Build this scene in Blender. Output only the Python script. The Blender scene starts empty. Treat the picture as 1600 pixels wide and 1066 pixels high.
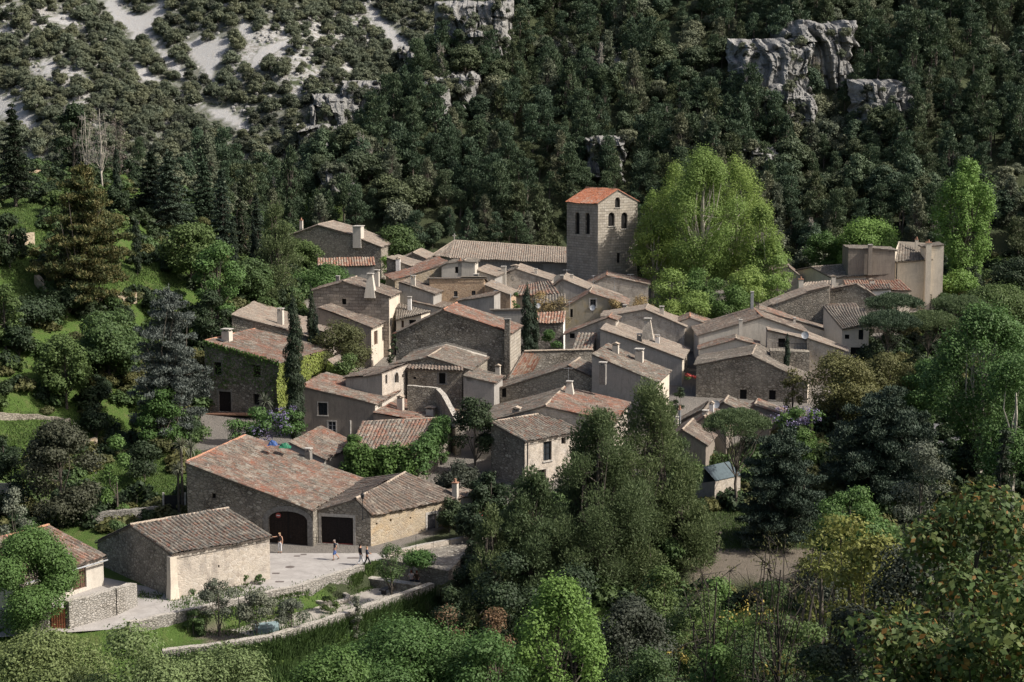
import bpy, math, random
import numpy as np
from mathutils import Vector, Matrix, noise
from mathutils.geometry import tessellate_polygon
SC = bpy.context.scene
COL = SC.collection
rnd = random.Random(7)
R = math.radians
# ------------------------------------------------------------------ camera
FPX, PITCH, CZ = 2537.0, R(7.5), 35.0
cp, sp = math.cos(PITCH), math.sin(PITCH)
cam_d = bpy.data.cameras.new('camera'); cam = bpy.data.objects.new('camera', cam_d); COL.objects.link(cam)
cam.location = (0, 0, CZ); cam.rotation_euler = (math.pi/2 - PITCH, 0, 0)
cam_d.sensor_width = 36; cam_d.lens = 36*FPX/1600; cam_d.clip_end = 5000; cam_d.clip_start = .5
SC.camera = cam
CAM = Vector((0, 0, CZ))

def ray(px, py):
    x = (px-800)/FPX; y = -(py-533)/FPX
    return Vector((x, cp + y*sp, -sp + y*cp))
def G(px, py, z):
    d = ray(px, py); return CAM + d*((z-CZ)/d.z)
def V(px, py, Y):
    d = ray(px, py); return CAM + d*(Y/d.y)
def proj(p):
    fwd = p[1]*cp - (p[2]-CZ)*sp; up = p[1]*sp + (p[2]-CZ)*cp
    return 800 + FPX*p[0]/fwd, 533 - FPX*up/fwd

# ------------------------------------------------------------------ terrain
def sstep(a, b, x):
    t = np.clip((x-a)/(b-a), 0, 1); return t*t*(3-2*t)
def smin(a, b, k):
    h = np.clip(.5+.5*(b-a)/k, 0, 1); return b*(1-h)+a*h - k*h*(1-h)
def hz(x, y):
    x = np.asarray(x, float); y = np.asarray(y, float)
    g = np.where(y < 130, 0, np.where(y < 136, .11*(y-130)**2/12, .11*(y-133)))
    g = np.where(g > 6, smin(g, 11.2+0*g, 2.0), g)
    # valley floor climbs on behind the village, to the left
    g = g + .12*np.clip(y-262, 0, 60)*sstep(20, -20, x)
    # terraced slope on the left
    x0 = np.clip(-42+(y-155)*.5, -46, -22)
    L = np.clip(x0-x, 0, None)*.60*sstep(128, 150, y)
    L = smin(L, 19+0*L, 5)-smin(0*L, 19+0*L, 5)
    q = L/3.0; f = q-np.floor(q)
    L = L*.6+.4*3.0*(np.floor(q)+sstep(.6, 1, f))
    L = L*sstep(345, 225, y)
    # far hill
    far = .56*np.clip(y-318-.10*(x+40), 0, 800)
    far = smin(far, 210+0*far, 20)
    wob = 3*np.sin(x*.045+1.3)*np.sin(y*.03)+2*np.sin(x*.11+y*.07)
    base = g+L+far+wob*sstep(300, 350, y)
    # right-hand spur
    crx = np.array([-300, -60, -38, -23, -12.5, 5.4, 25, 60, 120, 300.])
    crz = np.array([5, 8, 22, 36, 49, 66, 84, 105, 125, 150.])
    ramp = 10.5+.62*np.clip(y-258-4*np.sin(x*.06), -5, None)
    cr = np.interp(x, crx, crz)
    spur = smin(ramp, cr-.35*np.clip(y-262-(cr-12)/.62, 0, None), 4)
    spur = spur+(2.2*np.sin(x*.09+y*.02)*np.sin(y*.07+.6)+1.2*np.sin(x*.21-y*.11))*sstep(262, 285, y)
    h = np.where(y > 250, np.maximum(base, spur), base)
    # sunken garden below the square, then the bank, then the climb to the viewpoint
    e1 = np.interp(x, [-60, -27, -21, -16.1, -11.9, -10.6, -2.5, 2, 8, 60], [106, 110.3, 115.6, 119.9, 125.5, 128.2, 134.7, 134.2, 125, 122])
    e2 = np.interp(x, [-60, -27, -20, -17, -13.4, -9.6, -6.3, -3, 8, 60], [104, 106.5, 108.8, 110.5, 114.5, 119.4, 123.6, 124, 119, 115])
    h = h - 1.3*sstep(0, .7, e1-y) - 1.6*sstep(0, 1.2, e2-y) - 1.9*sstep(0, 12, e2-y)
    hill = 30.2-.345*y + .10*np.clip(x-4, 0, 30)*sstep(75, 40, y)
    h = np.where(y < 108, np.maximum(h, hill), h)
    return h
def H(x, y): return float(hz(x, y))
def TR(px, py, y0=60, y1=700):
    d = ray(px, py); ys = np.arange(y0, y1, .5)
    z = CZ + d.z/d.y*ys; x = d.x/d.y*ys
    k = np.argmax(hz(x, ys) >= z)
    return Vector((x[k], ys[k], z[k]))

# ------------------------------------------------------------------ tagging
def tag(o, label=None, cat=None, group=None, kind=None):
    if label: o['label'] = label
    if cat: o['category'] = cat
    if group: o['group'] = group
    if kind: o['kind'] = kind
    return o
def empty(name, loc, rz=0.0):
    o = bpy.data.objects.new(name, None); COL.objects.link(o); o.location = loc; o.rotation_euler = (0, 0, rz)
    o.empty_display_size = .3
    return o
def link(name, me, parent=None, world=False):
    o = bpy.data.objects.new(name, me); COL.objects.link(o)
    if parent is not None:
        o.parent = parent
        if world: o.matrix_parent_inverse = Matrix.Translation(parent.location).inverted()
    return o
def npmesh(name, verts, faces, mats, uv=None, smooth=False, mi=None):
    """verts (n,3), faces (m,4) or (m,3) arrays"""
    verts = np.ascontiguousarray(verts, np.float32); faces = np.ascontiguousarray(faces, np.int32)
    me = bpy.data.meshes.new(name); k = faces.shape[1]; m = len(faces)
    me.vertices.add(len(verts)); me.vertices.foreach_set('co', verts.ravel())
    me.loops.add(m*k); me.loops.foreach_set('vertex_index', faces.ravel())
    me.polygons.add(m); me.polygons.foreach_set('loop_start', np.arange(0, m*k, k, dtype=np.int32))
    me.polygons.foreach_set('loop_total', np.full(m, k, np.int32))
    if mi is not None: me.polygons.foreach_set('material_index', np.ascontiguousarray(mi, np.int32))
    me.polygons.foreach_set('use_smooth', np.full(m, bool(smooth)))
    if uv is not None:
        l = me.uv_layers.new(name='UVMap'); l.data.foreach_set('uv', np.ascontiguousarray(uv[faces.ravel()], np.float32).ravel())
    me.update(calc_edges=True)
    for x in (mats if isinstance(mats, (list, tuple)) else [mats]): me.materials.append(x)
    return me

class MB:
    """small mesh builder with uv in metres"""
    def __init__(s): s.v = []; s.f = []; s.uv = []; s.m = []
    def face(s, pts, uvs=None, mi=0):
        i = len(s.v); s.v += [tuple(p) for p in pts]; s.f.append(tuple(range(i, i+len(pts))))
        if uvs is None:
            a = Vector(pts[0]); e = (Vector(pts[1])-a); e = e.normalized() if e.length > 1e-9 else Vector((1, 0, 0))
            n = e.cross(Vector(pts[-1])-a); n = n.normalized() if n.length > 1e-9 else Vector((0, 0, 1)); b = n.cross(e)
            uvs = [((Vector(p)-a).dot(e)+a.x, (Vector(p)-a).dot(b)+a.z) for p in pts]
        s.uv += list(uvs); s.m.append(mi)
    def box(s, c, ax, ay, az, mi=0, bottom=True):
        """centre + half axes"""
        c = Vector(c); ax = Vector(ax); ay = Vector(ay); az = Vector(az)
        P = lambda i, j, k: c+ax*i+ay*j+az*k
        q = [[(-1,-1,-1),(1,-1,-1),(1,-1,1),(-1,-1,1)], [(1,1,-1),(-1,1,-1),(-1,1,1),(1,1,1)],
             [(1,-1,-1),(1,1,-1),(1,1,1),(1,-1,1)], [(-1,1,-1),(-1,-1,-1),(-1,-1,1),(-1,1,1)],
             [(-1,-1,1),(1,-1,1),(1,1,1),(-1,1,1)]]
        if bottom: q.append([(-1,1,-1),(1,1,-1),(1,-1,-1),(-1,-1,-1)])
        for f in q: s.face([P(*t) for t in f], mi=mi)
    def tube(s, pts, rs, n=6, mi=0, cap=True):
        pts = [Vector(p) for p in pts]; rings = []
        for i, p in enumerate(pts):
            d = (pts[min(i+1, len(pts)-1)]-pts[max(i-1, 0)]);
            d = d.normalized() if d.length > 1e-6 else Vector((0, 0, 1))
            a = d.cross(Vector((0, 0, 1))) if abs(d.z) < .9 else d.cross(Vector((1, 0, 0)))
            a.normalize(); b = d.cross(a); r = rs[i] if isinstance(rs, (list, tuple)) else rs
            rings.append([p+(a*math.cos(2*math.pi*k/n)+b*math.sin(2*math.pi*k/n))*r for k in range(n)])
        for i in range(len(rings)-1):
            for k in range(n):
                s.face([rings[i][k], rings[i][(k+1) % n], rings[i+1][(k+1) % n], rings[i+1][k]], [(k*.1, i*.3)]*4, mi)
        if cap:
            s.face(rings[-1], [(0, 0)]*n, mi); s.face(rings[0][::-1], [(0, 0)]*n, mi)
    def mesh(s, name, mats, smooth=False):
        me = bpy.data.meshes.new(name); me.from_pydata(s.v, [], s.f)
        l = me.uv_layers.new(name='UVMap'); l.data.foreach_set('uv', np.array(s.uv, np.float32).ravel())
        me.polygons.foreach_set('material_index', np.array(s.m, np.int32))
        if smooth: me.polygons.foreach_set('use_smooth', np.ones(len(s.f), bool))
        for x in (mats if isinstance(mats, (list, tuple)) else [mats]): me.materials.append(x)
        me.update(); return me
    def build(s, name, mats, parent=None, smooth=False):
        return link(name, s.mesh(name, mats, smooth), parent, world=True)
SCREE = SCREE0 = [[(158, -5), (170, 26), (204, 52), (206, 68), (222, 58), (240, 66), (248, 84), (262, 104), (286, 126), (292, 118), (276, 92), (262, 82), (250, 68), (236, 48), (252, 28), (264, 6), (254, -3), (240, 14), (218, 24), (196, 14), (186, -5)],
 [(318, 46), (334, 58), (364, 60), (350, 84), (336, 106), (334, 124), (356, 136), (346, 140), (326, 126), (312, 104), (294, 86), (290, 66), (306, 62)],
 [(376, 28), (394, 44), (402, 70), (388, 64), (370, 46)],
 [(208, 98), (232, 106), (250, 127), (216, 126)],
 [(306, 156), (326, 170), (352, 168), (386, 190), (386, 206), (366, 196), (334, 182)],
 [(-10, 138), (22, 160), (44, 164), (56, 206), (24, 196), (-10, 176)],
 [(562, 3), (584, 12), (606, 34), (642, 72), (612, 80), (598, 50), (574, 22)],
 [(62, 92), (90, 96), (82, 122), (64, 116)], [(100, 20), (122, 30), (108, 42), (70, 30)], [(-5, 45), (18, 44), (10, 56), (-5, 56)],
 [(394, 90), (410, 74), (462, 56), (470, 66), (430, 80), (404, 104), (390, 112)], [(0, 8), (30, 4), (24, 18), (4, 16)]]
ROCKY = ROCKY0 = [[(0, 110), (60, 90), (170, 92), (190, 120), (150, 170), (60, 160), (0, 160)], [(395, 60), (470, 20), (570, 20), (600, 110), (520, 150), (400, 150), (350, 110)], [(0, 20), (60, 0), (120, 60), (0, 70)]]
VIL0 = [(290, 860), (300, 655), (330, 640), (470, 560), (480, 440), (600, 400), (900, 390), (1250, 400), (1480, 480), (1350, 560), (1280, 660), (1120, 700), (1040, 740), (760, 800), (590, 870)]
CLIFFS = [(1155, 78, 1262, 182, 3), (1225, 48, 1330, 135, 3), (1178, 140, 1268, 205, 2.4), (1342, 138, 1418, 208, 3), (690, 14, 790, 84, 3), (716, 58, 764, 100, 2.5), (540, 138, 592, 192, 3), (492, 158, 548, 205, 2.5), (626, 82, 662, 122, 2.5), (662, 128, 700, 178, 2), (704, 122, 744, 165, 2), (505, 268, 556, 300, 2), (470, 205, 520, 250, 1.5), (918, 224, 972, 272, 2.5), (1165, 240, 1215, 285, 1.5), (1588, 86, 1602, 122, 2)]
# ------------------------------------------------------------------ materials
class NT:
    def __init__(s, name):
        s.m = bpy.data.materials.new(name); s.m.use_nodes = True; s.t = s.m.node_tree
        s.n = s.t.nodes; s.b = s.n['Principled BSDF']; s.b.inputs['Roughness'].default_value = .9
        s.b.inputs['Specular IOR Level'].default_value = .2
        s.out = s.n['Material Output']
    def __call__(s, typ, ins=None, **kw):
        nd = s.n.new(typ)
        for k, v in kw.items(): setattr(nd, k, v)
        for k, v in (ins or {}).items(): s.set(nd.inputs[k], v)
        return nd
    def set(s, sock, v):
        if isinstance(v, bpy.types.NodeSocket): s.t.links.new(v, sock)
        elif isinstance(v, (tuple, list)) and len(v) == 3 and sock.type == 'RGBA': sock.default_value = (*v, 1)
        else: sock.default_value = v
    def math(s, op, a, b=None, c=None):
        nd = s('ShaderNodeMath', operation=op); s.set(nd.inputs[0], a)
        if b is not None: s.set(nd.inputs[1], b)
        if c is not None: s.set(nd.inputs[2], c)
        return nd.outputs[0]
    def ramp(s, fac, stops, interp='LINEAR'):
        nd = s('ShaderNodeValToRGB', {'Fac': fac}); cr = nd.color_ramp; cr.interpolation = interp
        while len(cr.elements) < len(stops): cr.elements.new(.5)
        for e, (p, c) in zip(cr.elements, stops): e.position = p; e.color = (*c, 1) if len(c) == 3 else c
        return nd.outputs['Color']
    def mix(s, f, a, b, mode='MIX'):
        nd = s('ShaderNodeMix', data_type='RGBA', blend_type=mode); s.set(nd.inputs[0], f)
        s.set(nd.inputs[6], a); s.set(nd.inputs[7], b); return nd.outputs[2]
    def noise(s, vec, scale, detail=4, rough=.6, out='Fac'):
        return s('ShaderNodeTexNoise', {'Vector': vec, 'Scale': scale, 'Detail': detail, 'Roughness': rough}).outputs[out]
    def range(s, x, a, b, c=0., d=1.):
        return s('ShaderNodeMapRange', {'Value': x, 'From Min': a, 'From Max': b, 'To Min': c, 'To Max': d}).outputs[0]
    def color(s, c): s.set(s.b.inputs['Base Color'], c)
    def bump(s, h, strength=.5, dist=.03):
        nd = s('ShaderNodeBump', {'Height': h, 'Strength': strength, 'Distance': dist}); s.set(s.b.inputs['Normal'], nd.outputs[0])
    def uv(s, scale=(1, 1, 1)):
        u = s('ShaderNodeUVMap', uv_map='UVMap').outputs[0]
        return s('ShaderNodeMapping', {'Vector': u, 'Scale': scale}).outputs[0]
    def pos(s): return s('ShaderNodeNewGeometry').outputs['Position']

def g3(v, t=(1, 1, 1)): return (v*t[0], v*t[1], v*t[2])
def plain(name, c, rough=.8, metal=0., var=.25, sc=3.):
    t = NT(name); n = t.noise(t.pos(), sc, 5)
    t.color(t.mix(t.range(n, .3, .7), tuple(x*(1-var) for x in c), tuple(min(1, x*(1+var)) for x in c)))
    t.b.inputs['Roughness'].default_value = rough; t.b.inputs['Metallic'].default_value = metal
    return t.m
def tiles(name, stops, lichen=(.135, .125, .105), lich=.5, patch=None):
    def dd(c): l = .3*c[0]+.6*c[1]+.1*c[2]; return tuple((x*.93+l*.07)*.84 for x in c)
    stops = [(p, dd(c)) for p, c in stops]; patch = [(p, dd(c)) for p, c in patch] if patch else None
    t = NT(name); u = t.uv((2, 1, 1))
    fl = t('ShaderNodeVectorMath', {0: u}, operation='FLOOR').outputs[0]
    wn = t('ShaderNodeTexWhiteNoise', {'Vector': fl}, noise_dimensions='2D')
    col = t.ramp(wn.outputs['Value'], stops)
    # covers a bit lighter than the channels between them; large weathering areas
    p = t.pos()
    big = t.noise(p, .35, 4)
    if patch is not None:
        col = t.mix(t.range(big, .48, .62), col, t.ramp(wn.outputs['Value'], patch))
    med = t.noise(p, 1.6, 6, .7)
    bw = t.math('MULTIPLY', t.range(med, .40, .58), min(1, lich*1.25))
    col = t.mix(bw, col, lichen)
    fine = t.noise(p, 14, 3, .7)
    col = t.mix(t.range(fine, .42, .68, 0, .75), col, (.045, .04, .035))
    spots = t.noise(p, 7, 2)
    col = t.mix(t.range(spots, .62, .70, 0, .75), col, (.42, .38, .33))
    pl = t.noise(p, .8, 5, .75); col = t.mix(t.range(pl, .54, .64, 0, .5), col, (.36, .31, .25)); t.color(col); t.bump(fine, .5, .03)
    return t.m
def stone(name, cols, mortar, scale=3.2, edge=.06, stain=(.07, .065, .06), stn=.5, ochre=None, squash=1.6, bump=.7, bricks=False, speck=.0):
    t = NT(name); u = t.uv((1, squash if not bricks else 1, 1))
    wob = t.noise(u, 1.5, 2, out='Color')
    u2 = t('ShaderNodeVectorMath', {0: u, 1: t('ShaderNodeVectorMath', {0: wob, 'Scale': .25 if not bricks else .03}, operation='SCALE').outputs[0]}, operation='ADD').outputs[0]
    if bricks:
        br = t('ShaderNodeTexBrick', {'Vector': u2, 'Scale': 1., 'Mortar Size': .035, 'Mortar Smooth': .3, 'Bias': 0., 'Brick Width': scale*1.9, 'Row Height': scale*.9,
               'Color1': (0, 0, 0), 'Color2': (1, 1, 1), 'Mortar': (.5, .5, .5)})
        rv = br.outputs['Color']; ed = t.math('SUBTRACT', 1., br.outputs['Fac'])
        rv = t('ShaderNodeSeparateColor', {0: rv}).outputs[0]
    else:
        v1 = t('ShaderNodeTexVoronoi', {'Vector': u2, 'Scale': scale})
        v2 = t('ShaderNodeTexVoronoi', {'Vector': u2, 'Scale': scale}, feature='DISTANCE_TO_EDGE')
        rv = t('ShaderNodeSeparateColor', {0: v1.outputs['Color']}).outputs[0]; ed = t.range(v2.outputs['Distance'], edge*.3, edge*1.6)
    n = len(cols); col = t.ramp(rv, [(i/(n-1) if n > 1 else 0, c) for i, c in enumerate(cols)])
    col = t.mix(ed, mortar, col) if bump > .35 else t.mix(.5, mortar, t.mix(t.noise(u, 1.3, 5, .7), cols[0], cols[-1]))
    p = t.pos()
    fine = t.noise(p, 9, 5, .7)
    col = t.mix(t.range(fine, .35, .75, 0, .45), col, tuple(x*.45 for x in cols[0]))
    if ochre: col = t.mix(t.range(t.noise(p, .9, 3), .5, .7, 0, .75), col, ochre)
    if bump > .35:
        bigv = t.noise(p, .45, 4, .65); col = t.mix(t.range(bigv, .35, .65, 0, .6), col, t.mix(.5, tuple(x*.5 for x in cols[0]), cols[-1])); fl = t.noise(u, 5.5, 3, .8); col = t.mix(t.range(fl, .60, .70, 0, .8), col, tuple(min(.6, x*1.45) for x in cols[-1])); col = t.mix(t.range(fl, .42, .34, 0, .8), col, tuple(x*.4 for x in cols[0]))
    # weather stains, stretched down the wall
    sv = t('ShaderNodeMapping', {'Vector': u, 'Scale': (1., .22, 1)}).outputs[0]
    st = t.noise(sv, 1.1, 6, .7)
    col = t.mix(t.range(st, .48, .72, 0, stn), col, stain)
    if bump <= .35:
        sv2 = t('ShaderNodeMapping', {'Vector': u, 'Scale': (2.6, .16, 1)}).outputs[0]; s2 = t.noise(sv2, 1.6, 5, .75); col = t.mix(t.range(s2, .52, .66, 0, .55), col, stain); pa = t.noise(u, .5, 3, .6); col = t.mix(t.range(pa, .55, .60, 0, .35), col, tuple(x*.72 for x in cols[0]))
    t.color(col)
    t.bump(t.math('ADD', t.math('MULTIPLY', ed, .6 if bump > .35 else .0), fine), bump, .05)
    return t.m
def foliage(name, c1, c2, c3=None, trans=.25, spots=None):
    def ds(c):
        if c is None: return None
        l = .3*c[0]+.6*c[1]+.1*c[2]; return tuple(x*.8+l*.2 for x in c)
    c1, c2, c3 = ds(c1), ds(c2), ds(c3); t = NT(name)
    isl = t('ShaderNodeNewGeometry').outputs['Random Per Island']
    oi = t('ShaderNodeObjectInfo').outputs['Random']
    tc = t('ShaderNodeTexCoord').outputs['Object']
    n = t.noise(tc, 1.1, 2)
    c = t.mix(isl, c1, c2)
    if c3: c = t.mix(t.range(n, .42, .62), c, c3)
    c = t.mix(t.range(oi, 0, 1, 0, .5), c, tuple(x*.6 for x in c1))
    c = t.mix(t.range(t.math('FRACT', t.math('MULTIPLY', oi, 7.3)), .3, 1, 0, .35), c, (c2[0]*1.25, c2[1]*1.05, c2[2]*.8))
    if spots: c = t.mix(t.math('GREATER_THAN', isl, spots[0]), c, spots[1])
    t.color(c); t.b.inputs['Roughness'].default_value = .65; t.b.inputs['Specular IOR Level'].default_value = .25
    if trans:
        tr = t('ShaderNodeBsdfTranslucent', {'Color': t.mix(.5, c, tuple(x*1.3 for x in c2))})
        mx = t('ShaderNodeMixShader', {0: trans, 1: t.b.outputs[0], 2: tr.outputs[0]}); t.t.links.new(mx.outputs[0], t.out.inputs[0])
    return t.m

M = {}
# roofs
mixs = [(0, (0.306, 0.273, 0.216)), (.18, (0.108, 0.094, 0.080)), (.38, (0.216, 0.122, 0.075)), (.55, (0.306, 0.263, 0.207)), (.7, (0.270, 0.094, 0.052)), (.85, (0.153, 0.132, 0.113)), (1, (0.405, 0.376, 0.320))]
reds = [(0, (.36, .12, .065)), (.25, (.26, .10, .06)), (.5, (.40, .16, .09)), (.7, (.18, .12, .10)), (.85, (.33, .24, .18)), (1, (.42, .14, .07))]
greys = [(0, (0.197, 0.174, 0.143)), (.25, (0.132, 0.113, 0.092)), (.5, (0.244, 0.211, 0.170)), (.75, (0.197, 0.141, 0.110)), (.9, (0.150, 0.132, 0.110)), (1, (0.320, 0.282, 0.239))]
pales = [(0, (0.344, 0.284, 0.224)), (.3, (0.241, 0.189, 0.146)), (.6, (0.396, 0.335, 0.267)), (.8, (0.310, 0.189, 0.129)), (1, (0.430, 0.378, 0.318))]
M['r_mix'] = tiles('weathered_tiles', mixs, lich=.45, patch=reds)
M['r_mix2'] = tiles('mossy_tiles', mixs, lich=.75)
M['r_red'] = tiles('red_tiles', reds, lich=.45, patch=mixs)
M['r_grey'] = tiles('grey_tiles', greys, lich=.5)
M['r_brown'] = tiles('brown_tiles', [(0, (.20, .155, .125)), (.4, (.13, .10, .085)), (.75, (.25, .15, .10)), (1, (.28, .23, .19))], lich=.5)
M['r_pale'] = tiles('pale_tiles', pales, lichen=(.22, .19, .16), lich=.55)
M['r_stripe'] = tiles('striped_tiles', [(0, (.40, .13, .07)), (.3, (.42, .34, .26)), (.5, (.30, .10, .06)), (.8, (.38, .18, .10)), (1, (.5, .42, .32))], lich=.3)
M['r_new'] = tiles('new_orange_tiles', [(0, (.48, .15, .065)), (.5, (.55, .19, .085)), (1, (.42, .13, .06))], lich=.12)
M['under'] = plain('roof_underside', (.12, .10, .085))
M['ridge'] = plain('ridge_mortar', (.34, .28, .22), var=.4, sc=6)
M['ridge_red'] = plain('ridge_terracotta', (.38, .20, .13), var=.4, sc=6)
# walls
M['rubble'] = stone('grey_rubble', [(.25, .22, .175), (.42, .37, .30), (.17, .145, .115), (.52, .47, .385)], (.10, .085, .068), scale=2.5, edge=.10)
M['dark'] = stone('dark_rubble', [(.17, .148, .12), (.29, .255, .205), (.11, .095, .075), (.50, .46, .39)], (.06, .05, .042), scale=2.6, edge=.10, stn=.45)
M['ochre'] = stone('ochre_rubble', [(0.432, 0.340, 0.226), (0.515, 0.432, 0.319), (0.309, 0.247, 0.175), (0.535, 0.464, 0.371)], (0.474, 0.392, 0.278), scale=3.0, ochre=(0.515, 0.340, 0.155), stn=.35, stain=(0.165, 0.134, 0.103))  # lit version of the rubble, sunlight put into its colour
M['ochre2'] = stone('warm_rubble', [(0.440, 0.308, 0.198), (0.506, 0.363, 0.242), (0.308, 0.209, 0.143), (0.550, 0.418, 0.297)], (0.517, 0.374, 0.264), scale=3.4, stn=.25, stain=(0.220, 0.165, 0.121))
M['lime'] = stone('limewashed_rubble', [(0.467, 0.403, 0.326), (0.553, 0.489, 0.412), (0.361, 0.308, 0.249), (0.584, 0.531, 0.466)], (0.531, 0.467, 0.391), scale=3.0, stn=.8, stain=(0.149, 0.132, 0.120), bump=.5)
M['block'] = stone('squared_blocks', [(0.276, 0.230, 0.190), (0.380, 0.322, 0.265), (0.196, 0.167, 0.138), (0.437, 0.380, 0.322)], (.09, .075, .06), scale=.42, bricks=True, stn=.4)
M['tower'] = stone('tower_ashlar', [(0.374, 0.330, 0.270), (0.462, 0.413, 0.341), (0.286, 0.253, 0.209), (0.495, 0.451, 0.385)], (.17, .145, .115), scale=.42, bricks=True, stn=.4)
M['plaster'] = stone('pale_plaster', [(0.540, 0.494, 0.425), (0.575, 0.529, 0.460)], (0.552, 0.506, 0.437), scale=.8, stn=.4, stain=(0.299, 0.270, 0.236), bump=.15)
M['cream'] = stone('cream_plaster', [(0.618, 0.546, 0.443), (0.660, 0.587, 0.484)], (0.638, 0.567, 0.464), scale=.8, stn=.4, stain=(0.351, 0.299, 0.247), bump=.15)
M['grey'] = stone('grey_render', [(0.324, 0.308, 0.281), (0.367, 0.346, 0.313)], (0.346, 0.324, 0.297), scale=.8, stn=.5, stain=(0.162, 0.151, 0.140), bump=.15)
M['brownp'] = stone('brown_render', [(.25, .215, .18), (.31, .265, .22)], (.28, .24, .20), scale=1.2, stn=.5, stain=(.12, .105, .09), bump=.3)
M['moss'] = stone('mossy_render', [(.30, .27, .22), (.38, .345, .28)], (.34, .31, .25), scale=1.2, stn=.45, stain=(.20, .18, .12), ochre=(.34, .27, .15), bump=.3)
M['white'] = plain('white_render', (.66, .64, .61), var=.12)
M['drystone'] = stone('dry_stone', [(0.336, 0.312, 0.272), (0.440, 0.408, 0.360), (0.224, 0.208, 0.176), (0.480, 0.456, 0.416)], (0.080, 0.072, 0.060), scale=3.6, edge=.09, squash=1.9, stn=.25, bump=1.)
M['coping'] = stone('coping_stone', [(.40, .37, .32), (.50, .46, .40)], (.30, .27, .23), scale=2.0, stn=.3)
M['dress'] = plain('dressed_stone', (.38, .355, .32), var=.3, sc=5)
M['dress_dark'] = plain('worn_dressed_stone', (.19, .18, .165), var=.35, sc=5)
# joinery
M['hole'] = plain('dark_interior', (.012, .011, .011))
M['glass'] = plain('window_glass', (.03, .035, .04), rough=.12, var=.1)
M['wood_dark'] = plain('dark_brown_wood', (.022, .015, .012), var=.5, sc=9)
M['wood_black'] = plain('black_brown_wood', (.018, .014, .014), var=.5, sc=9)
M['wood_brown'] = plain('brown_wood', (.10, .06, .04), var=.4, sc=9)
M['wood_grey'] = plain('weathered_wood', (.16, .15, .15), var=.4, sc=9)
M['paint_white'] = plain('white_paint', (.62, .61, .60), rough=.5, var=.1)
M['paint_red'] = plain('worn_red_paint', (.36, .075, .06), var=.4, sc=6)
M['metal'] = plain('dark_metal', (.03, .03, .032), rough=.5, metal=.3)
M['zinc'] = plain('zinc', (.36, .37, .38), rough=.45, metal=.5)
M['terracotta'] = plain('terracotta', (.30, .17, .115))
M['rust'] = plain('rusty_metal', (.18, .075, .04), var=.5)
# vegetation
M['plane'] = foliage('plane_leaves', (.115, .205, .022), (.22, .34, .05), (.16, .265, .035), trans=.35)
M['bright'] = foliage('bright_leaves', (.085, .19, .018), (.15, .29, .03), (.11, .22, .025))
M['lime_leaf'] = foliage('lime_leaves', (.05, .13, .016), (.095, .20, .03), (.075, .15, .03))
M['mid'] = foliage('mid_leaves', (.048, .10, .018), (.095, .165, .032), (.07, .125, .034))
M['dkgreen'] = foliage('dark_leaves', (.018, .038, .012), (.035, .065, .018), (.028, .05, .02), trans=.1)
M['holm'] = foliage('holm_leaves', (.032, .042, .024), (.065, .078, .046), (.045, .056, .034), trans=.08)
M['pine'] = foliage('pine_needles', (.038, .072, .034), (.075, .125, .058), (.052, .092, .050), trans=.15)
M['fpine1'] = foliage('forest_pine_needles', (0.033, 0.065, 0.029), (0.073, 0.122, 0.053), (0.048, 0.088, 0.043), trans=.12)
M['fpine2'] = foliage('forest_pine_light', (.042, .068, .026), (.088, .118, .048), (.060, .088, .036), trans=.15)
M['pine2'] = foliage('aleppo_needles', (.056, .094, .030), (.115, .17, .058), (.08, .125, .04), trans=.3)
M['oak'] = foliage('scrub_oak_leaves', (.085, .108, .058), (.150, .175, .100), (.110, .135, .078), trans=.1)
M['bluec'] = foliage('blue_cedar_needles', (0.027, 0.049, 0.030), (0.067, 0.103, 0.062), (0.040, 0.070, 0.041), trans=0)
M['greyc'] = foliage('grey_cedar_needles', (.080, .102, .085), (.175, .20, .170), (.115, .14, .118), trans=0)
M['fir'] = foliage('fir_needles', (.018, .032, .016), (.036, .060, .026), (.026, .045, .022), trans=.05)
M['gold'] = foliage('golden_needles', (.030, .052, .014), (.075, .095, .018), (.12, .10, .02), trans=.1)
M['cyp'] = foliage('cypress_sprays', (.012, .026, .013), (.026, .048, .020), (.018, .036, .018), trans=0)
M['olive'] = foliage('olive_leaves', (.085, .105, .062), (.17, .19, .13), (.12, .135, .09), trans=.1)
M['ivy'] = foliage('yellow_green_ivy', (.16, .20, .012), (.26, .31, .025), (.20, .26, .02), trans=.2)
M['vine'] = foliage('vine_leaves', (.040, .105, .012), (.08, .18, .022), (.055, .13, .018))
M['olivebrown'] = foliage('young_oak_leaves', (.075, .09, .022), (.14, .15, .04), (.10, .105, .03))
M['sumac'] = foliage('yellow_leaves', (0.115, 0.144, 0.013), (0.253, 0.264, 0.022), (0.161, 0.168, 0.022), trans=.2)
M['redleaf'] = foliage('reddish_leaves', (0.027, 0.065, 0.012), (0.075, 0.142, 0.022), (0.125, 0.155, 0.019), trans=.2, spots=(.90, (0.175, 0.095, 0.024)))
M['pale'] = foliage('pale_leaves', (.10, .155, .034), (.18, .25, .072), (.125, .175, .045), trans=.2)
M['drybrown'] = foliage('dry_leaves', (.15, .085, .035), (.26, .15, .07), (.18, .11, .05))
M['lichen_tw'] = foliage('lichen_twigs', (.20, .14, .03), (.32, .24, .08), (.22, .17, .08), trans=0)
M['flower_v'] = foliage('violet_flowers', (.14, .11, .24), (.26, .22, .38), trans=.1)
M['flower_w'] = foliage('white_flowers', (.25, .30, .22), (.55, .56, .50), (.10, .14, .07), trans=.1)
M['flower_y'] = foliage('yellow_flowers', (.35, .26, .01), (.55, .40, .02), trans=.1)
M['flower_r'] = foliage('red_flowers', (.35, .03, .02), (.55, .05, .04), trans=.1)
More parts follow.
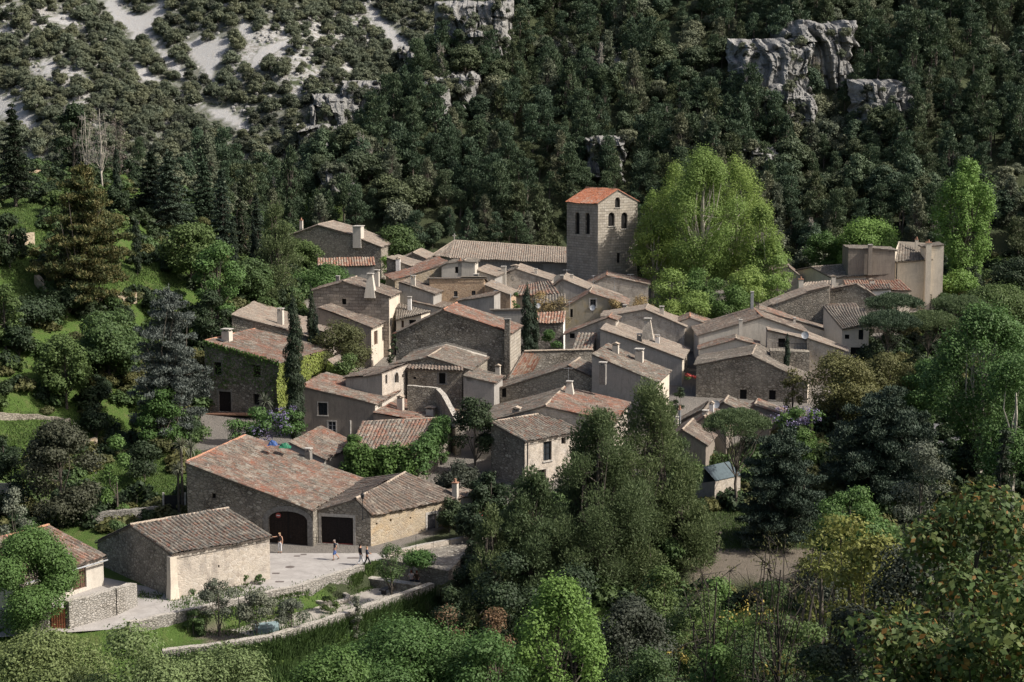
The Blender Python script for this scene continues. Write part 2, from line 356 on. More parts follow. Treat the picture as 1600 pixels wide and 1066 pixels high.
M['grassb'] = foliage('grass_blades', (.045, .095, .014), (.085, .16, .025), (.065, .12, .025), trans=.2)
M['deadneedle'] = foliage('bare_twigs', (.17, .15, .15), (.27, .245, .24), trans=0)
M['bark'] = plain('bark', (.10, .085, .07), var=.4, sc=5)
M['bark_pale'] = plain('pale_bark', (.34, .31, .26), var=.4, sc=3)
M['bark_dark'] = plain('dark_bark', (.045, .038, .032), var=.4, sc=5)
# limestone
def rockmat(name, a, b, dark):
    t = NT(name); p = t.pos()
    st = t('ShaderNodeMapping', {'Vector': p, 'Scale': (1, 1, .35)}).outputs[0]
    n1 = t.noise(st, .35, 8, .7); n2 = t.noise(p, 2.2, 6, .7)
    c = t.mix(t.range(n1, .35, .65), a, b); c = t.mix(t.range(n2, .52, .7, 0, .8), c, dark)
    t.color(c); t.bump(t.math('ADD', n1, n2), .8, .5); return t.m
M['rock'] = rockmat('limestone', (0.173, 0.169, 0.162), (0.306, 0.301, 0.286), (0.056, 0.053, 0.049))
# ------------------------------------------------------------------ building kit
UP = Vector((0, 0, 1))
class Frame:
    """vertical plane through pixel (px,py) at depth Y; w points away from the viewer, v along the wall to the right"""
    def __init__(s, px, py, Y, far=None, yaw=None):
        s.o = V(px, py, Y)
        if far is not None:
            q = G(far[0], far[1], s.o.z); s.w = Vector((q.x-s.o.x, q.y-s.o.y, 0)); s.L = s.w.length; s.w.normalize()
            if s.w.y < 0: s.w = -s.w
        else:
            s.w = Vector((math.sin(R(yaw)), math.cos(R(yaw)), 0)); s.L = None
        s.v = Vector((s.w.y, -s.w.x, 0))
    def at(s, px, py, d=0.):
        r = ray(px, py); t = ((s.o-CAM).dot(s.w)+d)/r.dot(s.w); return CAM+r*t

def roof_patch(TL, TR, BR, BL, seed, over=.3, side=.12, fine=True, sag=.07, pitch=.34):
    """canal-tile surface; TL-TR is the upper edge, BL-BR the eave"""
    r = np.random.RandomState(seed)
    A = [np.array(p, float) for p in (TL, TR, BR, BL)]
    TL, TR, BR, BL = A
    dl = BL-TL; dr = BR-TR; ll = np.linalg.norm(dl); lr = np.linalg.norm(dr)
    BL = BL+dl/max(ll, .1)*over; BR = BR+dr/max(lr, .1)*over
    for a, b in ((0, 1), (3, 2)):
        pass
    eT = TR-TL; eB = BR-BL; lT = np.linalg.norm(eT); lB = np.linalg.norm(eB)
    if lT > .3: TL = TL-eT/lT*side; TR = TR+eT/lT*side
    if lB > .3: BL = BL-eB/lB*side; BR = BR+eB/lB*side
    nch = max(2, int(round(max(lT, lB*.75)/pitch))); nr = max(2, int(round((ll+lr)/2/.42)))
    nrm = np.cross(eB if lB > lT else eT, (dl+dr)); nrm = nrm/np.linalg.norm(nrm)
    if nrm[2] < 0: nrm = -nrm
    prof = [0., .8, 1., .8] if fine else [0., 1.]
    k = len(prof); ns = nch*k+1
    s = np.arange(ns)/(ns-1)
    ch = np.minimum(np.arange(ns)//k, nch-1); hp = np.array([prof[i % k] for i in range(ns)])
    tl = []; tr_ = []; rise = []
    for i in range(nr):
        tl += [i/nr, (i+1)/nr]; tr_ += [i, i]; rise += [0., 1.]
    tl = np.array(tl); rows = np.array(tr_); rise = np.array(rise)
    S, T = np.meshgrid(s, tl)
    P = (TL[None, None]*(1-S)[..., None]+TR[None, None]*S[..., None])*(1-T)[..., None]+(BL[None, None]*(1-S)[..., None]+BR[None, None]*S[..., None])*T[..., None]
    jit = r.uniform(-1, 1, (nr, nch)); lat = r.uniform(-1, 1, (nr, nch))
    J = jit[rows][:, ch]; LA = lat[rows][:, ch]
    colj = r.uniform(-1, 1, nch)[ch][None, :]
    h = hp[None, :]*.105+rise[:, None]*.018*(hp[None, :]*.7+.3)+J*.014*(hp[None, :] > .1)+colj*.012
    sg = -sag*np.sin(np.pi*S)*np.sin(np.pi*T)*(lB/8+ll/8) + .07*np.sin(S*lB*.7+seed)*np.sin(T*ll*.6+seed*2) + .03*np.sin(S*lB*2.3+seed*3)
    P = P+nrm*(h+sg+.02)[..., None]
    u = eB/max(lB, .1) if lB > .3 else eT/lT
    P = P+u*(LA*.018*(hp[None, :] > .1))[..., None]
    dn = ((dl+dr)/2)/max((ll+lr)/2, .1); last = (rows == nr-1) & (rise > .5)
    P = P+dn*((last[:, None]*r.uniform(-.05, .09, nch)[ch][None, :]))[..., None]
    verts = P.reshape(-1, 3); nt = len(tl)
    i = np.arange(nt-1)[:, None]*ns+np.arange(ns-1)[None, :]
    F = np.stack([i, i+ns, i+ns+1, i+1], -1).reshape(-1, 4)
    if np.cross(dl+dr, eB if lB > lT else eT)[2] < 0: F = F[:, ::-1]
    # uv: u counts half channels, v counts rows; shift per patch so colours differ
    U = (np.arange(ns)/k)[None, :]*np.ones((nt, 1)) + .12 + seed*17
    W = (rows+.25+.5*rise)[:, None]*np.ones((1, ns)) + seed*5
    uv = np.stack([U, W], -1).reshape(-1, 2)
    return verts, F, uv, (TL, TR, BR, BL, nrm)

class House:
    n = 0
    def __init__(s, name, label, cat='house', group='stone houses of the village', wall='rubble', roof='r_mix2', ridge='ridge', fine=True):
        House.n += 1; s.seed = House.n*3
        s.name, s.label, s.cat, s.group = name, label, cat, group
        s.wallm, s.roofm, s.ridgem, s.fine = wall, roof, ridge, fine
        s.walls = []; s.roofs = []; s.ridges = []; s.ops = []; s.extra = []; s.allp = []
    # a wall: top polyline (left->right seen from outside), vertical down to zb
    def wall(s, tops, zb=None, ops=(), mat=None):
        tops = [Vector(p) for p in tops]; s.allp += tops
        if zb is None: zb = min(H(p.x, p.y) for p in tops)-1.2
        s.walls.append((tops, zb, list(ops), mat or s.wallm))
    def gable(s, F, prof, L=None, back=True, side=True, ops=(), rops=(), lops=(), roofm=None, zb=None, drop=0., wallm=None, rwallm=None, lw=True, over=.3, ridge=True, side_o=.12):
        """front wall = prof (pixels) on plane F, pushed back by L along w"""
        if L is None: L = F.L
        P = [F.at(*p) for p in prof]; Q = [p+F.w*L-UP*drop for p in P]
        s.wall([p-UP*.05 for p in P], zb, ops, wallm)
        s.wall([P[-1]-UP*.05, Q[-1]-UP*.05], zb, rops, rwallm or wallm)  # where set: paler material for the sunlit side, light put into colour
        if lw: s.wall([Q[0]-UP*.05, P[0]-UP*.05], zb, lops, wallm)
        if back: s.wall([q-UP*.05 for q in Q[::-1]], zb, (), wallm)
        # merge profile segments into slopes
        for a, b in zip(range(len(P)-1), range(1, len(P))):
            up, lo = (a, b) if P[a].z > P[b].z else (b, a)
            last = (lo == 0 or lo == len(P)-1)
            s.roof([P[up], Q[up], Q[lo], P[lo]], roofm, over if last else 0., side_o)
        if ridge:
            k = max(range(len(P)), key=lambda i: P[i].z)
            if 0 < k < len(P)-1: s.ridges.append([P[k]-F.w*.1, Q[k]+F.w*.1])
        return P, Q
    def eave(s, F, eL, eR, rL, rR, W, ops=(), lops=(), rops=(), roofm=None, back=True, zb=None, rwallm=None, over=.3, wallm=None):
        a = F.at(*eL); b = F.at(*eR); c = F.at(*rR, W); d = F.at(*rL, W)
        s.wall([a-UP*.05, b-UP*.05], zb, ops, wallm)
        s.roof([d, c, b, a], roofm, over)
        if back:
            a2 = a+(d-a)*2; a2.z = a.z; b2 = b+(c-b)*2; b2.z = b.z
            s.wall([a2-UP*.05, d-UP*.05, a-UP*.05], zb, lops, wallm); s.wall([b-UP*.05, c-UP*.05, b2-UP*.05], zb, rops, rwallm or wallm)
            s.wall([b2-UP*.05, a2-UP*.05], zb, (), wallm); s.roof([c, d, a2, b2], roofm, over)
            s.ridges.append([d, c])
        else:
            s.wall([d-UP*.05, a-UP*.05], zb, lops, wallm); s.wall([b-UP*.05, c-UP*.05], zb, rops, rwallm or wallm); s.wall([c-UP*.05, d-UP*.05], zb, (), wallm)
        return a, b, c, d
    def roof(s, q, m=None, over=.3, side=.12):
        q = [Vector(p) for p in q]; s.roofs.append((q, m or s.roofm, over, side)); s.allp += q
    def on_roof(s, px, py):
        r = ray(px, py); best = None
        for q, *_ in s.roofs:
            for tri in ((q[0], q[1], q[2]), (q[0], q[2], q[3])):
                n = (tri[1]-tri[0]).cross(tri[2]-tri[0])
                if abs(n.dot(r)) < 1e-9: continue
                t = (tri[0]-CAM).dot(n)/r.dot(n); p = CAM+r*t
                # inside test with margin
                c = (tri[0]+tri[1]+tri[2])/3; ok = True
                for k in range(3):
                    e = tri[(k+1) % 3]-tri[k]; m = n.cross(e); m.normalize()
                    if (p-tri[k]).dot(m) < -.6: ok = False
                if ok and (best is None or t < best[0]): best = (t, p)
        return best[1] if best else None
    def chimney(s, px, pb, pt, w, kind='slab', m='plaster', yaw=15, Y=None, depth=None):
        s.extra.append(('chimney', px, pb, pt, w, kind, m, yaw, Y, depth))
    def finish(s):
        xs = sum((p for p in s.allp), Vector())/len(s.allp)
        base = Vector((xs.x, xs.y, H(xs.x, xs.y)))
        e = s.e = empty(s.name, base); tag(e, s.label, s.cat, s.group)
        # walls
        mats = []; mb = MB(); wins = []
        for tops, zb, ops, mat in s.walls:
            if mat not in mats: mats.append(mat)
            mi = mats.index(mat)
            a, b = tops[0], tops[-1]; u = Vector((b.x-a.x, b.y-a.y, 0)); Lw = u.length
            if Lw < .05: continue
            u.normalize(); nrm = Vector((u.y, -u.x, 0))
            to2 = lambda p, a=a, u=u: ((p-a).dot(u), p.z); to3 = lambda q, a=a, u=u: Vector((a.x+u.x*q[0], a.y+u.y*q[0], q[1]))
            outer = [(0, zb)]+[(Lw, zb)]+[to2(p) for p in tops[::-1]]
            holes = []
            for op in ops:
                kind, x0, y0, x1, y1 = op[:5]; opt = op[5] if len(op) > 5 else {}
                def hit(px, py):
                    r = ray(px, py); t = (a-CAM).dot(nrm)/r.dot(nrm); return to2(CAM+r*t)
                xm, ym = (x0+x1)/2, (y0+y1)/2
                ua, ub = sorted((hit(x0, ym)[0], hit(x1, ym)[0])); za, zc = hit(xm, y1)[1], hit(xm, y0)[1]
                ua = max(ua, .08); ub = min(ub, Lw-.08)
                if ub-ua < .1: continue
                if opt.get('arch'):
                    hr = (ub-ua)/2*opt['arch']; c0 = (ua+ub)/2; rr = (ub-ua)/2
                    loop = [(ua, za), (ub, za)]+[(c0+rr*math.cos(t), zc-hr+hr*math.sin(t)) for t in np.linspace(0, math.pi, 11)]
                else: loop = [(ua, za), (ub, za), (ub, zc), (ua, zc)]
                holes.append(loop); wins.append((kind, loop, to3, nrm, u, opt))
            loops = [[Vector((x, y, 0)) for x, y in outer]]+[[Vector((x, y, 0)) for x, y in h[::-1]] for h in holes]
            flat = [p for l in loops for p in l]
            for tri in tessellate_polygon(loops):
                p2 = [(flat[i].x, flat[i].y) for i in tri]
                if (p2[1][0]-p2[0][0])*(p2[2][1]-p2[0][1])-(p2[2][0]-p2[0][0])*(p2[1][1]-p2[0][1]) < 0: p2 = p2[::-1]
                off = a.x*.7+a.y
                mb.face([to3(q) for q in p2], [(q[0]+off, q[1]) for q in p2], mi)
            for h in holes:
                for i in range(len(h)):
                    p, q = h[i], h[(i+1) % len(h)]
                    P, Q = to3(p), to3(q); mb.face([P, Q, Q-nrm*.28, P-nrm*.28], [(p[0], p[1]), (q[0], q[1]), (q[0]+.1, q[1]+.2), (p[0]+.1, p[1]+.2)], mi)
        if mb.v: mb.build('wall', [M[x] for x in mats], e)
        for w_ in wins: s.window(*w_)
        # roofs
        mats = []; vs = []; fs = []; uvs = []; ms = []; n = 0; ub = MB()
        for i, (q, m, over, side) in enumerate(s.roofs):
            if m not in mats: mats.append(m)
            v, f, uv, (TL, TR, BR, BL, nr) = roof_patch(*q, seed=s.seed+i, over=over, side=side, fine=s.fine)
            vs.append(v); fs.append(f+n); uvs.append(uv); ms.append(np.full(len(f), mats.index(m))); n += len(v)
            t = nr*.12; b = nr*.0
            c = [Vector(p-t*1.) for p in (TL, TR, BR, BL)]; d = [Vector(p-nr*.02) for p in (TL, TR, BR, BL)]
            for k in range(4):
                ub.face([c[k], c[(k+1) % 4], d[(k+1) % 4], d[k]])
        if vs:
            me = npmesh('roof', np.concatenate(vs), np.concatenate(fs), [M[x] for x in mats], np.concatenate(uvs), mi=np.concatenate(ms))
            ro = link('roof', me, e, world=True); rb = ub.build('roof_board', M['under'], ro)
            rb.matrix_parent_inverse = Matrix.Translation(base).inverted(); rb.matrix_parent_inverse = (ro.matrix_parent_inverse.copy())
            rb.matrix_parent_inverse = Matrix.Identity(4); rb.location = (0, 0, 0)
            s.ro = ro
        if s.ridges:
            mb = MB(); rr = random.Random(s.seed)
            for pts in s.ridges:
                for a, b in zip(pts[:-1], pts[1:]):
                    a = Vector(a); b = Vector(b); n = max(1, int((b-a).length/.42)); d = (b-a)/n
                    side = d.cross(UP).normalized(); nn = side.cross(d).normalized()
                    for k in range(n):
                        p = a+d*k; q = a+d*(k+1.08); h = .04+rr.uniform(-.012, .012); ra = .13
                        sec = [(math.cos(t), math.sin(t)) for t in (0-.3, .6, 1.2, 1.94, 2.54, math.pi+.3)]
                        for (c0, s0), (c1, s1) in zip(sec[:-1], sec[1:]):
                            mb.face([p+side*c0*ra+nn*(s0*ra*.8+h), p+side*c1*ra+nn*(s1*ra*.8+h), q+side*c1*ra*.9+nn*(s1*ra*.75+h), q+side*c0*ra*.9+nn*(s0*ra*.75+h)], [(k+.2, 0)]*4)
            mb.build('ridge_tiles', M[s.ridgem], e)
        for x in s.extra:
            if x[0] == 'chimney': s.mkchimney(*x[1:])
        return s
    def mkchimney(s, px, pb, pt, w, kind, m, yaw, Y, depth):
        p = V(px, pb, Y) if Y else (s.on_roof(px, pb) or V(px, pb, s.allp[0].y))
        k = p.y/FPX; hw = w*k/2*.93; h = (pb-pt)*k
        u = Vector((math.cos(R(yaw)), -math.sin(R(yaw)), 0)); v = Vector((u.y, -u.x, 0))*-1
        dp = depth if depth else max(.22, min(hw, .45))
        mb = MB(); top = p.z+h; hh = (h+1.4)/2
        capk = .07
        body_top = top-(.32 if kind in ('slab', 'tile') else .08)
        z0 = p.z-1.4
        if kind == 'flare':
            c0 = Vector((p.x, p.y, p.z-.8)); c1 = Vector((p.x, p.y, body_top))
            lo = [c0+u*i*hw*1.9+v*j*dp*1.6 for i, j in ((-1, -1), (1, -1), (1, 1), (-1, 1))]; hi = [c1+u*i*hw*.8+v*j*dp*.8 for i, j in ((-1, -1), (1, -1), (1, 1), (-1, 1))]
            for q in range(4): mb.face([lo[q], lo[(q+1) % 4], hi[(q+1) % 4], hi[q]])
            mb.face(hi)
        else:
            mb.box((p.x, p.y, (z0+body_top)/2), u*hw, v*dp, UP*(body_top-z0)/2)
        c = mb.build('chimney', M[m], s.e)
        cb = MB()
        if kind == 'slab':
            for i in (-1, 1):
                for j in (-1, 1): cb.box(Vector((p.x, p.y, body_top+.11))+u*i*hw*.72+v*j*dp*.72, u*.05, v*.05, UP*.11)
            cb.box((p.x, p.y, body_top+.26), u*hw*1.2, v*dp*1.2, UP*.045)
        elif kind == 'tile':
            for i in (-1, 1): cb.box(Vector((p.x, p.y, body_top+.09))+u*i*hw*.75, u*.05, v*dp*.9, UP*.09)
            t = Vector((p.x, p.y, body_top+.36)); e0 = u*hw*1.35; d0 = v*dp*1.2
            cb.face([t-d0, t+d0, t+d0+e0-UP*.18, t-d0+e0-UP*.18]); cb.face([t+d0, t-d0, t-d0-e0-UP*.18, t+d0-e0-UP*.18])
            cb.face([t-d0, t-d0+e0-UP*.18, t-d0-e0-UP*.18]); cb.face([t+d0, t+d0-e0-UP*.18, t+d0+e0-UP*.18])
        elif kind == 'pot':
            cb.box((p.x, p.y, body_top+.05), u*hw*1.15, v*dp*1.15, UP*.05)
            cb.tube([(p.x, p.y, body_top+.05), (p.x, p.y, body_top+.42)], [.13, .10], 8)
        else:
            cb.box((p.x, p.y, body_top+.05), u*hw*1.15, v*dp*1.15, UP*.05)
        cc = cb.build('chimney_cap', M['terracotta'] if kind == 'pot' else M['ridge'] if kind == 'tile' else M['dress'], c)
        cc.matrix_parent_inverse = Matrix.Identity(4)
    def window(s, kind, loop, to3, nrm, u, opt):
        us = [q[0] for q in loop]; zs = [q[1] for q in loop]; u0, u1, z0, z1 = min(us), max(us), min(zs), max(zs); W = u1-u0; Hh = z1-z0
        def poly(mb, lp, d, mi=0): mb.face([to3(q)-nrm*d for q in lp], [(q[0], q[1]) for q in lp], mi)
        def bar(mb, a0, b0, a1, b1, d, th, mi=0):
            c = (to3((a0, b0))+to3((a1, b1)))/2-nrm*d
            mb.box(c, u*(a1-a0)/2, nrm*-th, UP*(b1-b0)/2, mi)
        e = s.e
        if kind in ('window', 'hole', 'belfry'):
            mb = MB(); poly(mb, loop, .22 if kind == 'window' else .27)
            nm = 'window'
            w = mb.build(nm, M['glass' if kind == 'window' else 'hole'], e)
            if kind == 'window' and not opt.get('arch'):
                f = MB(); t = .05
                bar(f, u0, z0, u1, z0+t, .19, .02); bar(f, u0, z1-t, u1, z1, .19, .02)
                bar(f, u0, z0+t, u0+t, z1-t, .19, .02); bar(f, u1-t, z0+t, u1, z1-t, .19, .02)
                bar(f, (u0+u1)/2-.03, z0+t, (u0+u1)/2+.03, z1-t, .19, .022)
                for q in (.36, .68): bar(f, u0+t, z0+Hh*q-.015, u1-t, z0+Hh*q+.015, .19, .018)
                fr = f.build('frame', M[opt.get('frame', 'wood_grey')], w); fr.matrix_parent_inverse = Matrix.Identity(4)
        elif kind in ('shutter', 'door', 'gate'):
            col = opt.get('col', 'wood_brown'); mb = MB()
            poly(mb, loop, .16)
            d = mb.build({'shutter': 'shutter', 'door': 'door', 'gate': 'barn_door'}[kind], M[col], e)
            f = MB(); n = max(2, int(W/.22))
            for k in range(1, n):
                x = u0+W*k/n; zt = z1 if not opt.get('arch') else z1-(W/2*opt['arch'])*(1-math.sqrt(max(0, 1-((x-(u0+u1)/2)/(W/2))**2)))-.03
                bar(f, x-.012, z0+.03, x+.012, zt-.03, .152, .008)
            if kind == 'gate': bar(f, (u0+u1)/2-.03, z0+.02, (u0+u1)/2+.03, z1-.06, .145, .02)
            fr = f.build('plank_strip', M['hole'], d); fr.matrix_parent_inverse = Matrix.Identity(4)
            if opt.get('red'):
                g = MB(); bar(g, u0+.04, z0+.03, u1-.04, z0+Hh*opt['red'], .135, .02); k = g.build('kick_panel', M['paint_red'], d); k.matrix_parent_inverse = Matrix.Identity(4)
            if kind != 'shutter':
                g = MB(); x = u0+W*(.85 if kind == 'door' else .55); g.box(to3((x, z0+1.0))-nrm*.10, u*.03, nrm*.03, UP*.09); k = g.build('handle', M['metal'], d); k.matrix_parent_inverse = Matrix.Identity(4)
        elif kind == 'open_shutters':
            mb = MB(); poly(mb, loop, .22); w = mb.build('window', M['glass'], e)
            f = MB(); bar(f, (u0+u1)/2-.025, z0, (u0+u1)/2+.025, z1, .19, .02); fr = f.build('frame', M['paint_white'], w); fr.matrix_parent_inverse = Matrix.Identity(4)
            for sd in (-1, 1):
                g = MB(); ww = W*.5; x0 = u0-ww if sd < 0 else u1; bar(g, x0, z0, x0+ww, z1, -.05, .02)
                for q in np.arange(z0+.15, z1-.1, .14): bar(g, x0+.05, q, x0+ww-.05, q+.05, -.075, .008)
                g.build('shutter', M[opt.get('col', 'wood_brown')], e)
        if opt.get('sur'):
            mb = MB(); t = opt.get('t', .16)
            if opt.get('arch'):
                inner = loop[1:]+[loop[0]]; inner = loop[2:]  # arc
                c0 = (u0+u1)/2; rr = W/2; hr = rr*opt['arch']; zc = z1-hr
                n = 13; arc = np.linspace(0, math.pi, n)
                for k in range(n-1):
                    a0, a1 = arc[k]+.006, arc[k+1]-.006
                    q = [(c0+rr*math.cos(a0), zc+hr*math.sin(a0)), (c0+(rr+t)*math.cos(a0), zc+(hr+t)*math.sin(a0)), (c0+(rr+t)*math.cos(a1), zc+(hr+t)*math.sin(a1)), (c0+rr*math.cos(a1), zc+hr*math.sin(a1))]
                    poly(mb, q, -.04)
                for sd, x in ((-1, u0-t), (1, u1)):
                    zz = z0
                    while zz < zc-.05:
                        z2 = min(zc, zz+.42); bar(mb, x, zz+.006, x+t, z2-.006, -.0, .04); zz = z2
            else:
                bar(mb, u0-t, z1, u1+t, z1+t*1.2, 0, .03); bar(mb, u0-t, z0, u0, z1, 0, .028); bar(mb, u1, z0, u1+t, z1, 0, .028)
                if kind not in ('door', 'gate'): bar(mb, u0-t*1.2, z0-.1, u1+t*1.2, z0, -.03, .06)
            mb.build('stone_surround', M[opt.get('surm', 'dress')], e)
        if opt.get('sill'):
            mb = MB(); bar(mb, u0-.1, z0-.1, u1+.1, z0-.0, -.04, .07); mb.build('sill', M['dress'], e)
# ------------------------------------------------------------------ the village, building by building
W_ = lambda *a, **k: ('window', *a, k)
Hh_ = lambda *a, **k: ('hole', *a, k)
houses = {}
# --- the small barn in the foreground
h = House('stone_barn', 'small stone barn with mossy gable roof and white buttress beside the lane', 'barn', 'barns by the square', wall='rubble', roof='r_mix2', ridge='ridge')
F = Frame(268, 865, 118, far=(421, 837))
h.gable(F, [(152, 846), (205, 820), (268, 865)], rwallm='lime', lops=(), rops=[('hole', 340.5, 883, 343, 887)])
p = F.at(268, 866); q = F.at(271, 936)
mb = MB(); zt = p.z-.15; zbm = H(p.x, p.y)-.5
c = Vector((p.x, p.y, 0))+F.v*.02
for (z0, z1, r0, r1) in ((zbm, 1.2, .42, .30), (1.2, zt, .30, .27)):
    lo = [c+(F.v*i+F.w*j)*r0+UP*z0 for i, j in ((-1, -1), (1, -1), (1, 1), (-1, 1))]; hi = [c+(F.v*i+F.w*j)*r1+UP*z1 for i, j in ((-1, -1), (1, -1), (1, 1), (-1, 1))]
    for k in range(4): mb.face([lo[k], lo[(k+1) % 4], hi[(k+1) % 4], hi[k]])
mb.face(hi)
h.finish(); mb.build('buttress', M['cream'], h.e)
# --- long barn with the arched door
h = House('stone_barn', 'long barn with sloping reddish tile roof and wide arched door facing the square', 'barn', 'barns by the square', wall='dark', roof='r_mix', ridge='ridge_red')
F = Frame(487, 796, 133, far=(565, 748))
FB1 = F
P, Q = h.gable(F, [(291, 722), (489, 797)], lw=True, over=.1, side_o=.2,
    ops=[('gate', 420, 799, 480.5, 857, dict(arch=.42, sur=True, t=.45, col='wood_dark', surm='dress_dark')), ('hole', 331, 771, 337, 779)])
h.ridges.append([P[0], Q[0]])
h.chimney(482, 718, 699, 10, 'slab', 'dress_dark', 17)
h.finish()
mb = MB(); q = F.at(434, 806)-F.w*.12+F.w*0; mb.tube([q+F.w*.01+F.w*.26, q+F.w*.235], .23, 14); o = mb.build('sign', M['paint_red'], h.e)
mb = MB(); mb.box(q+F.w*.225, F.v*.15, F.w*.008, UP*.045); o2 = mb.build('sign_bar', M['paint_white'], o); o2.matrix_parent_inverse = Matrix.Identity(4)
# --- barn with the small red-footed door
h = House('stone_barn', 'ochre stone barn with hipped tile roof, square garage door and small side door', 'barn', 'barns by the square', wall='rubble', roof='r_brown', ridge='ridge')
F = Frame(578, 802, 133.0, yaw=12)
a = F.at(491, 798); b = F.at(556, 779); c = F.at(579, 802); ze = c.z
d = G(720, 775, ze); r2 = G(633, 738.5, b.z+.75); vb = Q[-1]
h.wall([a, b, c], ops=[('gate', 502, 808, 552, 860, dict(sur=True, t=.22, col='wood_black', red=.2, surm='dress'))])
h.wall([c, d], ops=[('door', 668, 803.5, 682, 843, dict(sur=True, t=.2, col='wood_grey', red=.26)), ('hole', 609, 811, 612, 815), ('hole', 640, 808, 642.5, 811), ('hole', 692, 797, 694.5, 800.5), ('hole', 587, 817, 590, 820)], mat='ochre')  # sunny side in the lit rubble colour, shaded front stays grey
h.wall([d, r2]); h.wall([r2, vb])
h.roof([b, r2, d, c], over=.35, side=.1); h.roof([b, r2, vb, a], over=0, side=.1)
h.ridges.append([b-F.w*.1, (b+r2)/2-UP*.1, r2])
h.chimney(711.5, 772, 753, 9, 'pot', 'plaster', 20, Y=139)
h.finish(); FB2 = (F, a, b, c, d, r2)
# small lean-to continuing the ochre barn to the right
h = House('outhouse', 'low pale rendered outhouse between the ochre barn and the big pines', 'outhouse', wall='plaster', roof='r_brown')
F = Frame(722, 776, 140.2, yaw=-32)
h.gable(F, [(721, 776), (745, 774), (763, 777)], 3.2, ops=[('shutter', 746, 781, 749, 792, dict(col='paint_white'))])
h.finish()
# --- garage at far left
h = House('garage', 'low garage with orange and grey tile roof at the left edge of the photo', 'garage', 'barns by the square', wall='plaster', roof='r_mix', ridge='ridge_red')
e1 = G(161, 868, 2.35); dirw = (G(160, 867, 2.35)-G(95, 886, 2.35)); dirw.z = 0
e0 = e1-dirw*1.9; r1 = G(76, 821, 4.4); r0 = r1-dirw*1.9
h.roof([r0, r1, e1, e0], over=.3); h.wall([e0-UP*.05, e1-UP*.05], ops=[('door', 113, 884, 135, 921, dict(col='wood_brown'))]); h.wall([e1-UP*.05, r1-UP*.05]); h.wall([r1-UP*.05, r0-UP*.05]); h.wall([r0-UP*.05, e0-UP*.05])
h.ridges.append([r0, r1]); h.finish()
mb = MB(); mb.tube([e0-UP*.12+(e1-r1).normalized()*.42, e1-UP*.16+(e1-r1).normalized()*.42], .07, 8); mb.build('gutter', M['zinc'], h.e)
# --- house clad in ivy
h = House('ivy_clad_house', 'tall stone house covered in yellow-green ivy, behind the tall cypress', wall='dark', roof='r_mix', ridge='ridge_red')
F = Frame(436, 567, 170.6, far=(512, 545.5)); FI = F
PI_, QI = h.gable(F, [(319, 533), (436, 567)], side_o=.15, ops=[('hole', 334, 566, 346, 586, dict(sur=True, surm='dress_dark')), ('shutter', 395, 571, 407, 590, dict(col='wood_dark')), ('door', 342, 612, 361, 643, dict(col='wood_black', sur=True, surm='dress_dark')), ('hole', 396, 616, 405, 633)],
    rops=[('window', 496, 551, 503, 563), ('hole', 488, 579.5, 495, 596, dict(arch=1., sur=True))])
h.chimney(355, 531, 513, 14, 'slab', 'plaster', 17); h.ridges.append([PI_[0], QI[0]])
h.finish()
mb = MB(); p = h.on_roof(345, 534); n = (PI_[1]-PI_[0]).cross(QI[0]-PI_[0]).normalized(); d1 = (PI_[1]-PI_[0]).normalized()
mb.box(p+n*.16, F.w*.35, d1*.45, n*.04); mb.build('skylight', M['glass'], h.e)
mb = MB(); p0 = F.at(329, 645); p1 = F.at(400, 646); mb.box((p0+p1)/2-F.w*.6, (p1-p0)/2, F.w*.6, UP*.07); mb.build('balcony', M['terracotta'], h.e)
# --- behind the ivy house
h = House('stone_house', 'low house with long pale roof behind the ivy clad house', wall='rubble', roof='r_pale')
F = Frame(447, 516, 184, yaw=2)
h.gable(F, [(362, 491), (447, 516), (500, 531)], 13, side_o=.15)
h.chimney(438.5, 502, 481, 9.5, 'slab', 'plaster', 10, Y=187); h.finish()
h = House('outhouse', 'small pale outhouse with tiled lean-to behind the two slim cypresses', 'outhouse', wall='lime', roof='r_pale', fine=False)
F = Frame(507, 519, 184, yaw=20); h.gable(F, [(480, 512), (507, 519)], 3); h.finish()
# --- house of squared blocks with big flared chimney
h = House('stone_house', 'blocky stone house with broad flared chimney and gable above the tree-filled yard', wall='block', roof='r_brown')
F = Frame(608, 463, 197, yaw=9)
h.gable(F, [(489, 453), (536, 440), (608, 463)], 6.5, rwallm='cream', ops=[('hole', 534, 467, 541, 476)], rops=[('hole', 609, 497, 613, 510)])
h.chimney(579, 455, 427, 10, 'flare', 'plaster', 9, Y=197.6); h.chimney(589, 447, 421, 8, 'slab', 'plaster', 9); h.chimney(528, 441, 431, 6, 'plain', 'dress_dark', 9)
h.finish()
h = House('stone_house', 'lean-to house with three brown shutters on its narrow cream wall', wall='brownp', roof='r_brown')
F = Frame(580, 511, 192, far=(606, 500))
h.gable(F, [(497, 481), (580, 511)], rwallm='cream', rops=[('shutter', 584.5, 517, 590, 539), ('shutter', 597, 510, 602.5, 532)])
h.finish()
# --- upper left house
h = House('stone_house', 'grey stone house with wide gable and square chimney at upper left of the village', wall='rubble', roof='r_pale')
F = Frame(595.5, 385, 236, yaw=8)
h.gable(F, [(440, 371), (497, 351), (550, 367), (595.5, 385)], 9, side_o=.3)
h.chimney(560, 372, 353, 14, 'plain', 'plaster', 10, Y=237, depth=.9); h.chimney(471, 362, 344, 5, 'pot', 'plaster', 10); h.finish()
h = House('tiled_garden_wall', 'long grey garden wall capped with a strip of red canal tiles', 'wall', wall='grey', roof='r_stripe')
F = Frame(541, 414, 222, yaw=2); h.eave(F, (497, 415), (585, 413.5), (497, 404), (583, 402), 1.6, back=False); h.finish()
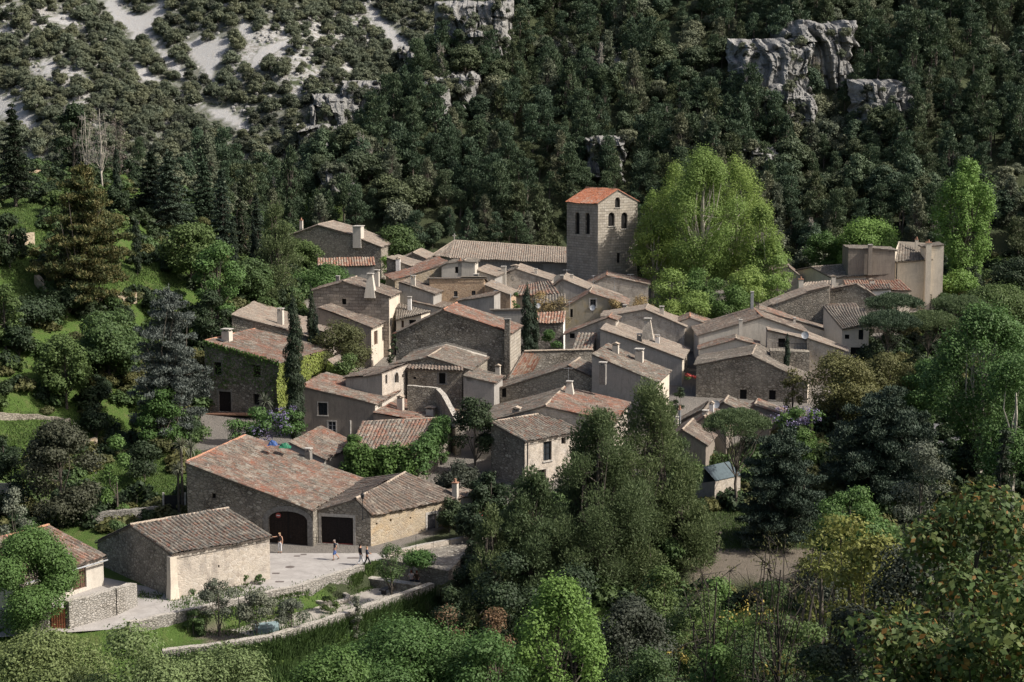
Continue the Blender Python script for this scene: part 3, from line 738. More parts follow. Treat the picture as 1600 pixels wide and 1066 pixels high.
# --- big gable in the middle
h = House('stone_house', 'large dark stone gable with half red roof and tall corner chimney', wall='dark', roof='r_red', ridge='ridge_red')
F = Frame(797, 520, 182, yaw=10); FG = F
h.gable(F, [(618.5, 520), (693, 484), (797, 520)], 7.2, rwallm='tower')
h.roofs[0] = (h.roofs[0][0], 'r_mix2', .3, .12)
h.finish()
mb = MB(); p = F.at(793.5, 500)-F.w*.2; mb.box((p.x, p.y, (p.z+2)/2), F.v*.30, F.w*.28, UP*(p.z-2)/2); o = mb.build('chimney', M['dark'], h.e)
mb = MB(); mb.box((p.x, p.y, p.z+.12), F.v*.36, F.w*.34, UP*.06); o2 = mb.build('chimney_cap', M['dress_dark'], o); o2.matrix_parent_inverse = Matrix.Identity(4)
h2 = h
h = House('stone_house', 'annex with low hipped roof and bright mortar flashing against the large dark gable', wall='rubble', roof='r_mix2', ridge='ridge')
F = Frame(735, 577, 172, yaw=10)
P, Q = h.gable(F, [(614, 571), (668, 558), (735, 577)], 9.6, ops=[('hole', 685.5, 582, 696, 600), ('hole', 646, 588, 650, 592)], rops=())
h.finish()
mb = MB(); 
for k in (0, 1):
    a = Q[k]; b = Q[k+1]; a = a-F.w*.12; b = b-F.w*.12
    mb.face([a+UP*.04, b+UP*.04, b+UP*.42, a+UP*.42])
    mb.face([a+UP*.06-F.w*.45, b+UP*.06-F.w*.45, b+UP*.16, a+UP*.16])
mb.build('mortar_flashing', M['coping'], h.e)
# stepped low canopy and side wall under the annex
h = House('outhouse', 'stone outhouse with scalloped tile eave below the annex', 'outhouse', wall='rubble', roof='r_brown')
F = Frame(722, 577, 170.6, yaw=10); h.eave(F, (637, 576), (722, 578), (640, 571), (722, 573), 1.2, back=False, ops=[('hole', 685.5, 583, 696, 600, dict(sur=True, surm='dress_dark')), ('hole', 646, 589, 650, 592.5)]); h.finish()
h = House('outhouse', 'small outhouse with single slope roof and square black opening in the middle of the village', 'outhouse', wall='grey', roof='r_mix2')
F = Frame(736, 590, 169, yaw=10); h.gable(F, [(724, 586), (772, 598)], 5, ops=[('hole', 729, 588, 737, 596)]); h.chimney(778, 588, 569, 8, 'tile', 'plaster', 10, Y=173); h.finish()
# --- arched-window house
h = House('stone_house', 'pale narrow house with one small arched window and rolled tile eave', wall='lime', roof='r_brown')
F = Frame(597, 584, 166, far=(638, 569)); h.gable(F, [(540, 590), (568, 588), (597, 583)], F.L, wallm='grey', rwallm='lime', rops=[('hole', 616, 582, 622.5, 599, dict(arch=1., sur=True)), ('hole', 628, 585, 630.5, 590), ('hole', 602, 586, 605, 600)]); h.finish()
# --- two-window house at left centre
h = House('stone_house', 'grey rendered house with flat sloping roof and tall white drainpipe at its left corner', wall='brownp', roof='r_mix', ridge='ridge_red')
F = Frame(586, 631, 162, far=(622, 609.5))
P, Q = h.gable(F, [(468, 602), (586, 631)], ops=[('window', 497, 629.5, 511.5, 649, dict(frame='metal', sur=True, t=.1)), ('window', 512.5, 659, 524.5, 679, dict(frame='paint_white', sur=True, t=.12))], rwallm='plaster', rops=[('hole', 591, 630, 597, 638)], side_o=.1)
h.gable(Frame(588, 647, 161.3, yaw=13), [(583, 645), (640, 656), (690, 664)], 8.5, roofm='r_red')
h.chimney(626, 641, 617, 10, 'tile', 'plaster', 15, Y=165); h.chimney(673, 652, 634, 13, 'tile', 'plaster', 15, Y=164)
h.finish()
mb = MB(); a = F.at(466, 596)-F.w*.15; mb.tube([a, Vector((a.x, a.y, H(a.x, a.y)-.2))], .07, 8); mb.build('drainpipe', M['paint_white'], h.e)
mb = MB(); a = F.at(462, 600)+F.w*.2; mb.box((a.x, a.y, (a.z+1)/2), F.v*.26, F.w*.3, UP*(a.z-1)/2); c_ = mb.build('chimney', M['brownp'], h.e)
mb = MB(); mb.box((a.x, a.y, a.z+.06), F.v*.32, F.w*.36, UP*.07); cc = mb.build('chimney_cap', M['dress'], c_); cc.matrix_parent_inverse = Matrix.Identity(4)
mb = MB(); a = F.at(548, 657)-F.w*.12; mb.tube([a, F.at(548, 682)-F.w*.12], .09, 8); mb.build('vent_pipe', M['dress'], h.e)
# --- vine covered ruin
h = House('vine_covered_shed', 'striped tile shed with green vines spilling over its eaves', 'shed', wall='dark', roof='r_mix', ridge='ridge')
F = Frame(598, 708, 147.5, yaw=4); AV = h.eave(F, (545, 707), (650, 712), (567, 660), (682, 654), 7., over=.2); FV = F; h.finish(); hv = h
# small stretch between long barn and two-window house
h = House('outhouse', 'small lean-to roof with reddish tiles behind the long barn ridge', 'outhouse', wall='grey', roof='r_mix')
F = Frame(498, 712, 150, yaw=15); h.gable(F, [(452, 690), (506, 716)], 8); h.finish()
# --- white wall house
h = House('stone_house', 'house with lit white wall, tall dark window and mossy lean-to roof behind the pines', wall='dark', roof='r_mix2', ridge='ridge')
F = Frame(820, 689, 148, far=(888, 676.5)); P, Q = h.gable(F, [(767, 660), (820, 689)], 7.5, rwallm='lime', rops=[('window', 849, 690, 862, 720, dict(sill=True, frame='metal')), ('hole', 840.5, 734, 853, 756), ('hole', 877, 684, 884, 694)])
h.ridges.append([P[0], Q[0]]); h.finish()
mb = MB(); a = F.at(822.5, 691)+F.v*.15; mb.tube([a, Vector((a.x, a.y, a.z-8))], .06, 8); mb.build('drainpipe', M['metal'], h.e)
# --- red roof house
h = House('stone_house', 'pale house with bright red tile slope and broad rendered chimney at its ridge', wall='lime', roof='r_red', ridge='ridge')
F = Frame(897, 655, 155, yaw=11); h.gable(F, [(742, 664), (852, 634), (958, 660)], 11.5, ops=[('hole', 908, 661, 918, 676)])
h.roofs[0] = (h.roofs[0][0], 'r_mix2', .3, .12); pass
h.chimney(890, 615, 595, 10, 'flare', 'plaster', 11); h.chimney(807, 648, 635, 13, 'tile', 'dress_dark', 11)
h.finish()
# --- long stone gable behind it
h = House('stone_house', 'wide low gable of grey rubble with thin mossy roof strips on both slopes', wall='rubble', roof='r_mix2', ridge='ridge')
F = Frame(888, 573, 170, yaw=13); h.gable(F, [(733, 622), (888, 572.5), (986, 615)], 6.5, ops=[('hole', 784, 606, 791, 621)]); h.finish()
# --- striped red roof
h = House('stone_house', 'roof of striking red and cream striped canal tiles right of the large dark gable', wall='dark', roof='r_stripe')
TL, TR_, BR, BL = G(819, 549, 10.2), G(926, 546.5, 10.2), G(905, 575, 7.7), G(796, 587, 7.7)
h.roof([TL, TR_, BR, BL], over=.4); h.wall([BL, BR]); h.wall([BR, TR_]); h.wall([TL, BL]); h.wall([TR_, TL]); h.ridges.append([TL, TR_]); h.finish()
# --- pale house centre right
h = House('stone_house', 'cream fronted house with blue-grey shutters at the mouth of the dark alley', wall='grey', roof='r_mix2', ridge='ridge')
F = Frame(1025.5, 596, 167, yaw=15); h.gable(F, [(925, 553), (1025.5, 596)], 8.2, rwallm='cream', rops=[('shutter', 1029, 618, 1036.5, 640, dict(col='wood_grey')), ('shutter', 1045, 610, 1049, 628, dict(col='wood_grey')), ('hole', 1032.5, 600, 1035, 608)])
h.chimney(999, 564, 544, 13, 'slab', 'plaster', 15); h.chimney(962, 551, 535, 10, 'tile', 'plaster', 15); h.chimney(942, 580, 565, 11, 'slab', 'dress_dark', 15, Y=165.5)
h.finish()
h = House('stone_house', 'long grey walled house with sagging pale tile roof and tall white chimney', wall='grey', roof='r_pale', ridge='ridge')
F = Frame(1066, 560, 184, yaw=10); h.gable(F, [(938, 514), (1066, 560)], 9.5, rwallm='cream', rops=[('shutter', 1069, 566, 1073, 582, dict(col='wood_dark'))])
h.chimney(1012, 519, 497, 11, 'flare', 'lime', 10); h.chimney(999, 534, 521, 8, 'slab', 'dress_dark', 10); h.chimney(1027, 535, 523, 7, 'slab', 'white', 10)
h.finish()
mb = MB(); p = h.on_roof(1050, 521)
if p: mb.box(p+UP*.2, F.v*.9, F.w*.5, UP*.25); mb.build('skylight', M['glass'], h.e)
h = House('stone_house', 'small house with crooked orange-edged roof beside the white end wall', wall='lime', roof='r_mix', ridge='ridge_red', fine=False)
F = Frame(930, 510, 191, yaw=10); h.gable(F, [(884, 521), (951, 496), (962, 500)], 3.5, ops=[('hole', 890, 521, 898, 529)]); h.finish()
h = House('tiled_garden_wall', 'dark courtyard wall with striped tiled coping and white end, right of the middle cypress', 'wall', wall='dark', roof='r_stripe')
F = Frame(860, 504, 195, yaw=2); h.eave(F, (838, 504), (880, 503.5), (840, 489), (883, 487.5), 2.2, back=False, rwallm='white'); h.finish()
h = House('shed', 'lean-to shed with dark tiled roof between grey walls near the village centre', 'shed', wall='dark', roof='r_mix2')
F = Frame(915, 549, 184, yaw=12); h.eave(F, (893, 549), (922, 550), (904, 521), (932, 521), 5.5, back=False); h.finish()
# --- ochre lichen house
h = House('stone_house', 'mossy rendered gable with a single framed window below the bell tower', wall='moss', roof='r_mix', ridge='ridge')
F = Frame(921, 457, 207, yaw=6); h.gable(F, [(868, 488), (921, 457), (978, 476)], 7, ops=[('window', 922, 468, 931, 480, dict(sur=True)), ('hole', 891, 483, 895, 496)])
h.chimney(976, 487, 476, 6, 'plain', 'dress_dark', 5, Y=206); h.finish()
h = House('stone_house', 'mid-grey house with long pale verge and square chimney left of the mossy gable', wall='grey', roof='r_pale', ridge='ridge')
F = Frame(880, 438, 214, yaw=6); h.gable(F, [(856, 455), (879, 436), (965, 470)], 8); h.chimney(878, 441, 430, 6, 'plain', 'dress_dark', 5); h.chimney(893, 438, 429, 5, 'plain', 'plaster', 5, Y=218); h.finish()
h = House('stone_house', 'low house with pale stone gable at the foot of the bell tower', wall='lime', roof='r_mix', ridge='ridge_red')
F = Frame(948, 431, 223, yaw=4); h.gable(F, [(916, 446), (948, 431), (1013, 445)], 7); h.finish()
h = House('stone_house', 'stone house with tiny square window in front of the church arcade', wall='lime', roof='r_pale', ridge='ridge')
F = Frame(806, 420, 221, yaw=5); h.gable(F, [(762, 441), (806, 420), (860, 437)], 7, ops=[('hole', 798, 432, 802.5, 438.5)])
h.chimney(787, 430, 416, 8, 'plain', 'plaster', 5, Y=220); h.chimney(805, 421, 413.5, 12, 'tile', 'plaster', 5, Y=221.5); h.chimney(837.5, 430, 419.5, 4.5, 'slab', 'plaster', 5, Y=221.5); h.finish()
h = House('stone_house', 'low roofs of mixed pink tiles between the cypress and the church houses', wall='moss', roof='r_mix', fine=False)
F = Frame(845, 459, 212, yaw=5); h.eave(F, (800, 462), (872, 458), (812, 447), (858, 438), 5, back=False); h.finish()
h = House('stone_house', 'old house front thick with orange lichen behind the middle cypress', wall='moss', roof='r_grey', fine=False)
F = Frame(855, 472, 204, yaw=3); h.eave(F, (833, 474), (884, 474), (836, 462), (882, 460), 4, back=False); h.finish()
# --- left-centre cluster
h = House('stone_house', 'house with bright orange tile slope in the upper village, left of the church', wall='ochre', roof='r_red', ridge='ridge_red')
F = Frame(702, 409, 216, yaw=-12); h.gable(F, [(617, 437), (702, 409.5)], 9, drop=0); h.finish()
h = House('stone_house', 'little dark grey gable behind the orange roof', wall='dark', roof='r_pale', fine=False)
F = Frame(645, 396, 229, yaw=5); h.gable(F, [(624, 405), (645, 395.5), (664, 404)], 8); h.finish()
h = House('stone_house', 'low house with pale roof and small white chimney at the village edge', wall='rubble', roof='r_pale', fine=False)
F = Frame(640, 414, 222, yaw=12); h.gable(F, [(604, 403), (641, 415)], 6); h.chimney(622, 409, 402, 7, 'tile', 'white', 5, Y=222); h.finish()
h = House('stone_house', 'broad ochre stone house front with two small windows and flat top', wall='ochre2', roof='r_grey')
F = Frame(720, 434, 206, yaw=2); h.gable(F, [(671, 435), (720, 434.3), (756, 434.6)], 6, drop=1.0, ridge=False, ops=[('window', 709, 455, 715, 463.5, dict(sill=True)), ('window', 737, 454.5, 743, 462)]); h.finish()
h = House('stone_house', 'grey rendered house side wall left of the ochre front', wall='grey', roof='r_brown', fine=False)
F = Frame(677, 458.5, 202, yaw=12); h.gable(F, [(623, 441), (677, 458.5)], 5); h.chimney(646, 446, 430, 7, 'slab', 'plaster', 8, Y=203); h.finish()
h = House('stone_house', 'narrow warm stone gable end with white drainpipe, left of the middle cypress', wall='ochre2', roof='r_pale', fine=False)
F = Frame(797, 460, 203, yaw=9); h.gable(F, [(757, 444.5), (797, 460)], 5); h.finish()
mb = MB(); a = F.at(798, 459)-F.w*.1; mb.tube([a, a-UP*2.6], .05, 6); mb.build('drainpipe', M['paint_white'], h.e)
h = House('stone_house', 'grey block house with clustered chimneys above the ochre front', wall='plaster', roof='r_grey', fine=False)
F = Frame(725, 409, 213, yaw=5); h.gable(F, [(690, 416), (700, 411), (725, 408), (742, 410)], 4, ops=[('hole', 711, 417, 716, 427)]); h.chimney(719, 414, 407, 6, 'pot', 'dress_dark', 5); h.chimney(744, 431, 428, 8, 'plain', 'dress_dark', 5, Y=211); h.finish()
h = House('stone_house', 'house with washed-out pink tile roof directly before the church wall', wall='grey', roof='r_pale', fine=False)
F = Frame(773, 431, 215, yaw=12); h.gable(F, [(742, 421), (773, 431)], 7); h.finish()
h = House('shed', 'grey shed with curved verge and shrubs, behind the large dark gable', 'shed', wall='grey', roof='r_brown', fine=False)
F = Frame(771, 463, 196, yaw=12); h.gable(F, [(707, 478), (714, 471), (728, 468), (772, 461)], 3.5); h.finish()
h = House('garden_wall', 'blank grey terrace wall beside the middle cypress', 'wall', wall='grey', roof='r_grey', fine=False)
F = Frame(800, 485, 193, yaw=3); h.gable(F, [(770, 484.5), (822, 483.5)], .5, ridge=False); h.finish()
h = House('stone_house', 'low cream fronted house under a grey roof, left of the large dark gable', wall='cream', roof='r_grey', fine=False)
F = Frame(640, 495, 197, yaw=12); h.eave(F, (619, 499), (658, 491), (620, 474), (672, 486), 4.5, back=False, ops=[('shutter', 627, 501, 631, 512), ('hole', 639, 500, 650, 508)]); h.finish()
h = House('stone_house', 'brownish low roof with one slim white chimney above the cream front', wall='grey', roof='r_brown', fine=False)
F = Frame(688, 481, 201, yaw=12); h.gable(F, [(644, 471), (688, 481)], 5); h.chimney(640, 477, 463, 6, 'slab', 'white', 8, Y=200); h.finish()
# --- church nave
h = House('church_nave', 'long church nave with pale tiled roof and blind arcade left of the bell tower', 'church', 'abbey church', wall='grey', roof='r_pale', ridge='ridge')
F = Frame(703, 402, 244, yaw=-3)
a, b, c, d = h.eave(F, (703, 402), (900, 411), (710, 376), (900, 388.5), 7.5, zb=8, over=.5)
hip = G(676, 398, a.z); a2 = a+(d-a)*2; a2.z = a.z
h.roof([d-F.v*.01, d+F.v*.05, a, hip], over=.3, side=0); h.wall([hip, a], zb=8); h.ridges.append([d, hip])
h.finish()
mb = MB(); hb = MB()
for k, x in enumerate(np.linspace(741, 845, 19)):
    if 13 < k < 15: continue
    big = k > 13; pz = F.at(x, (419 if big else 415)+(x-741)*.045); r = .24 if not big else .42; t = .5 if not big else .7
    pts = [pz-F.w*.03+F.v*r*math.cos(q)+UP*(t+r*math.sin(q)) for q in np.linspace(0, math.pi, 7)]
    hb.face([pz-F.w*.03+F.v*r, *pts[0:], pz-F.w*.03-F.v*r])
hb.build('blind_arcade', M['dress_dark'], h.e)  # flat arches; the shade of the niches is painted as darker stone
mb = MB(); mb.box(d+UP*.55, F.v*.07, F.w*.07, UP*.55); mb.box(d+UP*.75, F.v*.3, F.w*.07, UP*.07); mb.build('stone_cross', M['dress'], h.e)
# --- bell tower
h = House('bell_tower', 'square stone bell tower with orange roof and arched belfry openings', 'bell tower', 'abbey church', wall='tower', roof='r_new', ridge='terracotta')
F = Frame(934.5, 317.5, 232, yaw=-36)
lw = G(886, 317, F.o.z); Lt = 7.2
P, Q = h.gable(F, [(934.5, 317.5), (965, 296), (996.5, 314)], Lt, zb=7,
   ops=[('belfry', 961, 308.5, 969, 324.5, dict(arch=1., sill=True)), ('belfry', 950.5, 332, 960.5, 353.5, dict(arch=1., sill=True)), ('belfry', 970.7, 332, 980.5, 357.5, dict(arch=1., sill=True)), ('hole', 964, 395.5, 969, 411, dict())],
   lops=[('belfry', 898.5, 331.5, 905.5, 366, dict(arch=1.)), ('belfry', 914.5, 332.5, 921.5, 366, dict(arch=1.))])
h.finish()
# --- right-hand cluster
h = House('stone_house', 'pale rendered gable with stained walls and two-tone tile roof right of the alley', wall='plaster', roof='r_brown', ridge='ridge_red')
F = Frame(1191, 495, 191, yaw=2); h.gable(F, [(1092, 523), (1191, 495.5), (1262, 520)], 9.5)
h.chimney(1175, 475, 455.5, 5, 'plain', 'zinc', 2, Y=199); h.chimney(1157, 520, 499, 6, 'plain', 'plaster', 2, Y=190); h.chimney(1241, 506, 496, 4, 'slab', 'plaster', 2)
h.finish()
h = House('stone_house', 'long thin tile strip roof running down beside the big rubble wall', wall='plaster', roof='r_pale')
F = Frame(1250, 503, 199, yaw=8); h.gable(F, [(1186, 483), (1316, 524)], 4.5, roofm='r_mix'); h.chimney(1303, 517, 503, 9, 'tile', 'terracotta', 5, Y=200); h.finish()
h = House('stone_house', 'huge plain rubble gable with two small dark windows above low roofs', wall='rubble', roof='r_grey', ridge='ridge')
F = Frame(1174.5, 555, 178, yaw=12); h.gable(F, [(1088, 569), (1174.5, 555), (1262, 597)], 10, rwallm='cream', ops=[('hole', 1156, 609, 1166.7, 624, dict(sill=True)), ('hole', 1201.5, 610, 1212, 625, dict(sill=True))]); h.finish()
mb = MB(); p = h.on_roof(1245, 566)
if p: mb.box(p+UP*.15, F.v*.5, F.w*.3, UP*.06); mb.build('skylight', M['glass'], h.e)
h = House('outhouse', 'low reddish roof tucked between the pale gable and the rubble gable', 'outhouse', wall='plaster', roof='r_mix')
F = Frame(1150, 533, 186.5, yaw=8); h.gable(F, [(1094, 545), (1150, 530), (1184, 539)], 3.5); h.finish()
for k, (lab, prof, Y, yaw, L, rm) in enumerate([
    ('low tiled roof with flue just below the rubble gable\'s left window', [(1098, 650), (1131, 629), (1203, 660)], 165, 14, 4, 'r_mix2'),
    ('reddish low roof below the rubble gable\'s right window', [(1166, 643), (1179, 633), (1259, 661)], 167, 14, 3.5, 'r_mix'),
    ('flat long roof beside the alley corner below the cream house', [(1040, 672), (1098, 640)], 163, 14, 5, 'r_mix2'),
    ('orange patched roof with two stubby chimneys left of the umbrella pine', [(1062, 676), (1100, 652), (1135, 668)], 158, 14, 6, 'r_mix'),
    ('small low roof at the near corner by the big pines', [(1030, 692), (1066, 672), (1103, 694)], 153, 16, 6, 'r_brown')]):
    h = House('stone_house', lab, wall='brownp', roof=rm, ridge='ridge')
    F = Frame(prof[1][0], prof[1][1], Y, yaw=yaw); h.gable(F, prof, L)
    if k == 3: h.chimney(1102, 656, 640, 9, 'slab', 'plaster', 15, Y=159); h.chimney(1112, 644, 627, 7, 'tile', 'white', 15, Y=161)
    if k == 2: h.chimney(1056, 665, 650, 8, 'slab', 'plaster', 15, Y=160); h.chimney(1062, 651, 639, 3.5, 'pot', 'zinc', 15, Y=161)
    if k == 4: h.chimney(1031, 690, 640, 12, 'plain', 'brownp', 15, Y=152)
    h.finish()
h = House('outhouse', 'lit garden outhouse with blue-grey glass roof behind the pollarded stump', 'outhouse', wall='brownp', roof='r_grey')
F = Frame(1117, 752, 143, far=(1148, 745)); h.wall([F.at(1085, 756), F.at(1117, 752)], mat='brownp'); a = F.at(1117, 752); b = a+F.w*3.6
h.wall([a, b], mat='lime'); h.finish()  # lit wall pale, shaded side brown: light and shade set by colour
mb = MB(); c = F.at(1108, 733, 1.0); mb.face([a+F.v*.1+UP*.05, b+F.v*.1+UP*.05, b-F.v*1.4+UP*1.1, a-F.v*1.4+UP*1.1]); mb.face([a-F.v*1.4+UP*1.1, b-F.v*1.4+UP*1.1, b-F.v*1.4-UP*3, a-F.v*1.4-UP*3])
mb.build('glass_roof', plain('blue_glass', (.075, .10, .11), rough=.5), h.e)
h = House('stone_house', 'terrace house with pale lean-to roof and shaded balcony beside the small cypress', wall='lime', roof='r_pale')
F = Frame(1262, 529, 184.5, yaw=10); h.gable(F, [(1261, 527), (1321, 549)], 4.5); 
F2 = Frame(1230, 546, 184, yaw=6); h.gable(Frame(1230, 520, 186.5, yaw=6), [(1199, 516.5), (1262, 531)], 3, ops=[('hole', 1216, 529, 1227, 543)]); h.finish()
mb = MB(); p0 = F2.at(1203, 546); p1 = F2.at(1264, 548); mb.box((p0+p1)/2-UP*1.2, (p1-p0)/2, F2.w*1.2, UP*1.2); mb.build('terrace', M['rubble'], h.e)
mb = MB()
for x in np.linspace(1206, 1262, 24):
    q = F2.at(x, 546)-F2.w*1.1; mb.box(q+UP*.45, F2.v*.015, F2.w*.015, UP*.45)
q0 = F2.at(1205, 546)-F2.w*1.1; q1 = F2.at(1263, 548)-F2.w*1.1; mb.box((q0+q1)/2+UP*.9, (q1-q0)/2, F2.w*.02, UP*.02); mb.build('railing', M['metal'], h.e)
h = House('stone_house', 'tall sunlit rubble wall rising in steps toward a thin chimney', wall='rubble', roof='r_pale')
F = Frame(1262, 452, 207, yaw=3); h.gable(F, [(1190, 484), (1207, 476), (1262, 456), (1296, 447)], 5, wallm='rubble'); h.finish()
h = House('stone_house', 'dark stone gable with small red tiles and white wall at its right', wall='dark', roof='r_brown', ridge='ridge_red')
F = Frame(1339, 444, 210, yaw=6); h.gable(F, [(1268, 466), (1300, 453), (1339, 444.5), (1352, 452), (1392, 482)], 1.2, ridge=False)
h.eave(Frame(1352, 453, 210.6, yaw=3), (1352, 453.5), (1392, 451), (1342, 445), (1389, 443.5), 3, wallm='white', roofm='r_mix', back=False)
h.chimney(1293, 474, 444, 6.5, 'tile', 'lime', 5, Y=208.6); h.finish()
h = House('stone_house', 'house with regular red striped tiles in front of the cream manor', wall='cream', roof='r_stripe')
F = Frame(1375, 453, 216.5, yaw=-4); h.eave(F, (1325, 455), (1422, 454), (1318, 439), (1405, 437.5), 5.5, back=False); h.chimney(1362, 444, 435, 8, 'tile', 'plaster', 0, Y=219); h.finish()
h = House('stone_house', 'grey house with open ground floor and one dark window left of the umbrella pines', wall='plaster', roof='r_grey')
F = Frame(1316, 513, 192, yaw=14); h.eave(F, (1316, 513), (1358, 507), (1287, 478), (1350, 482), 6.5, back=False, ops=[('window', 1341.5, 515.5, 1349, 531, dict(frame='wood_dark')), ('hole', 1329, 543, 1349, 557), ('hole', 1320, 523, 1327, 530)]); h.finish()
h = House('stone_house', 'brown mossy roof in shade below the dark gable', wall='grey', roof='r_brown', fine=False)
F = Frame(1325, 492, 203, yaw=8); h.eave(F, (1300, 487), (1352, 497), (1290, 476), (1336, 474), 4, back=False); h.finish()
h = House('stone_house', 'long low house with pale roof joined to the left of the cream manor', wall='cream', roof='r_grey', ridge='ridge')
F = Frame(1309, 433, 222, yaw=-3); h.eave(F, (1300, 434), (1391, 428), (1268, 417.5), (1358, 411), 5, lops=()); h.chimney(1302, 440, 430, 7, 'tile', 'plaster', 0, Y=217); h.finish()
h = House('stone_house', 'low pale roof at the edge of the light green plane trees', wall='grey', roof='r_pale', fine=False)
F = Frame(1260, 459, 214, yaw=0); h.eave(F, (1240, 462), (1300, 455), (1258, 442), (1302, 438), 5, back=False); h.chimney(1251, 450, 436, 8, 'pot', 'plaster', 0, Y=215); h.finish()
h = House('stone_house', 'brown roof peeking out at the right foot of the plane trees', wall='lime', roof='r_brown', fine=False)
F = Frame(1243, 432, 228, yaw=5); h.gable(F, [(1205, 424), (1232, 416), (1252, 432)], 6); h.finish()
# --- manor
h = House('manor_house', 'tall cream manor house with square tower block and brick-topped chimneys', 'manor', wall='cream', roof='r_grey', ridge='ridge')
F = Frame(1399, 390, 222, yaw=3)
h.gable(F, [(1326, 388), (1360, 388.5), (1399, 391.5)], 5.5, wallm='brownp', rwallm='cream', ridge=False, roofm='r_grey')  # shaded face coloured brown, lit return cream; shade is in the colours
F2 = Frame(1399, 408, 224, yaw=3)
h.eave(F2, (1399, 409), (1456, 405), (1404, 380), (1447, 394), 5.5, back=False)
h.wall([F2.at(1403, 377, 5.6), F2.at(1453, 380, 5.6)]); h.wall([F2.at(1399, 391, .0), F2.at(1405, 377, 5.6)])
F3 = Frame(1452, 384, 223.5, yaw=3)
h.gable(F3, [(1446, 386), (1475, 382.5)], 3.5, ridge=False)
h.chimney(1359, 414, 382, 6.5, 'plain', 'brownp', 3, Y=221.7, depth=.3); h.chimney(1448, 470, 378, 9, 'pot', 'cream', 3, Y=223.2, depth=.4); h.chimney(1432, 388, 374, 5, 'pot', 'cream', 3, Y=228)
h.finish()
mb = MB(); a = F2.at(1401, 410)-F2.w*.1; mb.tube([a, a-UP*4], .06, 6); mb.build('drainpipe', M['metal'], h.e)

# small attached flat lean-to of the ivy house
h = House('outhouse', 'ivy covered annex with pale sloping coping at the right of the ivy clad house', 'outhouse', wall='moss', roof='r_pale', fine=False)
F = Frame(538, 583, 176, yaw=14); h.gable(F, [(512, 562), (538, 583)], 3.5, ops=[('hole', 511, 574, 522, 590)]); h.finish()

h = House('stone_house', 'long low house with plain lit wall behind the sagging pale roof', wall='lime', roof='r_pale', ridge='ridge')
F = Frame(1010, 484, 199, yaw=8); h.gable(F, [(942, 494), (1008, 484), (1070, 510)], 6); h.chimney(1034, 492, 478, 7, 'slab', 'plaster', 8); h.finish()
h = House('stone_house', 'small mixed tile roof at the head of the dark alley', wall='plaster', roof='r_mix', ridge='ridge_red')
F = Frame(1080, 496, 200, yaw=6); h.gable(F, [(1052, 505), (1078, 496), (1108, 507)], 5); h.finish()
# ------------------------------------------------------------------ ground sheet
def axis(segs):
    out = []
    for a, b, st in segs: out += list(np.arange(a, b, st))
    return np.array(out+[segs[-1][1]])
xs = axis([(-700, -150, 12), (-150, -75, 1.25), (-75, 62, .8), (62, 130, 2.2), (130, 700, 12)])
ys = axis([(-120, 60, 6), (60, 96, 1.5), (96, 262, .8), (262, 316, 2.0), (316, 450, 1.15), (450, 480, 3), (480, 1000, 15)])
X, Yg = np.meshgrid(xs, ys); Z = hz(X, Yg)
inside = lambda px, py, poly: _inside(px, py, poly)
def _inside(px, py, poly):
    c = np.zeros(np.shape(px), bool); n = len(poly)
    for i in range(n):
        x1, y1 = poly[i]; x2, y2 = poly[(i+1) % n]
        c ^= ((y1 > py) != (y2 > py)) & (px < (x2-x1)*(py-y1)/((y2-y1)+1e-9)+x1)
    return c
# scree runs on the far slope, kept as polygons; (they are world areas of that slope)
fwd = Yg*cp-(Z-CZ)*sp; upc = Yg*sp+(Z-CZ)*cp
PX = 800+FPX*X/np.maximum(fwd, 1); PY = 533-FPX*upc/np.maximum(fwd, 1)
def screemask(px, py):
    m = np.zeros(np.shape(px), bool)
    for s in SCREE: m |= _inside(px, py, s)
    return m
farL = (Yg > 300) & (hz(X, Yg)-.62*(Yg-258) < 8)
mask_s = screemask(PX, PY) & (Yg > 300)
verts = np.stack([X, Yg, Z], -1).reshape(-1, 3)
ny, nx = X.shape
i = np.arange(ny-1)[:, None]*nx+np.arange(nx-1)[None, :]
F4 = np.stack([i, i+1, i+nx+1, i+nx], -1).reshape(-1, 4)
t = NT('hillside_ground'); p = t.pos()
n1 = t.noise(p, .12, 6, .65); n2 = t.noise(p, 1.2, 5, .7); n3 = t.noise(p, 8, 3, .7)
at = t('ShaderNodeAttribute', attribute_name='zone'); zs = t('ShaderNodeSeparateColor', {0: at.outputs['Color']})
soil = t.mix(n2, (.10, .085, .065), (.20, .17, .135))
grass = t.mix(n3, (.035, .075, .014), (.09, .14, .03)); grass = t.mix(t.range(n2, .5, .75, 0, .6), grass, (.14, .13, .06))
scree = t.mix(n3, (.30, .30, .30), (.42, .415, .405)); scree = t.mix(t.range(n2, .45, .75, 0, .7), scree, (.36, .33, .29))
rocky = t.mix(t.range(n2, .42, .56), (.25, .235, .21), (.40, .395, .385)); rocky = t.mix(t.range(t.noise(p, .5, 5), .5, .62), rocky, (.07, .085, .045))
floor_ = t.mix(n2, (.028, .040, .018), (.065, .075, .035))
pave = t.mix(n2, (.14, .127, .11), (.22, .20, .18))
c = t.mix(zs.outputs[0], floor_, grass); c = t.mix(zs.outputs[1], c, scree)
c = t.mix(zs.outputs[2], c, rocky)
at2 = t('ShaderNodeAttribute', attribute_name='zone2'); z2 = t('ShaderNodeSeparateColor', {0: at2.outputs['Color']})
c = t.mix(z2.outputs[0], c, pave); c = t.mix(z2.outputs[1], c, soil)
nz = t('ShaderNodeSeparateXYZ', {0: t('ShaderNodeNewGeometry').outputs['True Normal']}).outputs[2]
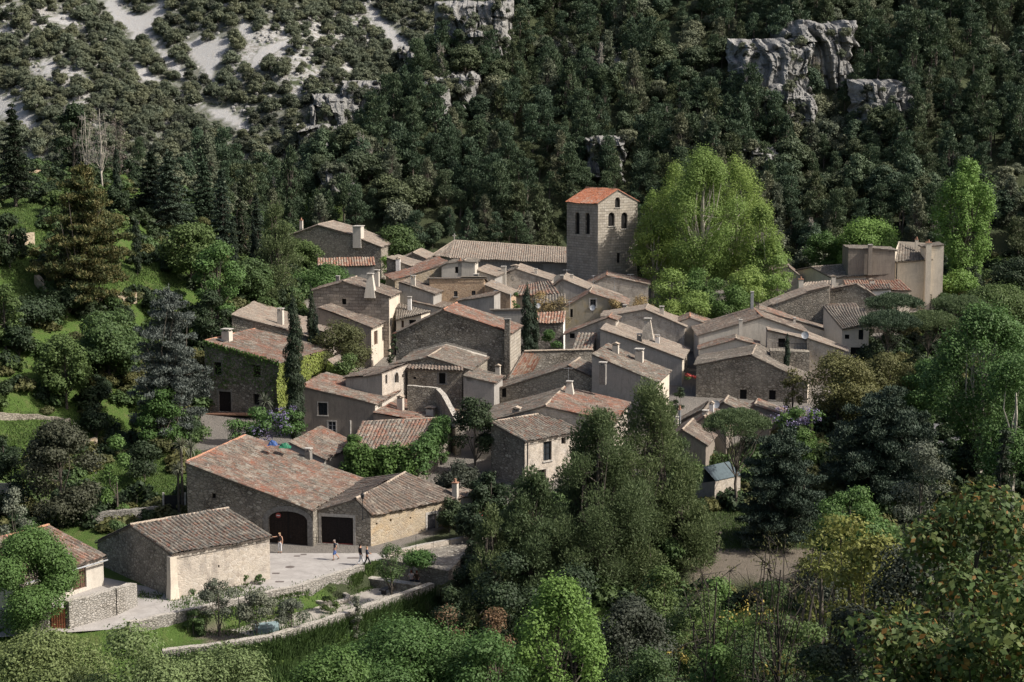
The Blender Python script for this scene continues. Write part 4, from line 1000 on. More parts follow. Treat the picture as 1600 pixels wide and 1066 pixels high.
stonec = t.mix(n3, (.28, .22, .15), (.48, .42, .33)); stonec = t.mix(t.range(n2, .5, .7), stonec, (.06, .08, .03))
steep = t.math('MULTIPLY', t.range(nz, .68, .55), z2.outputs[2])
c = t.mix(steep, c, stonec)
t.color(c); t.bump(t.math('ADD', n2, n3), .8, .25)
gme = npmesh('hillside', verts, F4, t.m, smooth=True)
z1 = np.zeros((ny, nx, 4), np.float32); z1[..., 3] = 1
z1[..., 0] = ((X < -28) & (Yg < 300)) | ((Yg < 122)) | ((X > 45) & (Yg < 260))
z1[..., 1] = mask_s
rk = np.sin(X*.16+1)*np.sin(Yg*.13)+.6*np.sin(X*.37+Yg*.21)
mr = np.zeros_like(mask_s)
for s in ROCKY: mr |= _inside(PX, PY, s)
z1[..., 2] = ((mr & (rk > -.45)) | ((rk > 1.2))) & (Yg > 315) & (X < 30) & ~mask_s
z1[..., 2] = np.maximum(z1[..., 2], .38*((Yg > 322) & farL & ~mask_s))
zz = np.zeros((ny, nx, 4), np.float32); zz[..., 3] = 1
zz[..., 0] = _inside(PX, PY, VIL0) & (Yg < 240) & (Yg > 128)
zz[..., 1] = _inside(PX, PY, [(1070, 858), (1290, 855), (1260, 915), (1080, 912)]) | _inside(PX, PY, [(290, 985), (340, 975), (400, 1000), (330, 1010)])
zz[..., 1] = np.maximum(zz[..., 1], _inside(PX, PY, [(-60, 245), (60, 245), (92, 285), (80, 312), (-60, 306)]) & (Yg < 260))
zz[..., 2] = 0
for nm, arr in (('zone', z1), ('zone2', zz)):
    a = gme.color_attributes.new(nm, 'FLOAT_COLOR', 'POINT'); a.data.foreach_set('color', arr.reshape(-1, 4).ravel())
tag(link('ground', gme), kind='structure')
# ------------------------------------------------------------------ vegetation
def unit(v): return v/np.maximum(np.linalg.norm(v, axis=-1, keepdims=True), 1e-9)
def leafquads(c, n, up, size, asp=.55, rs=None):
    """diamond leaves centred at c (k,3), facing n, long axis near up"""
    n = unit(n); t1 = up-n*np.sum(up*n, -1, keepdims=True); t1 = unit(t1); t2 = np.cross(n, t1)
    s = size[:, None]
    return np.stack([c-t1*s, c+t2*s*asp, c+t1*s, c-t2*s*asp], 1)
def crown(rs, cen, rad, n, size, mode='leaf', shell=(.55, 1.05), flat=1.):
    cen = np.array(cen, float); rad = np.array(rad, float)
    if rad.ndim == 1: rad = np.stack([rad, rad, rad*flat], -1)
    w = rad[:, 0]**2; idx = rs.choice(len(cen), n, p=w/w.sum())
    d = unit(rs.normal(size=(n, 3))); d[:, 2] = np.where(rs.rand(n) < .35, np.abs(d[:, 2]), d[:, 2])
    r = rs.uniform(shell[0]**2, shell[1]**2, n)**.5
    c = cen[idx]+d*rad[idx]*r[:, None]
    rnd_ = rs.normal(size=(n, 3))
    sz = size*rs.uniform(.55, 1.35, n)
    if mode == 'leaf':
        nn = unit(d*.9+rnd_*.45+np.array([0, 0, .3])); return leafquads(c, nn, rs.normal(size=(n, 3)), sz, .62)
    if mode == 'needle':      # tufts pointing up and outwards
        up = unit(d*.7+np.array([0, 0, .7])+rnd_*.35); spk = rs.rand(n) < .5
        nn = np.where(spk[:, None], unit(np.cross(up, rs.normal(size=(n, 3)))), unit(d*.9+rnd_*.5+np.array([0, 0, .25])))
        upp = np.where(spk[:, None], up, rs.normal(size=(n, 3))); Qs = leafquads(c, nn, upp, sz*np.where(spk, 1.3, .8), .38); return Qs
    if mode == 'droop':
        up = unit(d*np.array([1, 1, .2])*1.1+np.array([0, 0, -.25])+rnd_*.3); return leafquads(c, unit(np.array([0, 0, 1.])+rnd_*.5), up, sz*1.2, .4)
    if mode == 'vert':
        up = unit(np.array([0, 0, 1.])+rnd_*.22+d*.25); return leafquads(c, unit(d+rnd_*.4), up, sz*1.3, .33)
def qmesh(name, Q, mat):
    Q = np.concatenate(Q) if isinstance(Q, list) else Q
    v = Q.reshape(-1, 3); return npmesh(name, v, np.arange(len(v)).reshape(-1, 4), mat)
def limbs(mb, base, tips, r0, rs, top=None, wob=.12, n=6, rt=.02, split=(.25, .8)):
    """trunk from base to top then limbs to the tips"""
    base = Vector(base); top = Vector(top)
    pts = [base.lerp(top, k/6)+Vector((rs.uniform(-1, 1), rs.uniform(-1, 1), 0))*wob*(top-base).length*.08*(0 < k < 6) for k in range(7)]
    mb.tube(pts, [r0*(1.25 if k == 0 else 1)*(1-k/6*.75) for k in range(7)], n)
    for t in tips:
        t = Vector(t); f = rs.uniform(*split); k = int(f*6); a = pts[k].lerp(pts[min(k+1, 6)], f*6-k)
        if a.z > t.z+.3: a = pts[2]
        m = a.lerp(t, .5)+Vector((0, 0, -.08*(t-a).length))+Vector((rs.uniform(-1, 1), rs.uniform(-1, 1), rs.uniform(-.3, 1)))*.1*(t-a).length
        r = r0*(1-f*.75)*.5
        mb.tube([a, m, t], [r, r*.6, rt], 5, cap=False)
VAR = {}
def make_tree(kind, h, w, seed, leaf=.15, dens=1., cb=None):
    """returns (list of quads, trunk MB); built at real size, base at origin"""
    rs = np.random.RandomState(seed); mb = MB(); Rr = w/2
    A = lambda *a: np.array(a, float)
    if kind in ('broad', 'poplar', 'olive', 'shrub', 'ovoid'):
        cb = {'broad': .22, 'poplar': .12, 'olive': .3, 'shrub': .0, 'ovoid': .06}[kind] if cb is None else cb
        z0 = h*cb; hh = h-z0; N = int({'broad': 26, 'poplar': 75, 'olive': 16, 'shrub': 14, 'ovoid': 30}[kind])
        cen = []; rad = []
        for i in range(N):
            t = rs.rand(); ph = rs.rand()*6.28
            if kind == 'poplar': prof = math.sin(math.pi*min(1, (t*.86+.10)))**.75
            elif kind == 'shrub': prof = math.sqrt(max(0, 1-t**2.2))
            else: prof = math.sin(math.pi*(t*.80+.14))**.6
            pr = Rr*(.26+.16*rs.rand())*(.62 if kind == 'poplar' else 1); rr = max(0, Rr*prof-pr*.75)*math.sqrt(rs.uniform(.35, 1))
            cen.append(A(math.cos(ph)*rr, math.sin(ph)*rr, z0+pr*.6+(hh-pr*1.35)*t)); rad.append(A(pr, pr, pr*(rs.uniform(.6, .9) if kind != 'poplar' else rs.uniform(1.1, 1.8))))
        area = sum(r[0]**2 for r in rad)*12
        n = int(area/(leaf**2)*.55*dens*(.55 if kind == 'olive' else 1))
        Q = [crown(rs, cen, rad, n, leaf, 'leaf')]
        # loose sprigs outside the clumps
        k = max(4, int(n*.12)); Q.append(crown(rs, cen, [r*1.18 for r in rad], k, leaf*.9, 'leaf', (.95, 1.15)))
        limbs(mb, (0, 0, -1), [c for c in cen[::2]] if kind != 'shrub' else cen[:4], max(.05, h*.022), rs, (0, 0, h*(.75 if kind != 'shrub' else .4)))
    elif kind == 'umbrella':
        cen = []; rad = []; N = 30
        for i in range(N):
            ph = i*2.4; rr = Rr*math.sqrt((i+.5)/N)*.86; pr = Rr*.26*rs.uniform(.8, 1.2)
            z = h-pr*.7-(rr/Rr)**2*h*.16-rs.rand()*h*.03
            cen.append(A(math.cos(ph)*rr, math.sin(ph)*rr, z)); rad.append(A(pr, pr, pr*.62))
        n = int(sum(r[0]**2 for r in rad)*12/leaf**2*.6*dens); Q = [crown(rs, cen, rad, n, leaf, 'needle', (.5, 1.05))]
        limbs(mb, (0, 0, -1), [c-A(0, 0, .3) for c in cen], h*.022, rs, (0, 0, h*.62), split=(.55, 1))
    elif kind == 'pine':      # Aleppo pine, open, irregular, upswept plumes
        cen = []; rad = []; N = int(60)
        for i in range(N):
            t = (i+rs.rand())/N; ph = rs.rand()*6.28; prof = (1-t)**.6*(.55+.45*min(1, t*4+.35))
            pr = Rr*(.20+.12*rs.rand())*(1-.35*t); rr = Rr*prof*rs.uniform(.35, .95)
            cen.append(A(math.cos(ph)*rr, math.sin(ph)*rr, h*(.06+.90*t))); rad.append(A(pr, pr, pr*rs.uniform(.7, 1.3)))
        n = int(sum(r[0]**2 for r in rad)*12/leaf**2*.6*dens); Q = [crown(rs, cen, rad, n, leaf, 'needle', (.3, 1.1))]
        limbs(mb, (0, 0, -1), cen, max(.06, h*.02), rs, (0, 0, h*.93), split=(.1, .9))
    elif kind == 'fpine':     # forest pine: bare stem, layered flat clumps
        cen = []; rad = []; N = 9
        for i in range(N):
            t = (i+rs.rand()*.6)/N; ph = rs.rand()*6.28; pr = Rr*(.38+.14*rs.rand())*(1-.3*t); rr = Rr*(1-t*.8)*rs.uniform(.2, .75)
            cen.append(A(math.cos(ph)*rr, math.sin(ph)*rr, h*(.34+.60*t))); rad.append(A(pr, pr, pr*.55))
        n = int(sum(r[0]**2 for r in rad)*12/leaf**2*.62*dens); Q = [crown(rs, cen, rad, n, leaf, 'needle', (.45, 1.1))]
        limbs(mb, (0, 0, -1.5), cen[::3], h*.02, rs, (0, 0, h*.9), n=4)
    elif kind in ('cedar', 'fir', 'bluecedar', 'dome'):
        cen = []; rad = []; tiers = {'cedar': 11, 'fir': 15, 'bluecedar': 15, 'dome': 13}[kind]
        for i in range(tiers):
            t = (i+.3)/tiers; prof = {'cedar': (1-t)**.62*(.62+.38*min(1, t*3+.2)), 'fir': (1-t)**.85, 'bluecedar': (1-t**1.6)**.85*(.75+.25*min(1, t*4)), 'dome': math.sqrt(max(.02, 1-t**2))*(.82+.18*min(1, t*4))}[kind]
            R_ = Rr*prof; nb = max(3, int(4+8*prof)); off = rs.rand()*6.28; z = h*(.12+.86*t) if kind not in ('bluecedar', 'dome') else h*(.10+.84*t)
            for k in range(nb):
                ph = off+k*6.283/nb+rs.uniform(-.25, .25); L = R_*rs.uniform(.62, 1.12); zj = rs.uniform(-.5, .5)*h/tiers*(1.8 if kind == 'dome' else 1); m = max(2, int(L/(Rr*.22)))
                for q in range(m):
                    f = (q+.6)/m; pr = Rr*(.135 if kind != 'fir' else .14)*(1.25-f*.45); dz = {'cedar': .04*L*f, 'fir': -.16*L*f, 'bluecedar': -.10*L*f, 'dome': .02*L*f}[kind]
                    cen.append(A(math.cos(ph)*L*f, math.sin(ph)*L*f, z+dz+zj)); rad.append(A(pr, pr, pr*(.42 if kind != 'dome' else .62)))
        cen.append(A(0, 0, h*.96)); rad.append(A(Rr*.06, Rr*.06, h*.05))
        n = int(sum(r[0]**2 for r in rad)*11/leaf**2*.62*dens); Q = [crown(rs, cen, rad, n, leaf, 'droop' if kind in ('fir', 'bluecedar') else 'needle', (.3, 1.15))]
        tips = [cen[j] for j in range(0, len(cen), 6)]; limbs(mb, (0, 0, -1), tips, h*.018, rs, (0, 0, h*.95), split=(.1, .85))
    elif kind == 'cypress':
        N = 26; cen = []; rad = []
        for i in range(N):
            t = (i+.5)/N; prof = math.sin(math.pi*(t**.75*.93+.05))**.55 if t < .9 else (1-t)*3.2+.08
            pr = Rr*prof*.75; ph = rs.rand()*6.28; o = Rr*prof*.3
            cen.append(A(math.cos(ph)*o, math.sin(ph)*o, h*(.02+.97*t))); rad.append(A(pr, pr, h/N*1.5))
        n = int(Rr*h*9/leaf**2*dens); Q = [crown(rs, cen, rad, n, leaf, 'vert', (.75, 1.08))]
        mb.tube([(0, 0, -1), (0, 0, h*.8)], [h*.012, .03], 6)
    elif kind in ('bare', 'dead'):
        Q = []; tips = []
        for i in range(26):
            t = .3+.65*rs.rand(); ph = rs.rand()*6.28; rr = Rr*(1.05-t*.7)*rs.uniform(.5, 1); tips.append(A(math.cos(ph)*rr, math.sin(ph)*rr, h*(t+(.12 if kind == 'bare' else -.03))))
        limbs(mb, (0, 0, -1), tips, h*.013, rs, (0, 0, h*.97), split=(.2, .9), rt=.015)
        for tp in tips:
            for j in range(7):
                e = Vector(tp)+Vector(rs.normal(size=3))*Rr*.17; mb.tube([tp, e], [.022, .008], 3, cap=False)
        n = int(260*dens*(Rr*h/9)); cen = tips; rad = [A(Rr*.3, Rr*.3, Rr*.26)]*len(tips)
        Q = [crown(rs, cen, rad, n, leaf, 'vert', (.1, 1.1))]
    return Q, mb
CRM = {}
def tree(kind, px, top, Y, wpx, mat, label, cat='tree', name=None, leaf=0.144, dens=1., bark='bark', group=None, seed=None, cb=None, base=None, hpx=None, par=None, x=None):
    """a tree standing on the ground at depth Y below pixel column px, its top at pixel row top"""
    p = V(px, top, Y); gz = H(p.x, Y) if base is None else base
    h = max(.5, p.z-gz); w = wpx*Y/FPX
    seed = seed if seed is not None else int(px*7+top)
    Q, mb = make_tree(kind, h, w, seed, leaf, dens, cb)
    e = empty(name or {'broad': 'broadleaf_tree', 'poplar': 'plane_tree', 'olive': 'olive_tree', 'shrub': 'shrub', 'ovoid': 'broadleaf_tree', 'umbrella': 'umbrella_pine', 'pine': 'pine_tree', 'cedar': 'cedar_tree', 'fir': 'fir_tree', 'bluecedar': 'blue_cedar', 'dome': 'blue_cedar', 'cypress': 'cypress_tree', 'bare': 'bare_tree', 'dead': 'dead_tree'}[kind], (p.x, Y, gz))
    tag(e, label, cat, group)
    if Q: link('crown', qmesh('crown', Q, M[mat]), e)
    link('trunk', mb.mesh('trunk', M[bark]), e)
    return e
B_ = 'bark'
TL_ = [
 # left slope
 ('fir', 18, 160, 196, 84, 'fir', 'dark spire-shaped conifer alone on the left terrace edge', dict(leaf=0.144)),
 ('cedar', 128, 256, 178, 205, 'gold', 'broad spreading conifer with gold-tinged top and stout trunk on the left terraces', dict(leaf=0.173, cb=.1, dens=1.1)),
 ('dead', 132, 172, 216, 44, 'deadneedle', 'leftmost of the grey leafless trees on the slope', dict(leaf=0.072, bark='bark_pale', group='leafless trees on the left slope')),
 ('dead', 155, 166, 214, 50, 'deadneedle', 'tallest grey leafless tree with pale straight trunk on the slope', dict(leaf=0.072, bark='bark_pale', group='leafless trees on the left slope')),
 ('dead', 180, 176, 215, 44, 'deadneedle', 'rightmost grey leafless tree, violet tinged, on the slope', dict(leaf=0.072, bark='bark', group='leafless trees on the left slope')),
 ('ovoid', 112, 160, 224, 66, 'dkgreen', 'dark bushy tree just left of the leafless trees', dict(leaf=0.180)),
 ('cypress', 212, 336, 190, 17, 'cyp', 'slim dark cypress column on the grassy terrace', dict(leaf=0.108)),
 ('cypress', 181, 222, 206, 15, 'cyp', 'small cypress at the foot of the leafless trees', dict(leaf=0.108)),
 ('bluecedar', 236, 232, 212, 74, 'fir', 'tall dark green cedar upslope of the slim cypress', dict(leaf=0.144)),
 ('bluecedar', 262, 228, 208, 84, 'bluec', 'tall blue-green cedar with drooping tips upslope of the slim cypress', dict(leaf=0.144)),
 ('fir', 345, 262, 214, 60, 'bluec', 'pointed blue-green fir in the conifer grove left of the village', dict(leaf=0.130)),
 ('fir', 374, 285, 216, 46, 'fir', 'pointed dark fir in the conifer grove left of the village', dict(leaf=0.130)),
 ('fir', 400, 300, 220, 46, 'bluec', 'shorter greyish fir at the right of the conifer grove', dict(leaf=0.130)),
 ('fir', 318, 250, 222, 66, 'pine', 'soft-tipped tall fir behind the conifer grove', dict(leaf=0.144)),
 ('cypress', 364, 340, 205, 16, 'cyp', 'thin dark cypress in front of the conifer grove', dict(leaf=0.108)),
 ('cypress', 396, 348, 208, 15, 'cyp', 'second thin cypress just right of the thin dark one', dict(leaf=0.108)),
 ('pine', 430, 318, 206, 110, 'pine2', 'soft feathery pale green pine above the ivy clad house', dict(leaf=0.144, dens=.8)),
 ('broad', 296, 344, 194, 96, 'mid', 'full mid green tree right of the slim cypress', dict(leaf=0.173)),
 ('broad', 338, 376, 188, 86, 'lime_leaf', 'brighter green rounded tree above the dark bay tree', dict(leaf=0.158)),
 ('ovoid', 392, 402, 200, 72, 'mid', 'bushy green tree beneath the feathery pine', dict(leaf=0.158)),
 ('ovoid', 330, 452, 183, 66, 'dkgreen', 'dark oval bay tree beside the ivy clad house', dict(leaf=0.122, dens=1.2)),
 ('dome', 262, 446, 160, 140, 'greyc', 'large silvery blue cedar left of the ivy clad house', dict(leaf=0.122, dens=1.25)),
 ('broad', 168, 478, 168, 128, 'mid', 'wide green leafy tree left of the silvery cedar', dict(leaf=0.158, dens=1.1)),
 ('broad', 100, 520, 162, 100, 'mid', 'lighter green tree with drooping clumps below the left terraces', dict(leaf=0.158)),
 ('broad', 52, 468, 172, 120, 'dkgreen', 'dark green oak at the left below the terraces', dict(leaf=0.158)),
 ('ovoid', 12, 330, 178, 62, 'dkgreen', 'dark rounded tree cut by the left edge, upper terrace', dict(leaf=0.158)),
 ('ovoid', 4, 440, 165, 60, 'mid', 'green tree cut by the left edge below the dark one', dict(leaf=0.158)),
 ('ovoid', 92, 654, 138, 132, 'holm', 'large dark grey-green holm oak above the small barn', dict(leaf=0.122, dens=1.2)),
 ('shrub', 180, 676, 141, 58, 'lime_leaf', 'yellow-green bush beside the little lawn', dict(leaf=0.115, cat='shrub')),
 ('shrub', 320, 648, 145, 70, 'mid', 'laurel bush beside the long barn gable', dict(leaf=0.115, cat='shrub')),
 ('shrub', 225, 690, 150, 90, 'dkgreen', 'dark shrubbery behind the little lawn', dict(leaf=0.130, cat='shrub')),
 ('shrub', 12, 700, 140, 80, 'dkgreen', 'dark hedge bush at the far left edge', dict(leaf=0.122, cat='shrub')),
 ('shrub', 22, 760, 130, 60, 'olive', 'grey-green shrub by the small gate at left edge', dict(leaf=0.101, cat='shrub')),
 ('shrub', 250, 590, 158, 90, 'vine', 'ivy-covered bank under the silvery cedar', dict(leaf=0.122, cat='shrub')),
 ('shrub', 180, 810, 128, 60, 'mid', 'low bush behind the small barn roof', dict(leaf=0.094, cat='shrub')),
 # around the ivy house
 ('cypress', 457, 452, 160.5, 36, 'cyp', 'tallest slender cypress in front of the ivy clad house', dict(leaf=0.101, dens=1.2)),
 ('cypress', 486, 444, 183, 17, 'cyp', 'slim cypress behind the tallest one, left of a close pair', dict(leaf=0.094)),
 ('cypress', 493, 478, 183, 14, 'cyp', 'shorter cypress touching the slim one on its right', dict(leaf=0.094)),
 ('cypress', 824, 440, 190, 24, 'cyp', 'dark cypress standing alone in the village centre', dict(leaf=0.094)),
 ('cypress', 836, 464, 190.5, 16, 'cyp', 'short second stem beside the central cypress', dict(leaf=0.094)),
 ('cypress', 1230, 519, 182, 13, 'cyp', 'small neat cypress on the balcony terrace', dict(leaf=0.086)),
 ('fir', 1455, 457, 206, 12, 'cyp', 'tiny pointed cypress in front of the cream manor', dict(leaf=0.094, name='cypress_tree')),
 ('broad', 530, 500, 182, 105, 'olivebrown', 'bushy twiggy fig tree in the yard of the lean-to house', dict(leaf=0.115, dens=.6)),
 ('shrub', 545, 552, 176, 80, 'mid', 'green hedge at the foot of the lean-to house', dict(leaf=0.115, cat='shrub')),
 ('shrub', 500, 405, 221, 120, 'lime_leaf', 'bright green shrubs below the tiled garden wall', dict(leaf=0.144, cat='shrub')),
 ('broad', 470, 372, 229, 70, 'mid', 'green tree against the upper left stone gable', dict(leaf=0.144)),
 ('broad', 620, 350, 244, 90, 'mid', 'rounded green tree right of the upper left house', dict(leaf=0.180)),
 ('shrub', 608, 385, 232, 46, 'bright', 'small bright green bush right of the upper left house', dict(leaf=0.144, cat='shrub')),
 ('broad', 741, 618, 152, 84, 'dkgreen', 'dark tangled tree between vine shed and white wall house', dict(leaf=0.115, dens=.8)),
 ('shrub', 716, 720, 145, 90, 'holm', 'dark bushes behind the ochre barn', dict(leaf=0.115, cat='shrub')),
 ('shrub', 858, 515, 187, 60, 'lime_leaf', 'green shrub behind the striped red roof', dict(leaf=0.108, cat='shrub')),
 ('shrub', 806, 456, 200, 22, 'vine', 'round leafy bush left of the central cypress', dict(leaf=0.094, cat='shrub')),
 ('shrub', 745, 488, 190, 50, 'lime_leaf', 'weedy shrubs behind the ridge of the large gable', dict(leaf=0.094, cat='shrub', dens=.6)),
 ('shrub', 1048, 625, 163, 26, 'mid', 'grey-green bush at the cream house door', dict(leaf=0.094, cat='shrub')),
 ('shrub', 1062, 600, 172, 30, 'dkgreen', 'dark bush in the mouth of the alley', dict(leaf=0.094, cat='shrub')),
 ('shrub', 615, 520, 180, 26, 'dkgreen', 'dark shrub in the gap left of the large gable', dict(leaf=0.094, cat='shrub')),
 ('shrub', 692, 652, 156, 34, 'vine', 'bright vine climbing beside the vine covered shed', dict(leaf=0.094, cat='shrub')),
 # planes
 ('poplar', 1058, 262, 236, 120, 'plane', 'left tall light green plane tree beside the bell tower', dict(leaf=0.125, dens=.6, bark='bark_pale', group='plane trees on the square')),
 ('poplar', 1100, 240, 228, 150, 'plane', 'tallest light green plane tree in the middle of its group', dict(leaf=0.125, dens=.6, bark='bark_pale', group='plane trees on the square')),
 ('poplar', 1152, 250, 234, 120, 'plane', 'right light green plane tree of the square', dict(leaf=0.125, dens=.6, bark='bark_pale', group='plane trees on the square')),
 ('broad', 1200, 372, 226, 90, 'plane', 'low spreading plane tree at the right of the group', dict(leaf=0.144, dens=.6, bark='bark_pale', group='plane trees on the square')),
 ('broad', 1022, 330, 230, 90, 'plane', 'low plane tree overlapping the bell tower edge', dict(leaf=0.144, dens=.45, bark='bark_pale', group='plane trees on the square')),
 ('broad', 1352, 334, 246, 110, 'bright', 'vivid green tree behind the cream manor', dict(leaf=0.158)),
 ('broad', 1290, 360, 250, 70, 'lime_leaf', 'mid green tree left of the vivid one behind the manor', dict(leaf=0.158)),
 ('poplar', 1512, 250, 240, 112, 'bright', 'tall vivid green tree right of the cream manor', dict(leaf=0.173, dens=.8)),
 ('broad', 1500, 420, 228, 70, 'bright', 'low vivid green tree right of the manor wall', dict(leaf=0.158)),
 # right side
 ('umbrella', 1398, 455, 198, 92, 'pine', 'umbrella pine nearest the cream manor wall', dict(leaf=0.108, group='umbrella pines right of the village')),
 ('umbrella', 1390, 482, 186, 100, 'pine', 'umbrella pine with wide dark dome left of its group', dict(leaf=0.108, group='umbrella pines right of the village')),
 ('umbrella', 1452, 482, 188, 100, 'pine2', 'umbrella pine in the middle of its group', dict(leaf=0.108, group='umbrella pines right of the village')),
 ('umbrella', 1500, 458, 200, 96, 'pine2', 'greyer umbrella pine at the right of its group', dict(leaf=0.108, group='umbrella pines right of the village')),
 ('broad', 1312, 548, 165, 130, 'olivebrown', 'olive-brown young oak in front of the rubble gable', dict(leaf=0.115, dens=.55, bark='bark_dark')),
 ('broad', 1392, 548, 168, 110, 'olivebrown', 'olive-brown oak right of the other one below the umbrella pines', dict(leaf=0.115, dens=.6, bark='bark_dark')),
 ('dome', 1385, 606, 143, 212, 'bluec', 'huge dark blue cedar right of the village', dict(leaf=0.122, dens=1.25)),
 ('dome', 1222, 664, 133, 156, 'bluec', 'blue cedar with bare lower trunk behind the white flowering bush', dict(leaf=0.108, dens=1.2)),
 ('umbrella', 1152, 634, 142, 116, 'pine2', 'umbrella pine in front of the low tiled roofs', dict(leaf=0.094)),
 ('shrub', 1250, 652, 152, 70, 'lime_leaf', 'yellow-green shrubs below the rubble gable', dict(leaf=0.108, cat='shrub')),
 ('fir', 1268, 636, 152, 24, 'bright', 'slender light green sapling left of the huge cedar', dict(leaf=0.101, name='sapling')),
 ('poplar', 1540, 480, 150, 200, 'lime_leaf', 'very large light green plane tree at the right edge', dict(leaf=0.130, dens=.7, bark='bark_pale', cb=.25)),
 ('broad', 1590, 545, 140, 150, 'lime_leaf', 'light green tree cut by the right edge', dict(leaf=0.130, dens=.7, bark='bark_pale')),
 ('broad', 1450, 560, 165, 90, 'lime_leaf', 'green bushy tree between umbrella pines and plane tree', dict(leaf=0.122)),
 ('broad', 1560, 440, 205, 130, 'mid', 'mid green tree above the large plane at right', dict(leaf=0.144)),
 ('broad', 1600, 400, 215, 120, 'dkgreen', 'dark tree cut by the right edge beneath the forest', dict(leaf=0.144)),
 ('olive', 1440, 690, 120, 130, 'olive', 'grey olive tree in front of the huge blue cedar', dict(leaf=0.086, dens=.9)),
 ('fir', 1572, 655, 115, 100, 'fir', 'dark spruce at the right edge above the leafy foreground', dict(leaf=0.094)),
 ('broad', 1330, 735, 118, 120, 'lime_leaf', 'fresh green bushy tree in front of the two blue cedars', dict(leaf=0.094)),
 ('shrub', 1187, 803, 134, 78, 'flower_w', 'white flowering bush on the lawn', dict(leaf=0.065, cat='shrub', name='flowering_bush')),
 # big pines in the foreground
 ('pine', 935, 640, 124, 250, 'pine2', 'large dark pine in the middle foreground, left leader', dict(leaf=0.1, dens=.8, bark='bark')),
 ('pine', 1015, 604, 127, 240, 'pine2', 'tallest large pine with ragged top before the village', dict(leaf=0.1, dens=.8, bark='bark')),
 ('pine', 830, 735, 122, 190, 'pine2', 'lower dark pine to the left of the large pair', dict(leaf=0.115, dens=1., bark='bark')),
 ('pine', 768, 790, 120, 120, 'pine2', 'small dark pine by the path wall', dict(leaf=0.108)),
 ('pine', 1065, 740, 126, 130, 'pine2', 'low pine at the right foot of the large pair', dict(leaf=0.108)),
 ('shrub', 790, 850, 112, 150, 'dkgreen', 'dark undergrowth thicket beneath the large pines', dict(leaf=0.108, cat='shrub')),
 ('shrub', 900, 880, 108, 170, 'dkgreen', 'dark thicket right of the undergrowth by the pines', dict(leaf=0.108, cat='shrub')),
 ('shrub', 700, 890, 112, 90, 'dkgreen', 'shadowy bush at the corner of the garden wall', dict(leaf=0.094, cat='shrub')),
 # square and garden
 ('broad', 611, 846, 121, 56, 'mid', 'small thin-leaved tree planted in the square', dict(leaf=0.065, dens=.35, cb=.35)),
 ('shrub', 655, 862, 124, 74, 'vine', 'glossy vine hanging over the high retaining wall', dict(leaf=0.086, cat='shrub', base=1.0)),
 ('olive', 340, 902, 113, 70, 'olive', 'grey olive tree beside the small barn lane', dict(leaf=0.072, dens=1.2, group='olive trees in the garden')),
 ('olive', 400, 924, 112.5, 78, 'olive', 'second olive tree, nearer the round planter', dict(leaf=0.072, dens=1.2, group='olive trees in the garden')),
 ('olive', 455, 934, 112.5, 60, 'olive', 'low third olive tree by the garden wall', dict(leaf=0.072, dens=1.2, group='olive trees in the garden')),
 ('shrub', 300, 920, 113, 40, 'mid', 'weeds and shrubs under the lane wall', dict(leaf=0.072, cat='shrub')),
 ('shrub', 384, 893, 121, 12, 'mid', 'little bush against the barn wall, left one', dict(leaf=0.058, cat='shrub')),
 ('shrub', 406, 897, 122, 20, 'mid', 'wide little bush against the barn wall, right one', dict(leaf=0.058, cat='shrub')),
 ('broad', 42, 822, 110, 165, 'lime_leaf', 'dense round vivid green tree at the lower left edge', dict(leaf=0.086, dens=1.4, cb=.02)),
 ('shrub', 557, 930, 116, 26, 'olive', 'spiky grey bush right of the round planter', dict(leaf=0.065, cat='shrub')),
 ('shrub', 516, 912, 119, 36, 'mid', 'green plants growing in the round planter', dict(leaf=0.065, cat='shrub')),
 # lower foreground
 ('broad', 60, 985, 74, 250, 'pale', 'pale green leafy tree in the lower left corner', dict(leaf=0.072, dens=.55)),
 ('broad', 215, 972, 72, 230, 'pale', 'pale green tree with upright shoots, lower left', dict(leaf=0.072, dens=.55)),
 ('broad', 350, 1000, 74, 200, 'pale', 'pale green tree third from the lower left corner', dict(leaf=0.072, dens=.55)),
 ('broad', 640, 968, 80, 300, 'lime_leaf', 'large bright leafy tree at the bottom, left of centre', dict(leaf=0.079, dens=.8)),
 ('broad', 520, 1010, 76, 160, 'lime_leaf', 'lower bright leafy tree at the bottom beside the stone wall', dict(leaf=0.079, dens=.7)),
 ('broad', 762, 985, 78, 150, 'lime_leaf', 'bright leafy tree at the bottom, right companion', dict(leaf=0.079, dens=.7)),
 ('poplar', 872, 902, 82, 190, 'bright', 'vivid lime green young tree at the bottom centre', dict(leaf=0.086, dens=.75)),
 ('broad', 700, 940, 92, 110, 'drybrown', 'bush with dry brown leaves above the bright tree', dict(leaf=0.065, dens=.3, name='shrub', cat='shrub', cb=.1)),
 ('broad', 775, 948, 90, 80, 'drybrown', 'second bush with brown dry leaves left of the lime tree', dict(leaf=0.065, dens=.3, name='shrub', cat='shrub', cb=.1)),
 ('broad', 980, 930, 88, 170, 'holm', 'dark greyish bush right of the lime green tree', dict(leaf=0.086, dens=.7)),
 ('bare', 1120, 900, 66, 210, 'olivebrown', 'tangle of bare branches in the lower foreground', dict(leaf=0.050, dens=1.2, bark='bark_dark')),
 ('bare', 1220, 880, 62, 190, 'olivebrown', 'bare branched tree with few buds right of the other tangle', dict(leaf=0.050, dens=1.2, bark='bark_dark')),
 ('broad', 1085, 905, 96, 130, 'mid', 'green bushy tree in front of the bare soil plot', dict(leaf=0.086, dens=.7)),
 ('broad', 1180, 990, 70, 200, 'mid', 'low green bush at the bottom under the bare branches', dict(leaf=0.072, dens=.6)),
